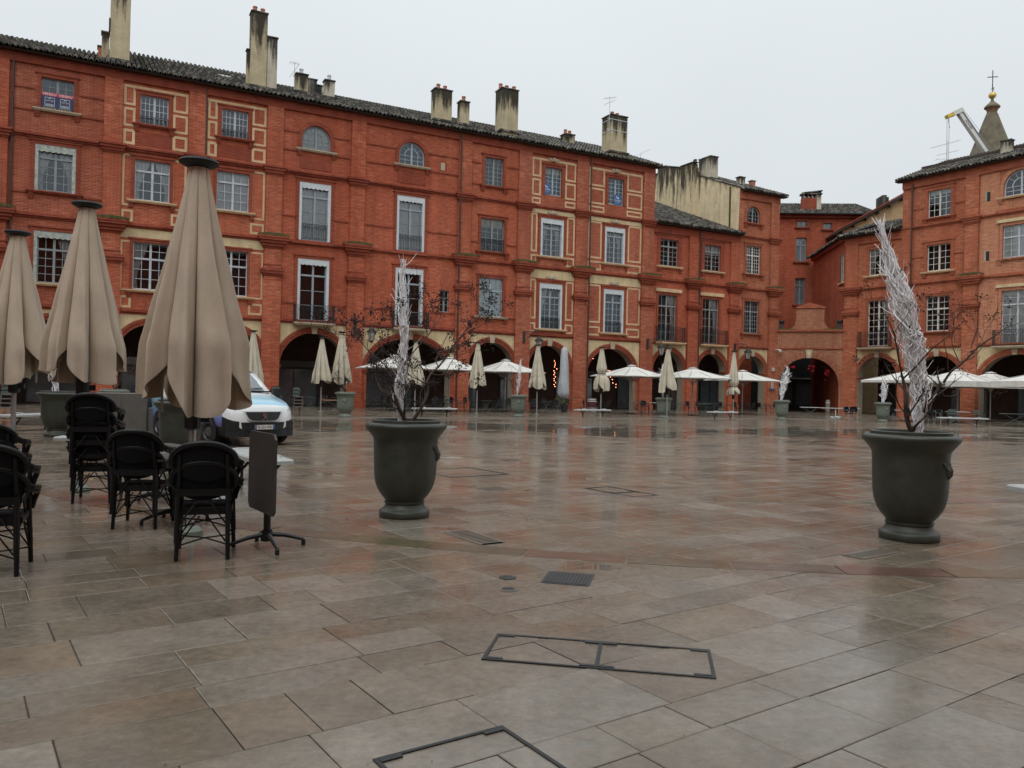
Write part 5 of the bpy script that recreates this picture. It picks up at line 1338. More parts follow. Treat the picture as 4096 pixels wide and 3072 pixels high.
def open_parasol(label, x, y, rz, size=3.9, za=3.3, ze=2.55, valance=0.0, mat='canvas_white'):
    t = thing('open_parasol', label, 'parasol', (x, y, 0), rz)
    h = size/2; n = 10; m = MB(); cs = [(-h, -h), (h, -h), (h, h), (-h, h)]
    rim = []
    for k in range(4):
        a, b = cs[k], cs[(k+1) % 4]; mid = ((a[0] + b[0])/2, (a[1] + b[1])/2)
        rim += [(a[0], a[1], ze), ((a[0]*.5 + mid[0]*.5)*.985, (a[1]*.5 + mid[1]*.5)*.985, ze + .02), (mid[0]*1.0, mid[1]*1.0, ze), ((b[0]*.5 + mid[0]*.5)*.985, (b[1]*.5 + mid[1]*.5)*.985, ze + .02)]
    L = len(rim)
    for k in range(L):
        p, q = rim[k], rim[(k+1) % L]
        for j in range(6):
            f0, f1 = j/6*.93, (j + 1)/6*.93
            def P(c, f): s = 1 - f; return (c[0]*s, c[1]*s, ze + (c[2] - ze)*s + (za - ze)*(f - .10*math.sin(math.pi*f)*(1 if True else 0)))
            m.quad(P(p, f0), P(q, f0), P(q, f1), P(p, f1))
        m.quad((p[0], p[1], p[2]), (q[0], q[1], q[2]), (q[0]*.995, q[1]*.995, q[2] - .05 - valance), (p[0]*.995, p[1]*.995, p[2] - .05 - valance))
    c = m.build('canopy', mat, t)
    k = MB(); hh = h*.13; k.add([(-hh, -hh, za - .05), (hh, -hh, za - .05), (hh, hh, za - .05), (-hh, hh, za - .05), (0, 0, za + .05)], [(0, 1, 4), (1, 2, 4), (2, 3, 4), (3, 0, 4)]); k.build('vent_flap', mat, c)
    k = MB(); k.lathe([(.10, za + .0), (.13, za + .02), (.10, za + .06), (.01, za + .07)], 14); k.build('finial', 'urn_far', t)
    k = MB(); k.tube([(0, 0, 0), (0, 0, za - .05)], .048, 10); k.build('pole', 'alu', t)
    k = MB(); k.lathe([(.05, 2.05), (.11, 2.1), (.11, 2.24), (.05, 2.28)], 12); k.build('hub', 'alu', t)
    for q in range(8):
        c_ = rim[q*2]; s = MB(); s.tube([(0, 0, 2.18), (c_[0]*.55, c_[1]*.55, ze + (za - ze)*.42 - .05)], .016, 4); s.build('strut', 'alu', t)
        s = MB(); s.tube([(c_[0]*.05, c_[1]*.05, za - .1), (c_[0]*.98, c_[1]*.98, ze - .0)], .014, 4); s.build('rib', 'alu', t)
    k = MB(); k.lathe([(.3, 0), (.3, .05), (.06, .09)], 16); k.build('base', 'black_plastic', t)
    return t
open_parasol('open white parasol behind the tall thin sculpture of the left planter', -7.3, 49.6, A_L, 3.9, 3.43, 2.62)
open_parasol('open white parasol right of the left planter branches', -3.95, 50.3, A_L, 3.8, 3.41, 2.6)
open_parasol('open white parasol behind the pale thin far sculpture', -.45, 52.6, A_L, 3.9, 3.41, 2.6)
open_parasol('open white parasol behind the strap-tied closed one', 8.0, 53.6, A_L, 4.0, 3.27, 2.53)
open_parasol('open white parasol right of the planter with the frosty sculpture', 12.1, 53.6, A_L, 4.0, 3.20, 2.5)
open_parasol('open white parasol nearest the gate, left of it', 17.0, 59.0, A_L, 4.0, 3.25, 2.5)
open_parasol('open white parasol partly hidden by the right frosted sculpture', 25.6, 51.5, A_R, 4.2, 3.35, 2.6, .10)
open_parasol('wide open white parasol with valance right of the right sculpture', 28.7, 51.5, A_R, 4.3, 3.40, 2.62, .30)
open_parasol('open white parasol behind, second from the right edge', 33.2, 55.5, A_R, 4.3, 3.42, 2.62, .28)
open_parasol('open white parasol cut by the right edge', 31.0, 46.3, A_R, 4.3, 3.35, 2.62, .30)

# ---------------------------------------------------------------- urn planters
URN = [(.295, .0), (.305, .01), (.305, .075), (.295, .085), (.275, .095), (.245, .125), (.232, .16), (.245, .172), (.245, .188), (.232, .196), (.24, .215), (.285, .265), (.33, .335), (.36, .42), (.375, .52), (.383, .70), (.388, .90), (.392, .945), (.405, .975), (.44, 1.02), (.485, 1.075), (.497, 1.10), (.49, 1.125), (.455, 1.142), (.412, 1.142), (.412, 1.172), (.400, 1.180), (.386, 1.178), (.380, 1.168), (.375, 1.10), (.36, 1.06)]
def urn(label, x, y, sc=1.0, far=False, rz=0.0, soil=True):
    t = thing('urn_planter', label, 'planter', (x, y, 0), rz)
    m = MB(); m.lathe([(r*sc, z*sc) for r, z in URN], 26 if far else 72); m.build('body', 'urn_far' if far else 'urn', t, smooth=True)
    m = MB(); n = 24 if not far else 12; rr = random.Random(int(x*100)); V = [(0, 0, 1.09*sc)]
    for k in (1, 2, 3):
        for i in range(n): a = 2*math.pi*i/n; V.append((.372*sc*k/3*math.cos(a), .372*sc*k/3*math.sin(a), (1.085 + rr.uniform(-.012, .03)*(k < 3))*sc))
    F = [(0, 1 + i, 1 + (i+1) % n) for i in range(n)] + [(1 + k*n + i, 1 + (k+1)*n + i, 1 + (k+1)*n + (i+1) % n, 1 + k*n + (i+1) % n) for k in (0, 1) for i in range(n)]
    m.add(V, F); m.build('soil', 'soil', t)
    k = MB(); k.lathe([(.02, -.10), (.05, -.06), (.055, .0), (.03, .05), (.01, .09)], 8, (0, 0, .78*sc))       # moulded swag ornament
    k.tube([(-.14, .0, .86*sc), (-.07, -.0, .80*sc), (0, 0, .80*sc), (.08, 0, .84*sc)], [.012, .022, .022, .012], 5)
    o = k.build('swag', 'urn_far' if far else 'urn', t); o.location = (.375*sc, -.03*sc, 0) if not far else (.04, -.385*sc, 0)
    if not far: o.rotation_euler = (0, 0, R(84))
    return t
urn('big dark green urn planter left of centre, with bare branches', -1.28, 9.78, 1.0, rz=R(0))
urn('big dark green urn planter on the right, with a frosted twig sculpture', 4.51, 9.02, 1.03, rz=R(-40))
urn('urn planter behind the pole of the big closed parasol', -6.59, 15.95, 1.03)
urn('urn planter behind the tall chair stack', -12.25, 21.6, 1.04)
urn('urn planter farther back, right of the second beige parasol', -14.4, 29.0, 1.03, True)
FURN = [(-7.95, 38.3, 'leftmost far urn planter, in front of a closed parasol'), (.38, 43.9, 'far urn planter with the thin pale straight sculpture'), (8.96, 47.1, 'far urn planter with frosty twigs and a dense bare shrub'),
        (16.49, 48.85, 'far urn planter in front of the gate, with a leaning frosty sculpture'), (22.83, 49.2, 'far urn planter in front of the right arcade, among tables')]
for x, y, lab in FURN: urn(lab, x, y, 1.03, True)

# ---------------------------------------------------------------- bare shrubs and white twig sculptures
def shrub(label, base, branches, seed, scale=1.0, twig=2, pods=True, r0=.036, pod_n=16, dens=1.0):
    """branches: polylines in metres (dx, dz) with parent radius; side twigs and dry seed heads are grown on them"""
    r = random.Random(seed); t = thing('bare_shrub', label, 'shrub', base)
    tr = MB(); tw = MB(); pd = MB(); tips = []
    def grow(p, d, L, rad, lev):
        pts = [p]; n = 5; cur = Vector(p); d = Vector(d).normalized()
        for i in range(n):
            d = (d + Vector((r.gauss(0, .16), r.gauss(0, .16), r.gauss(.03, .12)))).normalized(); cur = cur + d*(L/n); pts.append(cur.copy())
            if lev > 0 and i > 0 and r.random() < .75*dens:
                sd = (d + Vector((r.gauss(0, .8), r.gauss(0, .8), r.gauss(.1, .5)))).normalized(); grow(cur, sd, L*r.uniform(.35, .6), rad*.55, lev - 1)
        tw.tube(pts, [max(.0016*scale, rad*(1 - .75*i/n)) for i in range(n + 1)], 4 if lev else 3, cap=False)
        tips.append((pts[-1], L))
    for bi, (poly, ra, rb) in enumerate(branches):
        off = r.uniform(-.5, .5)
        P = []
        for i, (dx, dz) in enumerate(poly):
            f = i/(len(poly) - 1); P.append(Vector((dx, (off*f*.9 if bi else off*f*.5) + r.gauss(0, .012), dz)))
        # smooth
        Q = []
        for i in range(len(P) - 1):
            for k in range(4):
                u = k/4; p0, p1, p2, p3 = P[max(i-1, 0)], P[i], P[i+1], P[min(i+2, len(P)-1)]
                Q.append(.5*((2*p1) + (p2 - p0)*u + (2*p0 - 5*p1 + 4*p2 - p3)*u*u + (3*p1 - p0 - 3*p2 + p3)*u**3))
        Q.append(P[-1]); n = len(Q)
        (tr if ra > .012 else tw).tube(Q, [(ra + (rb - ra)*i/(n - 1))*.78 for i in range(n)], 8 if ra > .012 else 5)
        tips.append((Q[-1], .4)); tips.append((Q[-1] + Vector((.03, .02, -.03)), .4))
        for i in range(3, n):
            if r.random() < .34*dens*twig/2:
                d = (Q[i] - Q[i-1]).normalized() + Vector((r.gauss(0, .8), r.gauss(0, .8), r.gauss(.25, .4)))
                grow(Q[i], d, r.uniform(.18, .55)*scale, (ra + (rb - ra)*i/n)*.45, twig - 1)
    tr.build('trunk', 'bark', t, smooth=True); tag(tw.build('twigs', 'bark', t), kind='stuff')
    if pods:
        for p, L in tips:
            if r.random() < .45:
                for k in range(r.randint(2, pod_n)):
                    q = p + Vector((r.gauss(0, .045), r.gauss(0, .045), r.gauss(.0, .04)))*scale; s = r.uniform(.006, .012)*scale
                    pd.add([q + Vector(v)*s for v in ((1,0,0),(-1,0,0),(0,1,0),(0,-1,0),(0,0,1.1),(0,0,-1.1))], [(0,2,4),(2,1,4),(1,3,4),(3,0,4),(2,0,5),(1,2,5),(3,1,5),(0,3,5)])
                    if k % 2: pd.tube([p, q], .002*scale, 3, cap=False)
        tag(pd.build('seed_heads', 'seed', t), kind='stuff')
    return t
K1 = 733.0
def L1(*p): return [((x - 775)/K1, (1570 - y)/K1) for x, y in p]
shrub('bare shrub with dry seed heads in the left big planter', (-1.28, 9.78, 1.09), [
    (L1((772, 1590), (762, 1500), (720, 1420), (690, 1340), (676, 1290)), .034, .022), (L1((676, 1290), (620, 1290), (540, 1262), (480, 1190), (450, 1120), (420, 1060)), .018, .005),
    (L1((676, 1290), (700, 1235), (728, 1160), (750, 1060), (748, 1000)), .020, .013), (L1((748, 1000), (700, 930), (640, 880), (600, 800), (560, 780)), .010, .004),
    (L1((735, 1130), (620, 1065), (520, 985), (430, 920), (340, 830), (270, 765), (200, 700), (140, 630)), .013, .004), (L1((748, 1005), (830, 885), (950, 735), (1010, 640), (1060, 565)), .012, .004),
    (L1((788, 1590), (850, 1480), (905, 1380), (940, 1275), (945, 1180)), .032, .020), (L1((945, 1180), (980, 1090), (1050, 1020), (1110, 925), (1190, 805), (1290, 670), (1370, 585), (1440, 490)), .019, .004),
    (L1((945, 1185), (900, 1155), (820, 1120), (780, 1080), (760, 1060)), .010, .004), (L1((1050, 1020), (1020, 960), (1060, 860), (1080, 780), (1120, 700)), .010, .004),
    (L1((1190, 805), (1250, 760), (1320, 640), (1420, 560), (1490, 520)), .008, .003), (L1((980, 1090), (1100, 1090), (1180, 960), (1290, 900), (1350, 890)), .008, .003),
    (L1((430, 920), (420, 850), (440, 800), (470, 780)), .006, .003), (L1((480, 1190), (500, 1110), (560, 1080)), .006, .003), (L1((950, 735), (920, 640), (930, 520), (910, 470)), .007, .003),
    (L1((900, 1400), (880, 1300), (890, 1220), (960, 1150)), .008, .003), (L1((270, 765), (180, 760), (80, 740), (60, 700)), .006, .003), (L1((1290, 670), (1240, 560), (1290, 500), (1300, 470)), .006, .003)], 3, pod_n=40, dens=.85, twig=2)
K2 = 647.0
def L2_(*p): return [((x - 635)/K2, (1610 - y)/K2) for x, y in p]
shrub('bare shrub with dry seed heads in the right big planter', (4.51, 9.02, 1.12), [
    (L2_((632, 1630), (638, 1560), (612, 1500), (590, 1420), (578, 1340), (575, 1230), (560, 1150)), .040, .020), (L2_((560, 1150), (520, 1040), (480, 900), (440, 830), (390, 740), (340, 690)), .016, .004),
    (L2_((572, 1165), (640, 1070), (700, 960), (780, 870), (830, 790)), .014, .004), (L2_((640, 1580), (665, 1520), (720, 1420), (790, 1330), (840, 1255), (858, 1195)), .034, .022),
    (L2_((858, 1195), (900, 1110), (970, 1040), (1050, 930), (1130, 860), (1200, 800), (1290, 760)), .019, .004), (L2_((900, 1110), (870, 1000), (840, 880), (825, 700)), .009, .003),
    (L2_((970, 1040), (935, 900), (960, 740), (990, 620)), .009, .003), (L2_((1050, 930), (1085, 800), (1075, 680), (1070, 580)), .008, .003), (L2_((1130, 860), (1160, 760), (1200, 660)), .007, .003),
    (L2_((790, 1330), (780, 1270), (720, 1170), (660, 1130), (600, 1110)), .009, .004), (L2_((590, 1420), (530, 1370), (480, 1290), (470, 1210), (430, 1130), (400, 1085)), .010, .003),
    (L2_((480, 900), (380, 820), (310, 740), (270, 640)), .007, .003), (L2_((440, 830), (370, 650), (360, 500)), .006, .002), (L2_((840, 1255), (900, 1290), (1000, 1280), (1070, 1240)), .007, .003),
    (L2_((970, 1040), (1100, 1000), (1200, 890), (1270, 850)), .008, .003), (L2_((520, 1040), (400, 1010), (300, 1000), (240, 1050)), .006, .002), (L2_((825, 700), (770, 640), (690, 640)), .005, .002), (L2_((935, 900), (1000, 780), (1030, 650)), .006, .002)], 9, pod_n=14, dens=.5, twig=2)
def withy(label, base, line, n, seed, rad=.0075, seg=34, fl=1.0):
    """white-painted twigs twisted into a flame; line: (t, dx, dz, halfwidth)"""
    r = random.Random(seed); t = thing('twig_sculpture', label, 'sculpture', base); m = MB()
    T = [q[0] for q in line]
    def at(f):
        f = min(max(f, 0), 1)
        for a, b in zip(line[:-1], line[1:]):
            if f <= b[0]: u = (f - a[0])/(b[0] - a[0]); u = u*u*(3 - 2*u)*.5 + u*.5; return [a[i] + (b[i] - a[i])*u for i in (1, 2, 3)]
        return list(line[-1][1:])
    for k in range(n):
        f0 = 0.0 if k < n*.14 else r.uniform(.0, .75); L = r.uniform(.22, .50) if f0 else r.uniform(.45, .95); f1 = min(1.02, f0 + L)
        a = r.uniform(0, 6.28); tw = r.uniform(-2.5, 2.5); rr = r.uniform(.10, 1.0)**.7; flare = r.choice((0, 0, .35, .8))*fl; ph = [r.uniform(0, 6.28) for _ in range(3)]; pts = []
        for i in range(seg + 1):
            f = f0 + (f1 - f0)*i/seg; c = at(f); ang = a + tw*(f - f0)*2 + .8*math.sin(f*19 + ph[0]); w = c[2]*(rr + .38*math.sin(f*27 + ph[1]) + .16*math.sin(f*71 + ph[2])) + (flare*max(0, i/seg - .72)*c[2]*3)
            pts.append((c[0] + w*math.cos(ang), w*math.sin(ang), c[1] + .015*math.sin(f*60 + ph[2])))
        q = rad*r.uniform(.55, 1.25); m.tube(pts, [q*(1 - .6*i/seg) for i in range(seg + 1)], 4, cap=False)
        for _ in range(r.randint(0, 2)):                          # side spurs
            i = r.randint(seg // 4, seg - 3); p = Vector(pts[i]); d = (Vector(pts[i+1]) - p).normalized() + Vector((r.gauss(0, .5), r.gauss(0, .5), .2)); m.tube([p, p + d*.06, p + d*.12 + Vector((0, 0, .03))], [q*.7, q*.5, q*.3], 3, cap=False)
    tag(m.build('white_twigs', 'withy', t), kind='stuff')
    return t
def W1(y): return (1570 - y)/K1
withy('straight tall white twig sculpture in the left big planter', (-1.28, 9.78, 1.07), [(0, -.055, 0, .02), (.10, -.08, W1(1430), .035), (.20, -.095, W1(1290), .062), (.30, -.075, W1(1140), .062), (.42, -.065, W1(1000), .045), (.62, -.06, W1(680), .046), (.80, -.075, W1(400), .044), (.92, -.09, W1(210), .03), (.96, -.085, W1(150), .03), (1.0, -.08, W1(65), .035)], 105, 5, .0085, fl=.2)
def W2(y): return (1610 - y)/K2
def X2(x): return (x - 635)/K2
withy('leaning white frosted twig sculpture in the right big planter', (4.51, 9.02, 1.10), [(0, X2(685), 0, .03), (.10, X2(690), W2(1450), .05), (.20, X2(690), W2(1300), .075), (.30, X2(685), W2(1150), .085), (.50, X2(615), W2(850), .105), (.66, X2(550), W2(600), .11), (.78, X2(485), W2(400), .085), (.90, X2(425), W2(200), .04), (.96, X2(395), W2(90), .02), (1.0, X2(372), W2(10), .008)], 210, 6, .0085, fl=.6)
def tuft(x, y, kind, seed, lab_s, lab_w, h=1.5):
    r = random.Random(seed)
    if lab_s:
        br = []
        for k in range(9):
            a = r.uniform(-.75, .75); L = h*r.uniform(.5, .85)*(1.0 if kind != 'low' else .8)
            br.append(([(0, 0), (a*L*.25, L*.35), (a*L*.6, L*.7), (a*L*.85, L)], .016, .004))
        shrub(lab_s, (x, y, 1.1), br, seed, 1.6, 2, True, pod_n=7, dens=.9)
    if lab_w:
        if kind == 'thin': ln = [(0, -.1, 0, .03), (.4, -.02, .9, .10), (.6, .02, 1.3, .10), (1.0, .06, 2.05, .02)]
        elif kind == 'lean': ln = [(0, -.02, 0, .05), (.25, .0, .5, .10), (.5, .12, 1.2, .24), (.8, .26, 1.8, .20), (1.0, .32, 2.2, .04)]
        elif kind == 'frost': ln = [(0, -.05, 0, .04), (.4, -.15, 1.0, .18), (.7, -.14, 1.6, .16), (1.0, -.1, 2.1, .02)]
        else: ln = [(0, 0, 0, .03), (.3, .03, .5, .15), (.7, .08, 1.2, .16), (1.0, .05, 1.7, .05)]
        withy(lab_w, (x, y, 1.08), ln, 46, seed, .014, 16)
tuft(-7.95, 38.3, 'low', 31, 'small bare shrub in the leftmost far planter', None, 1.7)
m_ = withy('single pale stake in the leftmost far planter', (-7.95, 38.3, 1.08), [(0, -.02, 0, .01), (.5, .0, .35, .012), (1.0, .02, .62, .01)], 6, 77, .014, 8)
tuft(.38, 43.9, 'thin', 32, 'wispy bare shrub in the second far planter', 'thin straight pale twig sculpture in the second far planter', 1.4)
tuft(8.96, 47.1, 'frost', 33, 'dense bare shrub in front of a closed parasol', 'frosty twig sculpture left of the closed parasol it touches', 1.9)
tuft(16.49, 48.85, 'lean', 34, None, 'frosty twig sculpture leaning right before the gate arch')
tuft(22.83, 49.2, 'mid', 35, None, 'frosty twig sculpture in the planter among the right-hand tables')
tuft(-12.25, 21.6, 'frost', 36, None, 'white twig sculpture half hidden under the second beige parasol')
tuft(-14.4, 29.0, 'mid', 37, 'thin bare shrub right of the second beige parasol', None, 1.2)

# ---------------------------------------------------------------- stone benches
def bench(label, x, y, rz, L=2.2):
    t = thing('stone_bench', label, 'bench', (x, y, 0), rz)
    m = MB(); m.bbox(-L/2, L/2, -.24, .24, .42, .49, .02); m.build('seat', 'white_stone', t)
    for s in (-1, 1):
        k = MB(); X = s*L*.29
        k.tube([(X, 0, 0), (X, 0, .18)], .028, 6); k.tube([(X, 0, .18), (X - .02, -.18, .38), (X - .02, -.20, .43)], .024, 5); k.tube([(X, 0, .18), (X + .02, .18, .38), (X + .02, .20, .43)], .024, 5); k.box(X - .12, X + .12, -.03, .03, .38, .42); k.build('leg', 'steel_frame', t)
        k = MB(); k.tube([(X + .10, -.245, .47), (X + .10, -.12, .53), (X + .10, .12, .53), (X + .10, .245, .47)], .012, 5); k.build('seat_divider', 'zinc', t)
    return t
bench('white bench behind the left big planter', -3.85, 40.1, A_L, 2.3); bench('white bench before the strap-tied closed parasol', 4.5, 44.3, A_L, 2.2); bench('white bench left of the planter before the gate', 12.13, 45.95, A_L, 2.0)
bench('white bench right of the right frosted sculpture', 25.2, 44.7, R(-8), 2.6); bench('white bench behind the left edge chairs, seen from its end', -14.35, 23.9, R(80), 2.0)
bench('white bench behind the folded table, near the van', -3.95, 12.35, R(-56), 2.3); bench('white bench end cut by the right edge', 7.58, 10.35, R(8), 2.2); bench('white bench sliver behind the tall chair stack', -7.9, 15.2, R(10), 1.3)

# ---------------------------------------------------------------- black bistro armchairs, stacked
def chair_proto():
    t = thing('bistro_armchair', 'x', 'chair')
    # local: front is +y, back is -y
    m = MB(); m.bbox(-.215, .215, -.19, .24, .425, .462, .012); m.build('seat', 'chair_mesh', t)
    k = MB()
    for y in (-.205, .245): k.obox((0, y - (.045 if y < 0 else 0), .437), (.225, 0, 0), (0, .016, 0), (0, 0, .032))
    for x in (-.225, .225): k.obox((x, .02, .437), (.013, 0, 0), (0, .22, 0), (0, 0, .024))
    k.build('seat_rail', 'chair_rattan', t)
    for sx in (-1, 1):
        k = MB(); k.tube([(sx*.205, -.245, .44), (sx*.21, -.26, .22), (sx*.215, -.275, .0)], [.023, .021, .019], 8); k.build('leg', 'chair_rattan', t)
        k = MB(); k.tube([(sx*.235, .25, .66), (sx*.225, .25, .44), (sx*.245, .29, .0)], [.019, .022, .019], 8); k.build('leg', 'chair_rattan', t)
        # arm: the top rail sweeps round and down to the front leg, doubled like bent cane
        for o, rr in ((.0, .021), (.034, .015)):
            k = MB(); k.tube([(sx*(.258 - o*.3), -.27, .745 - o), (sx*(.300 - o*.2), -.20, .705 - o), (sx*.315, -.05, .680 - o), (sx*.312, .10, .668 - o), (sx*.300, .21, .650 - o), (sx*.275, .268, .59 - o), (sx*.245, .265, .47)], rr, 8); k.build('arm', 'chair_rattan', t)
        k = MB(); k.tube([(sx*.205, -.205, .44), (sx*.20, -.27, .60), (sx*.195, -.305, .78)], .016, 8); k.build('back_post', 'chair_rattan', t)
        k = MB(); k.tube([(sx*.215, -.25, .10), (sx*.19, -.14, .30), (sx*.205, .02, .40)], .010, 6); k.build('brace', 'chair_rattan', t)
        k = MB(); k.tube([(sx*.24, .275, .12), (sx*.215, .16, .30), (sx*.215, .05, .40)], .010, 6); k.build('brace', 'chair_rattan', t)
        k = MB(); k.tube([(sx*.205, -.245, .14), (sx*.12, -.24, .26), (sx*.03, -.225, .39)], .0075, 6); k.build('brace', 'chair_rattan', t)
        k = MB(); k.tube([(sx*.23, .275, .14), (sx*.14, .265, .28), (sx*.04, .25, .40)], .0075, 6); k.build('brace', 'chair_rattan', t)
        k = MB(); k.tube([(sx*.212, -.25, .13), (sx*.0, .01, .15), (-sx*.235, .272, .13)], .0075, 6); k.build('stretcher', 'chair_rattan', t)
    # oval back: broad cane rim over the top, dense woven panel bowed backwards
    n = 32
    def bp(a, s=1.0):
        x = .27*s*math.cos(a); z = .715 + (.165 if math.sin(a) > 0 else .180)*s*math.sin(a); u = x/.27
        return Vector((x, -.325 + .085*u*u - (z - .70)*.20, z))
    m = MB(); m.tube([bp(math.pi*(-.10 + 1.2*i/24)) for i in range(25)], [.017] + [.026]*23 + [.017], 10); m.build('back_rim', 'chair_rattan', t, smooth=True)
    m = MB(); V = [bp(0, 0)]
    for k in (1, 2, 3, 4):
        for i in range(n): V.append(bp(2*math.pi*i/n, k/4*.99))
    F = [(0, 1 + i, 1 + (i+1) % n) for i in range(n)] + [(1 + k*n + i, 1 + (k+1)*n + i, 1 + (k+1)*n + (i+1) % n, 1 + k*n + (i+1) % n) for k in range(3) for i in range(n)]
    m.add(V, F); m.build('backrest', 'chair_mesh', t, smooth=True)
    return t
CHAIR = chair_proto(); used = [False]
def put_chair(x, y, rz, z, label, group):
    o = CHAIR if not used[0] else copy_tree(CHAIR)
    used[0] = True; o.location = (x, y, z); o.rotation_euler = (0, 0, rz); o['label'] = label; o['group'] = group
def stack(x, y, deg, n, where, dz=.172, dy=-.055):
    for k in range(n):
        a = R(deg); pos = ('lower' if k == 0 else 'upper') if n == 2 else ('bottom', 'second', 'third', 'topmost')[k]
        put_chair(x - math.sin(a)*dy*k*-1*-1, y + math.cos(a)*dy*k, a, k*dz, '%s black woven armchair %s' % (pos, where), 'stacked black bistro armchairs')
stack(-2.80, 7.38, 17, 2, 'of the front stack, left of the folded table')
stack(-4.02, 8.78, 8, 2, 'of the middle stack of two')
stack(-5.40, 10.46, 16, 4, 'of the tall stack of four')
stack(-4.23, 6.56, 24, 2, 'of the nearest stack at the left edge')
stack(-6.0, 9.35, 18, 2, 'of the rear stack cut by the left edge')

# ---------------------------------------------------------------- flip-top tables
def flip_table(label, x, y, deg, top_deg, folded=True, sz=(.78, .70)):
    t = thing('flip_top_table', label, 'table', (x, y, 0), R(deg))
    for q in range(4):
        a = q*math.pi/2 + .3; d = (math.cos(a), math.sin(a)); k = MB()
        k.tube([(d[0]*.04, d[1]*.04, .13), (d[0]*.18, d[1]*.18, .11), (d[0]*.36, d[1]*.36, .055)], [.026, .022, .016], 6); k.lathe([(.02, 0), (.02, .05), (.012, .06)], 8, (d[0]*.36, d[1]*.36, 0)); k.build('foot', 'black_plastic', t)
    m = MB(); m.tube([(0, 0, .10), (0, 0, .70)], .034, 12); m.lathe([(.055, .07), (.06, .10), (.05, .17)], 14); m.build('column', 'black_plastic', t)
    a = R(top_deg); u = Vector((math.cos(a), math.sin(a), 0)); n = Vector((-math.sin(a), math.cos(a), 0))
    w, hh = sz[0]/2, sz[1]/2; cc = .05
    P = [(-w + cc, -hh), (w - cc, -hh), (w, -hh + cc), (w, hh - cc), (w - cc, hh), (-w + cc, hh), (-w, hh - cc), (-w, -hh + cc)]
    m = MB()
    if folded:
        c = n*-.06 + Vector((0, 0, .735)); V = [c + u*p + Vector((0, 0, q)) - n*.011 for p, q in P] + [c + u*p + Vector((0, 0, q)) + n*.011 for p, q in P]
    else:
        c = Vector((0, 0, .735)); V = [c + u*p + n*q + Vector((0, 0, -.011)) for p, q in P] + [c + u*p + n*q + Vector((0, 0, .011)) for p, q in P]
    m.add(V, [tuple(range(8)), tuple(reversed(range(8, 16)))] + [(i, 8 + i, 8 + (i+1) % 8, (i+1) % 8) for i in range(8)]); m.build('top', 'table_laminate', t)
    m = MB(); m.obox(n*.0 + Vector((0, 0, .715)), u*.14, n*.035, Vector((0, 0, .025))); m.build('tilt_bracket', 'black_plastic', t)
flip_table('folded flip-top table with upright grey top at the right of the stacked chairs', -2.33, 7.72, 15, -70, sz=(.78, .76))
flip_table('flip-top table with level top between the front and middle chair stacks', -3.75, 9.0, 25, -75, False)
flip_table('flip-top table with level top behind the middle chair stack', -4.55, 10.3, 40, -80, False)

# service cabinet behind the stacked chairs
t = thing('service_cabinet', 'grey brown waiter cabinet behind the tall chair stack', 'cabinet', (-10.9, 22.6, 0), R(18))
m = MB(); m.bbox(-.72, .62, -.35, .35, .06, 1.20, .02); m.build('body', 'cabinet', t); m = MB(); m.bbox(.625, 1.15, -.33, .33, .06, .80, .02); m.build('side_unit', 'cabinet', t)
for x in (-.36, .30): m = MB(); m.box(x - .29, x + .29, -.372, -.352, .14, 1.12); m.build('door', 'cabinet', t)
m = MB(); m.lathe([(.02, .95), (.03, 1.0), (.12, 1.02), (.10, 1.12), (.04, 1.17), (.01, 1.18)], 14, (.92, -.42, -.15)); m.tube([(.92, -.42, .05), (.92, -.42, .85)], .025, 8); m.build('domed_post', 'ink', t)  # black post with a domed top

# ---------------------------------------------------------------- delivery van
van = thing('delivery_van', 'white and blue delivery van facing right behind the big parasol', 'van', (-6.15, 19.85, 0), R(-45.7 - 90 + 180))
# local: nose at origin, length along +y behind the nose, width along x (image left = -x)
ST = [  # y, sill z, belt z, top z, half width low, half width mid, half width top
    (.00, .34, .62, .80, .50, .62, .50), (.05, .27, .64, .93, .66, .76, .64), (.14, .24, .68, 1.02, .78, .86, .76), (.30, .22, .74, 1.10, .86, .93, .82), (.55, .21, .82, 1.17, .91, .955, .84), (.90, .21, .90, 1.25, .93, .96, .84),
    (1.12, .21, .98, 1.32, .935, .965, .83), (1.45, .22, 1.05, 1.58, .94, .965, .77), (1.80, .22, 1.08, 1.82, .94, .965, .73), (2.05, .22, 1.10, 1.91, .94, .965, .72), (2.60, .22, 1.10, 1.95, .94, .965, .74), (4.60, .22, 1.10, 1.95, .94, .965, .76), (4.92, .26, 1.10, 1.90, .92, .95, .74), (4.98, .36, 1.08, 1.78, .86, .90, .68)]
def section(st):
    y, z0, zb, zt, wl, wm, wt = st
    pts = [(.0, z0), (wl*.86, z0), (wl, z0 + .07), (wm, (z0 + zb)/2), (wm*.995, zb), ((wm + wt)/2 + .012, (zb + zt)/2 + .02), (wt + .02, zt - .10), (wt - .05, zt - .025), (wt*.55, zt), (.0, zt + .012)]
    full = [(x, z) for x, z in pts] + [(-x, z) for x, z in reversed(pts[1:-1])]
    return [(x, y, z) for x, z in full]
m = MB(); SEC = [section(s) for s in ST]; n = len(SEC[0])
for a, b in zip(SEC[:-1], SEC[1:]): m.add(a + b, [(i, (i+1) % n, n + (i+1) % n, n + i) for i in range(n)])
m.add(SEC[0], [tuple(reversed(range(n)))]); m.add(SEC[-1], [tuple(range(n))])
body = m.build('body', ['van_white', 'van_blue', 'van_plastic'], van, smooth=True)
me = body.data
for p in me.polygons:
    c = p.center
    k = 0
    if c.z < .60 and c.y < .42: k = 2
    elif c.z < .40: k = 2
    elif c.y > .40 and c.z < 1.05 and abs(c.x) > .80: k = 1
    elif .10 < c.y < 1.0 and c.z > .98: k = 1
    p.material_index = k
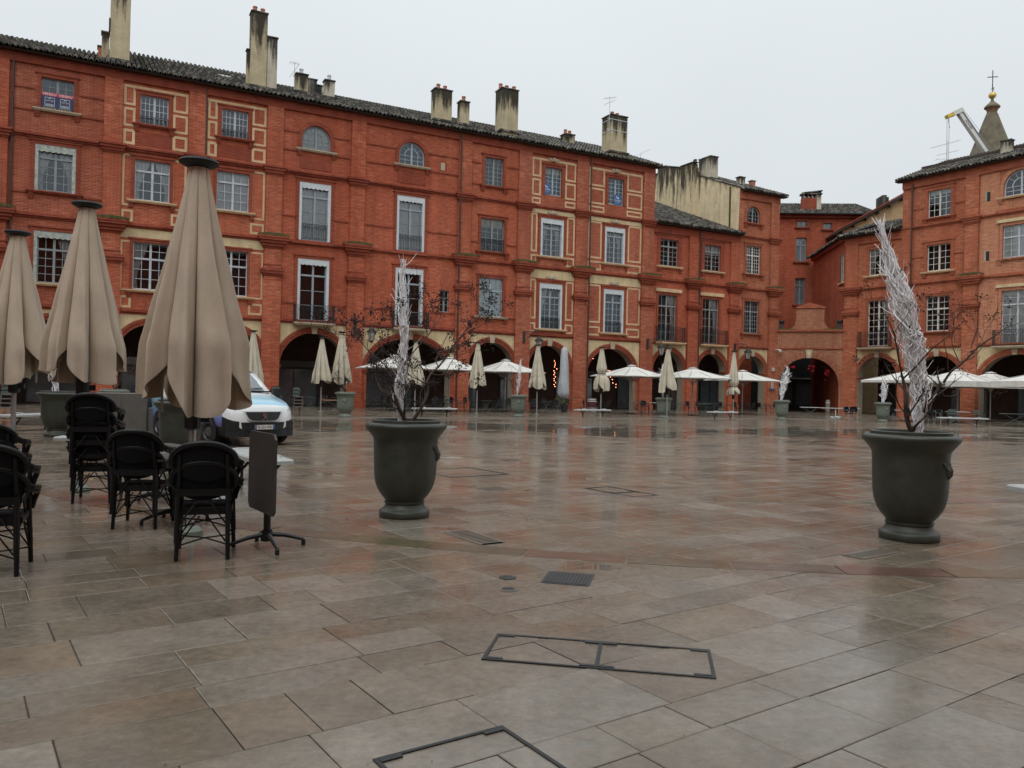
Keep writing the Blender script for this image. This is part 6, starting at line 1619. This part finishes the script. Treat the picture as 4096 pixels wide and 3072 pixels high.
bm = bmesh.new(); bm.from_mesh(me); bmesh.ops.remove_doubles(bm, verts=bm.verts, dist=.0005); bmesh.ops.recalc_face_normals(bm, faces=bm.faces); bm.to_mesh(me); bm.free()
def vp(part, mat, fn): m = MB(); fn(m); return m.build(part, mat, van)
ws = MB()                                                     # windscreen just proud of the body
def lerp(a, b, f): return tuple(a[i] + (b[i] - a[i])*f for i in range(len(a)))
rowsw = [(1.13, 1.355, .76), (1.45, 1.60, .70), (1.80, 1.835, .655), (1.97, 1.895, .62)]
for (y0, z0, w0), (y1, z1, w1) in zip(rowsw[:-1], rowsw[1:]):
    for i in range(8):
        u0, u1 = -1 + i/4, -1 + (i+1)/4
        def q(y, z, w, u): return (w*u, y - .012 + .16*u*u*.6, z + .018 - .02*u*u)
        ws.quad(q(y0, z0, w0, u0), q(y0, z0, w0, u1), q(y1, z1, w1, u1), q(y1, z1, w1, u0))
ws.build('windscreen', 'van_glass', van, smooth=True)
vp('wiper', 'ink', lambda m: (m.tube([(-.55, 1.14, 1.385), (.1, 1.20, 1.44)], .012, 5), m.tube([(.0, 1.14, 1.385), (.6, 1.22, 1.44)], .012, 5), m.box(-.74, .74, 1.06, 1.13, 1.325, 1.36)))
gp = [(-.46, .80), (-.40, .70), (-.30, .64), (.30, .64), (.40, .70), (.46, .80), (.47, .855), (-.47, .855)]
def curve_y(x): return -.03 + .28*abs(x)**2.2
def plate3(m, poly, off, th, seg=12):
    for i in range(len(poly)): pass
    xs = sorted({p[0] for p in poly}); 
    def zr(x):
        zz = []
        for (xa, za), (xb, zb) in zip(poly, poly[1:] + poly[:1]):
            if abs(xa - xb) < 1e-9: 
                if abs(x - xa) < 1e-9: zz += [za, zb]
            elif min(xa, xb) - 1e-9 <= x <= max(xa, xb) + 1e-9: zz.append(za + (zb - za)*(x - xa)/(xb - xa))
        return min(zz), max(zz)
    x0, x1 = xs[0], xs[-1]; X = [x0 + (x1 - x0)*i/seg for i in range(seg + 1)]
    for a, b in zip(X[:-1], X[1:]):
        (a0, a1), (b0, b1) = zr(a), zr(b); ya, yb = curve_y(a) - off, curve_y(b) - off
        m.quad((a, ya + .05*(a0-.7), a0), (b, yb + .05*(b0-.7), b0), (b, yb + .16*(b1-.7), b1), (a, ya + .16*(a1-.7), a1))
vp('grille_surround', 'van_white', lambda m: plate3(m, [(x*1.09, .75 + (z - .75)*1.16) for x, z in gp], .030, 0))
gr = vp('grille', 'van_plastic', lambda m: plate3(m, gp, .040, 0))
# lion emblem: a rearing beast in silver strokes
lion = MB()
for poly in ([(-.05, .815), (.0, .84), (.03, .82), (.02, .79), (-.02, .78), (-.06, .79)], [(-.01, .79), (.03, .79), (.045, .74), (.02, .715), (-.02, .73), (-.03, .77)], [(-.03, .78), (-.075, .765), (-.07, .745), (-.02, .757)], [(.0, .725), (-.06, .67), (-.075, .655), (-.035, .655), (.02, .70)], [(.02, .72), (.055, .68), (.03, .66), (.06, .655), (.08, .685), (.045, .735)], [(.03, .80), (.075, .80), (.085, .775), (.05, .77)]):
    lion.prism(poly, -.090, -.072)
lion.build('emblem', 'chrome', gr)
for s in (-1, 1):
    hl = MB(); P = [(s*.52, .27, .79), (s*.62, .22, .80), (s*.80, .26, .92), (s*.86, .42, 1.03), (s*.80, .34, 1.02), (s*.62, .14, .90), (s*.53, .06, .84)]
    P = [(s*.50, .045, .80), (s*.66, .10, .76), (s*.84, .22, .84), (s*.925, .44, .99), (s*.88, .40, 1.02), (s*.74, .20, .965), (s*.55, .075, .885)]
    c = Vector((s*.74, .16, .88)); hl.add([c] + P, [(0, i + 1, (i + 1) % len(P) + 1) for i in range(len(P))]); k = hl.build('headlight', 'headlight', van)
    bz = MB(); bz.add([c + Vector((0, .01, 0))] + [Vector((s*.73, .16, .89)) + (Vector(p) - Vector((s*.73, .16, .89)))*1.10 + Vector((0, .012, 0)) for p in P], [(0, i + 1, (i + 1) % len(P) + 1) for i in range(len(P))]); bz.build('bezel', 'ink', k)
    q = MB(); q.lathe([(.005, 0), (.055, .01), (.065, .03)], 12); o = q.build('lens', 'chrome', k); o.location = (s*.73, .125, .87); o.rotation_euler = (R(90), 0, R(-s*-30))
    f = MB(); f.lathe([(.045, -.02), (.05, .0), (.035, .012), (.002, .014)], 12); o = f.build('fog_lamp', 'headlight', van); o.location = (s*.66, .075, .43); o.rotation_euler = (R(90), 0, R(s*25))
    mi = MB(); mi.bbox(s*1.05 - .10, s*1.05 + .10, 1.28, 1.40, 1.18, 1.46, .03); mi.tube([(s*.93, 1.36, 1.20), (s*1.02, 1.34, 1.24)], .03, 6); mi.build('mirror', 'van_plastic', van)
    sw_ = MB(); sw_.quad((s*.975, 1.5, 1.15), (s*.975, 2.5, 1.15), (s*.845, 2.5, 1.75), (s*.85, 2.02, 1.75)); sw_.build('side_window', 'van_glass', van)
    dr = MB(); dr.box(s*.972 - .004, s*.972 + .004, 1.40, 1.412, .4, 1.15); dr.box(s*.972 - .004, s*.972 + .004, 2.55, 2.562, .4, 1.75 if False else 1.12); dr.build('door_gap', 'ink', van)
    hd = MB(); hd.bbox(s*.985 - .015, s*.985 + .015, 2.35, 2.5, 1.0, 1.04, .006); hd.build('door_handle', 'van_plastic', van)
vp('bumper', 'van_plastic', lambda m: [m.quad((a, curve_y(a) - .035 + .0, .24), (b, curve_y(b) - .035, .24), (b, curve_y(b) - .055, .60), (a, curve_y(a) - .055, .60)) for a, b in [(-.90 + .15*i, -.90 + .15*(i+1)) for i in range(12)]])
for zz in (.545, .40, .35, .30): vp('bumper_slat', 'ink', lambda m: [m.quad((a, curve_y(a) - .066, zz), (b, curve_y(b) - .066, zz), (b, curve_y(b) - .068, zz + .018), (a, curve_y(a) - .068, zz + .018)) for a, b in [(-.5 + .1*i, -.5 + .1*(i+1)) for i in range(10)]])
npl = vp('number_plate', 'sign_white', lambda m: m.box(-.26, .26, -.100, -.088, .425, .535))
m = MB(); m.box(-.26, -.215, -.103, -.099, .425, .535); m.build('plate_band', 'sign_blue', npl); m = MB(); m.box(.215, .26, -.103, -.099, .425, .535); m.build('plate_band', 'sign_blue', npl)
text_part('FJ-353-WH', .105, 'ink', npl, (0, -.1015, .478), (1, 0, 0), (0, 0, 1), squash=.80)
for s in (-1, 1):
    for y in (.93, 4.15):
        a = MB(); V = [(s*.968, y, .34)] + [(s*.968, y + .41*math.cos(math.pi*2*i/24), .36 + .41*math.sin(math.pi*2*i/24)) for i in range(24)]
        V = [(x, yy, max(.16, z)) for x, yy, z in V]; a.add(V, [(0, i + 1, (i + 1) % 24 + 1) for i in range(24)]); a.build('wheel_arch', 'ink', van)
        w = MB(); w.lathe([(.20, -.11), (.30, -.11), (.33, -.08), (.335, 0), (.33, .08), (.30, .11), (.20, .105)], 28); o = w.build('wheel', 'rubber', van, smooth=True)
        o.location = (s*.90, y, .335); o.rotation_euler = (0, R(90*s), R(10) if y < 2 else 0)
        w = MB(); w.lathe([(.21, .09), (.205, .105), (.19, .06), (.13, .05), (.12, .09), (.05, .10), (.005, .10)], 24); w.build('rim', 'steel_rim', o)
        for q in range(12): an = q*math.pi/6; b = MB(); b.lathe([(.018, .06), (.016, .075), (.002, .076)], 6, (.165*math.cos(an), .165*math.sin(an), 0)); b.build('rim_hole', 'ink', o)
# ---------------------------------------------------------------- wall lanterns
def lantern(label, s):
    t = thing('wall_lantern', label, 'lantern', left_pt(s, -.2, 5.0), A_L)
    m = MB(); m.tube([(0, 0, .55), (.10, -.08, .68), (.45, -.3, .72), (.80, -.5, .68), (.95, -.58, .42)], .028, 6); m.tube([(0, 0, -.05), (.22, -.15, .22), (.62, -.40, .66)], .022, 6); m.box(-.09, .09, -.06, .06, -.15, .72); m.tube([(.95, -.58, .45), (.95, -.58, .28)], .03, 6); m.build('bracket', 'iron', t)
    m = MB(); c = (.95, -.58, 0)
    m.lathe([(.06, .34), (.10, .30), (.20, .16), (.34, .06), (.36, .02), (.30, .0)], 12, c); m.build('hood', 'iron', t)
    m = MB(); m.lathe([(.27, .0), (.13, -.55), (.02, -.57)], 6, c); m.build('glass', 'lamp_glass', t)
    m = MB()
    for k in range(6): a = 2*math.pi*k/6; m.tube([(c[0] + .275*math.cos(a), c[1] + .275*math.sin(a), 0), (c[0] + .135*math.cos(a), c[1] + .135*math.sin(a), -.56)], .014, 4)
    m.lathe([(.14, -.54), (.15, -.58), (.06, -.66), (.01, -.70)], 8, c); m.build('cage', 'iron', t)
lantern('wall lantern left of the widest arch, behind the left planter branches', -17.3); lantern('wall lantern above a pale thin sculpture, second from the left', -4.75)
lantern('wall lantern beside the low house with balconies, third from the left', 6.35); lantern('rightmost wall lantern, above a slim tied parasol', 15.45)

# ---------------------------------------------------------------- banners, posters and signs
bn = thing('sale_banner', 'navy for-sale banner with a red strip in the top left window', 'banner', left_pt(-34.51, -.03, 16.46), A_L)
m = MB(); m.box(-.76, .76, -.012, 0, 0, .74); m.build('sheet', 'sign_navy', bn)
m = MB(); m.box(-.76, .76, -.016, -.012, .74, .93); m.build('red_strip', 'sign_red', bn)
text_part('VENDU  VENDU', .20, 'ink_white', bn, (0, -.018, .83), (1, 0, 0), (0, 0, 1))
for x in (-.37, .37):
    m = MB(); w, z0, z1 = .24, .22, .66
    m.box(x - w, x + w, -.018, -.013, z1 - .025, z1); m.box(x - w, x + w, -.018, -.013, z0, z0 + .025); m.box(x - w, x - w + .02, -.018, -.013, z0, z1); m.box(x + w - .02, x + w, -.018, -.013, z0, z1); m.box(x - w, x + w, -.018, -.013, z0 - .06, z0 - .035); m.box(x - .17, x + .17, -.018, -.013, z0 + .05, z0 + .075); m.lathe([(.06, -.02), (.06, .02)], 10, (x, -.014, .59)); m.build('logo_frame', 'zinc', bn)
    text_part('CITYA', .13, 'ink_white', bn, (x, -.014, .47), (1, 0, 0), (0, 0, 1)); text_part('IMMOBILIER', .045, 'sign_red', bn, (x, -.014, .37), (1, 0, 0), (0, 0, 1))
    text_part('05 63 26 21 00', .10, 'sign_yellow', bn, (x, -.014, .07), (1, 0, 0), (0, 0, 1))
def poster(label, s, z):
    t = thing('window_poster', label, 'poster', left_pt(s, .10, z), A_L)
    m = MB(); m.box(-.31, .31, -.012, 0, 0, .80); m.build('sheet', 'sign_blue', t)
    m = MB(); m.prism([(-.16, .68), (-.13, .71), (-.02, .60), (.07, .62), (.05, .57), (.12, .50), (.10, .48), (.0, .53), (-.08, .53), (-.07, .58)], -.018, -.013); m.build('animal_mark', 'ink_white', t)
    text_part('HUMAN', .17, 'ink_white', t, (0, -.014, .36), (1, 0, 0), (0, 0, 1)); text_part('immobilier', .085, 'zinc', t, (0, -.014, .22), (1, 0, 0), (0, 0, 1))
poster('blue poster with a white animal mark in the left top window', -2.98, 15.98); poster('blue poster with a white animal mark in the right top window', 3.42, 15.95)
gx = 19.9
sg = thing('rules_sign', 'narrow white sign with three prohibition circles on the pillar left of the gate', 'sign', left_pt(19.75, -.29, 2.05), A_L)
m = MB(); m.box(-.13, .13, -.02, 0, 0, .80); m.build('plate', 'sign_white', sg)
for z in (.65, .42, .20):
    m = MB(); n = 18
    for i in range(n): a0, a1 = 2*math.pi*i/n, 2*math.pi*(i+1)/n; m.quad(*[(r*math.cos(a), -.024, z + r*math.sin(a)) for r, a in ((.10, a0), (.10, a1), (.08, a1), (.08, a0))])
    m.quad((-.075, -.025, z + .05), (-.06, -.025, z + .065), (.075, -.025, z - .05), (.06, -.025, z - .065)); k = m.build('prohibition_ring', 'sign_red', sg)
    m = MB(); m.prism([(-.04, z - .05), (.03, z - .05), (.05, z + .0), (.01, z + .05), (-.03, z + .03)], -.0235, -.0205); m.build('pictogram', 'ink', k)
st = thing('street_sign', 'small dark blue name plate under the white rules sign', 'sign', left_pt(19.72, -.32, 1.86), A_L)
m = MB(); m.box(-.33, .33, -.03, 0, 0, .16); m.build('plate', 'sign_navy', st); text_part('Place Nationale', .085, 'ink_white', st, (0, -.032, .08), (1, 0, 0), (0, 0, 1))
pq = thing('wall_plaque', 'small pale plaque high on the pillar left of the gate', 'plaque', left_pt(19.85, -.25, 3.55), A_L)
m = MB(); m.box(-.16, .16, -.03, 0, 0, .28); m.build('plate', 'sign_white', pq); m = MB(); m.box(-.10, -.02, -.034, -.03, .10, .22); m.box(.0, .11, -.034, -.03, .06, .08); m.build('engraving', 'ink', pq)
cm = thing('camera_dome', 'white surveillance camera dome on the corner pilaster left of the gate', 'camera', left_pt(20.1, -.25, 5.3), A_L)
m = MB(); m.tube([(0, 0, .1), (.15, -.2, .14), (.2, -.3, .1)], .04, 6); m.build('arm', 'sign_white', cm); m = MB(); m.lathe([(.02, .12), (.14, .10), (.15, -.05), (.10, -.14), (.01, -.17)], 14, (.2, -.32, 0)); m.build('dome', 'sign_white', cm, smooth=True)

# ---------------------------------------------------------------- fairy lights in two arches
def fairy(label, pts):
    t = thing('fairy_lights', label, 'lights', left_pt(0, 0, 0), A_L); m = MB(); w = MB()
    for s, y, z in pts: m.lathe([(.004, -.03), (.03, 0), (.004, .03)], 6, (s, y, z))
    for a, b in zip(pts[:-1], pts[1:]): w.tube([a, b], .006, 3, cap=False)
    m.build('bulbs', 'fairy', t); w.build('wire', 'ink', t)
r = random.Random(4)
fairy('string of small red-gold lights in the second cream house arch', [(.95 + .16*i + r.uniform(-.1, .1), 1.6, 3.0 + 1.25*math.sin(i*.17) + r.uniform(-.35, .3)) for i in range(25)])
fairy('string of small red-gold lights in the first cream house arch', [(-1.05 + r.uniform(-.16, .16), 1.5, 3.7 - .15*i) for i in range(14)])
fairy('few red-gold lights low beside a closed parasol', [(-4.05 + r.uniform(-.1, .1), 1.5, 2.3 - .2*i) for i in range(6)])
lt = thing('arcade_lamp', 'small lit yellow lamp in the arch left of the open parasols', 'lamp', left_pt(-16.2, 1.0, 3.45), A_L)
m = MB(); m.lathe([(.03, .18), (.12, .1), (.13, -.05), (.05, -.12)], 10); m.build('shade', 'lamp_warm', lt); m = MB(); m.tube([(0, 0, .15), (0, 0, 1.1)], .012, 4); m.build('cord', 'ink', lt)

# ---------------------------------------------------------------- terrace furniture under the arcades
def bistro_table(label, x, y, rz, top='furn_dark', w=.62, group=None):
    t = thing('folding_table', label, 'table', (x, y, 0), rz, group)
    m = MB(); m.bbox(-w/2, w/2, -.32, .32, .71, .74, .01); m.build('top', top, t)
    for yy in (-.24, .24):
        m = MB(); m.tube([(-w*.42, yy, 0), (w*.36, yy, .71)], .014, 5); m.build('leg', 'furn_green', t); m = MB(); m.tube([(w*.42, yy + .02, 0), (-w*.36, yy + .02, .71)], .014, 5); m.build('leg', 'furn_green', t)
    return t
def cafe_chair(label, x, y, rz, mat='furn_dark', group=None, slats=False):
    t = thing('cafe_chair', label, 'chair', (x, y, 0), rz, group)
    m = MB(); m.bbox(-.21, .21, -.21, .21, .43, .46, .01); m.build('seat', mat, t)
    if slats:
        for z in (.60, .72, .82): m = MB(); m.box(-.21, .21, .20, .225, z, z + .07); m.build('back_slat', mat, t)
    else: m = MB(); m.prism([(-.20, .52), (.20, .52), (.24, .66), (.22, .82), (.12, .88), (-.12, .88), (-.22, .82), (-.24, .66)], .21, .235); m.build('backrest', mat, t)
    fr = 'metal_bright' if mat == 'chair_mesh' else mat
    for sx in (-1, 1):
        m = MB(); m.tube([(sx*.20, .22, .85), (sx*.21, .21, .45), (sx*.22, .26, 0)], .014, 5); m.build('leg', fr, t)
        m = MB(); m.tube([(sx*.26, .10, .66), (sx*.26, -.20, .66), (sx*.22, -.21, .44), (sx*.23, -.25, 0)], .014, 5); m.build('leg', fr, t)
    return t
def gp_(s, y): return left_pt(s, y)[:2]
rr = random.Random(12)
TB = [(-20.8, -3.0), (-18.9, -2.2), (-15.6, -5.6), (-14.8, -2.6), (-13.2, -6.4), (-12.6, -3.4), (-11.2, -2.2), (-10.6, -6.2), (-9.2, -4.6), (-8.4, -6.9), (-7.6, -3.2), (-6.2, -6.0), (-5.9, -2.4), (-3.2, -2.2), (-1.5, -5.0), (5.4, -5.0), (12.2, -5.0), (13.6, -6.0)]
ORD = ['leftmost', 'second', 'third', 'fourth', 'fifth', 'sixth', 'seventh', 'eighth', 'ninth', 'tenth', 'eleventh', 'twelfth', 'thirteenth', 'fourteenth', 'fifteenth', 'sixteenth', 'seventeenth', 'rightmost']
for ti, (s, y) in enumerate(TB):
    x, yy = gp_(s, y); bistro_table('%s dark folding table from the left before the left arcades' % ORD[ti], x, yy, A_L + rr.uniform(-.2, .2), group='dark cafe tables of the left terraces')
    for d in (-.75, .75): cx, cy = gp_(s + d, y + rr.uniform(-.2, .2)); cafe_chair('dark cafe chair %s of the %s dark folding table from the left' % ('right' if d > 0 else 'left', ORD[ti]), cx, cy, A_L + (R(-90) if d > 0 else R(90)) + rr.uniform(-.4, .4), group='dark cafe chairs of the left terraces')
TC = [(1.7, -5.2, 'folding table behind the strap-tied parasol'), (3.0, -6.0, 'folding table under the open parasol before the barrel arch'), (4.0, -4.6, 'pale-topped folding table near the fairy-light arch'), (7.2, -6.0, 'folding table right of the planter with frosty twigs'), (8.5, -5.4, 'folding table behind the low house parasol'), (10.0, -6.2, 'folding table right under the low house parasol')]
for i, (s, y, lab) in enumerate(TC):
    x, yy = gp_(s, y); bistro_table(lab, x, yy, A_L + rr.uniform(-.2, .2), 'furn_green' if i != 2 else 'table_pale', .95)
    cx, cy = gp_(s + .8, y + .4); cafe_chair('dark chair right of the %s' % lab, cx, cy, A_L + R(-80) + rr.uniform(-.4, .4), 'furn_dark', 'green-grey terrace chairs')
    cx, cy = gp_(s - .7, y + .5); cafe_chair('dark chair left of the %s' % lab, cx, cy, A_L + R(80) + rr.uniform(-.4, .4), 'furn_dark', 'green-grey terrace chairs')
# two stacks of wicker chairs near the leftmost far planter
def wicker_stack(label, x, y, rz):
    t = thing('wicker_chair', label, 'chair', (x, y, 0), rz)
    m = MB(); m.bbox(-.22, .22, -.21, .21, .42, .45, .01); m.build('seat', 'furn_dark', t)
    m = MB(); m.prism([(-.18, .45), (.18, .45), (.20, .70), (.14, .88), (-.14, .88), (-.20, .70)], .19, .22); m.build('backrest', 'cover_grey' if False else 'furn_green', t)
    m = MB(); m.tube([(-.22, .20, .45), (-.23, .22, .75), (-.15, .23, .90), (.15, .23, .90), (.23, .22, .75), (.22, .20, .45)], .02, 6); m.build('back_rim', 'chair_rattan', t)
    m = MB(); m.box(-.22, .22, -.235, -.21, .41, .45); m.build('front_rail', 'metal_bright', t)
    for sx in (-1, 1):
        for sy in (-.2, .2): m = MB(); m.tube([(sx*.20, sy, .43), (sx*.21, sy*1.1, 0)], .014, 5); m.build('leg', 'metal_bright' if sy < 0 else 'furn_dark', t)
    return t
for j, (x, y, lab) in enumerate(((-11.35, 38.4, 'left'), (-10.45, 38.9, 'right'), (-19.0, 30.0, 'far left'))):
    for k in range(4):
        o = wicker_stack('%s wicker chair of the %s stack by the van' % (('bottom', 'second', 'third', 'top')[k], lab), x, y + .05*k, A_L + R(3*j)); o.location.z = .16*k; o['group'] = 'stacked wicker chairs'
for x, y, lab in ((-13.2, 41.5, 'wooden table plank left of the wicker stacks'), (-9.1, 41.8, 'wooden table plank right of the wicker stacks')): bistro_table(lab, x, y, A_L, 'wood_warm', 1.6)
# wine barrel
b = thing('wine_barrel', 'wooden barrel with a dark red belly against the arcade pier', 'barrel', left_pt(.75, -1.0), A_L)
m = MB(); m.lathe([(.30, 0), (.34, .2), (.37, .45), (.34, .72), (.30, .92), (.27, .90), (.01, .90)], 20); m.build('staves', 'barrel_wood', b, smooth=True)
m = MB(); m.lathe([(.352, .22), (.378, .45), (.350, .68)], 20); m.build('red_belly', 'barrel_red', b, smooth=True)
for z, q in ((.06, .318), (.20, .352), (.70, .352), (.85, .318)): m = MB(); m.lathe([(q, z - .025), (q + .006, z), (q, z + .025)], 20); m.build('hoop', 'zinc', b)
# palm in a pot behind a closed parasol
pt = thing('potted_palm', 'dark potted palm half hidden behind a closed parasol', 'palm', left_pt(-4.1, -5.0), 0)
m = MB(); m.lathe([(.2, 0), (.28, .5), (.30, .52), (.26, .5)], 14); m.build('pot', 'furn_dark', pt)
m = MB(); r = random.Random(2)
for k in range(11):
    a = 2*math.pi*k/11 + r.uniform(-.2, .2); L = r.uniform(.7, 1.0); sp = [(math.cos(a)*L*f*.9, math.sin(a)*L*f*.9, .5 + L*(1.25*f - .75*f*f)) for f in (0, .2, .4, .6, .8, 1)]
    m.tube(sp, .012, 4)
    for i in range(1, 16):
        f = i/16; q = Vector((math.cos(a)*L*f*.9, math.sin(a)*L*f*.9, .5 + L*(1.25*f - .75*f*f)))
        for s in (-1, 1): d = Vector((-math.sin(a)*s, math.cos(a)*s, -.35)) * .22*(1 - .5*f); m.add([q + Vector((0, 0, .01)), q - Vector((math.cos(a), math.sin(a), 0))*.02, q + d], [(0, 1, 2)])
tag(m.build('fronds', 'moss', pt), kind='stuff')
# right terrace
RT = [(20.0, 53.6), (20.9, 52.6), (22.2, 52.6), (24.3, 50.6), (25.8, 50.0), (27.5, 49.3)]
for i, (x, y) in enumerate(RT): bistro_table('%s pale long table from the gate along the right terrace' % ('nearest', 'second', 'third', 'fourth', 'fifth', 'last')[i], x, y, R(-12), 'table_pale', 1.25, group='pale tables of the right terrace')
for i, (x, y, a) in enumerate(((21.2, 50.3, 20), (22.0, 51.5, 160), (24.4, 48.9, -20), (25.3, 48.6, 200), (26.0, 48.4, 10), (23.7, 50.2, 170))): cafe_chair('%s black chair with bright metal legs from the gate, right terrace' % ('nearest', 'second', 'fifth', 'sixth', 'last', 'fourth')[i], x, y, R(a), 'chair_mesh', 'black metal-legged chairs of the right terrace')
for i, (x, y, lab) in enumerate(((26.3, 47.6, 'left of two grey-green slatted chairs by the wide open parasol'), (27.6, 47.3, 'right of two grey-green slatted chairs by the wide open parasol'))): cafe_chair(lab, x, y, R(-8), 'furn_green', None, True)
for i, (x, y) in enumerate(((29.3, 46.6), (31.0, 45.6), (29.6, 44.2), (31.6, 48.0))): bistro_table('%s dark green table of the right edge terrace' % ('leftmost', 'second', 'frontmost', 'rearmost')[i], x, y, R(-30), 'furn_green', 1.5, group='dark green tables of the right terrace')
bistro_table('wooden table far right under the arcade', 33.9, 51.0, R(-50), 'wood_warm', 1.3)
bl = thing('bollard', 'grey post beside the gate arch', 'bollard', (24.9, 63.0, 0)); m = MB(); m.lathe([(.17, 0), (.17, 1.1), (.15, 1.18), (.02, 1.2)], 14); m.build('post', 'grate_stone', bl); m = MB(); m.lathe([(.178, .95), (.178, 1.0)], 14); m.build('band', 'zinc', bl)
pb = thing('parasol_foot', 'white parasol foot with a short tube near the gate tables', 'stand', (22.0, 54.3, 0)); m = MB(); m.lathe([(.36, 0), (.36, .10), (.30, .14), (.05, .15)], 16); m.build('foot', 'table_pale', pb); m = MB(); m.tube([(0, 0, .1), (0, 0, .65)], .03, 8); m.build('tube', 'zinc', pb)
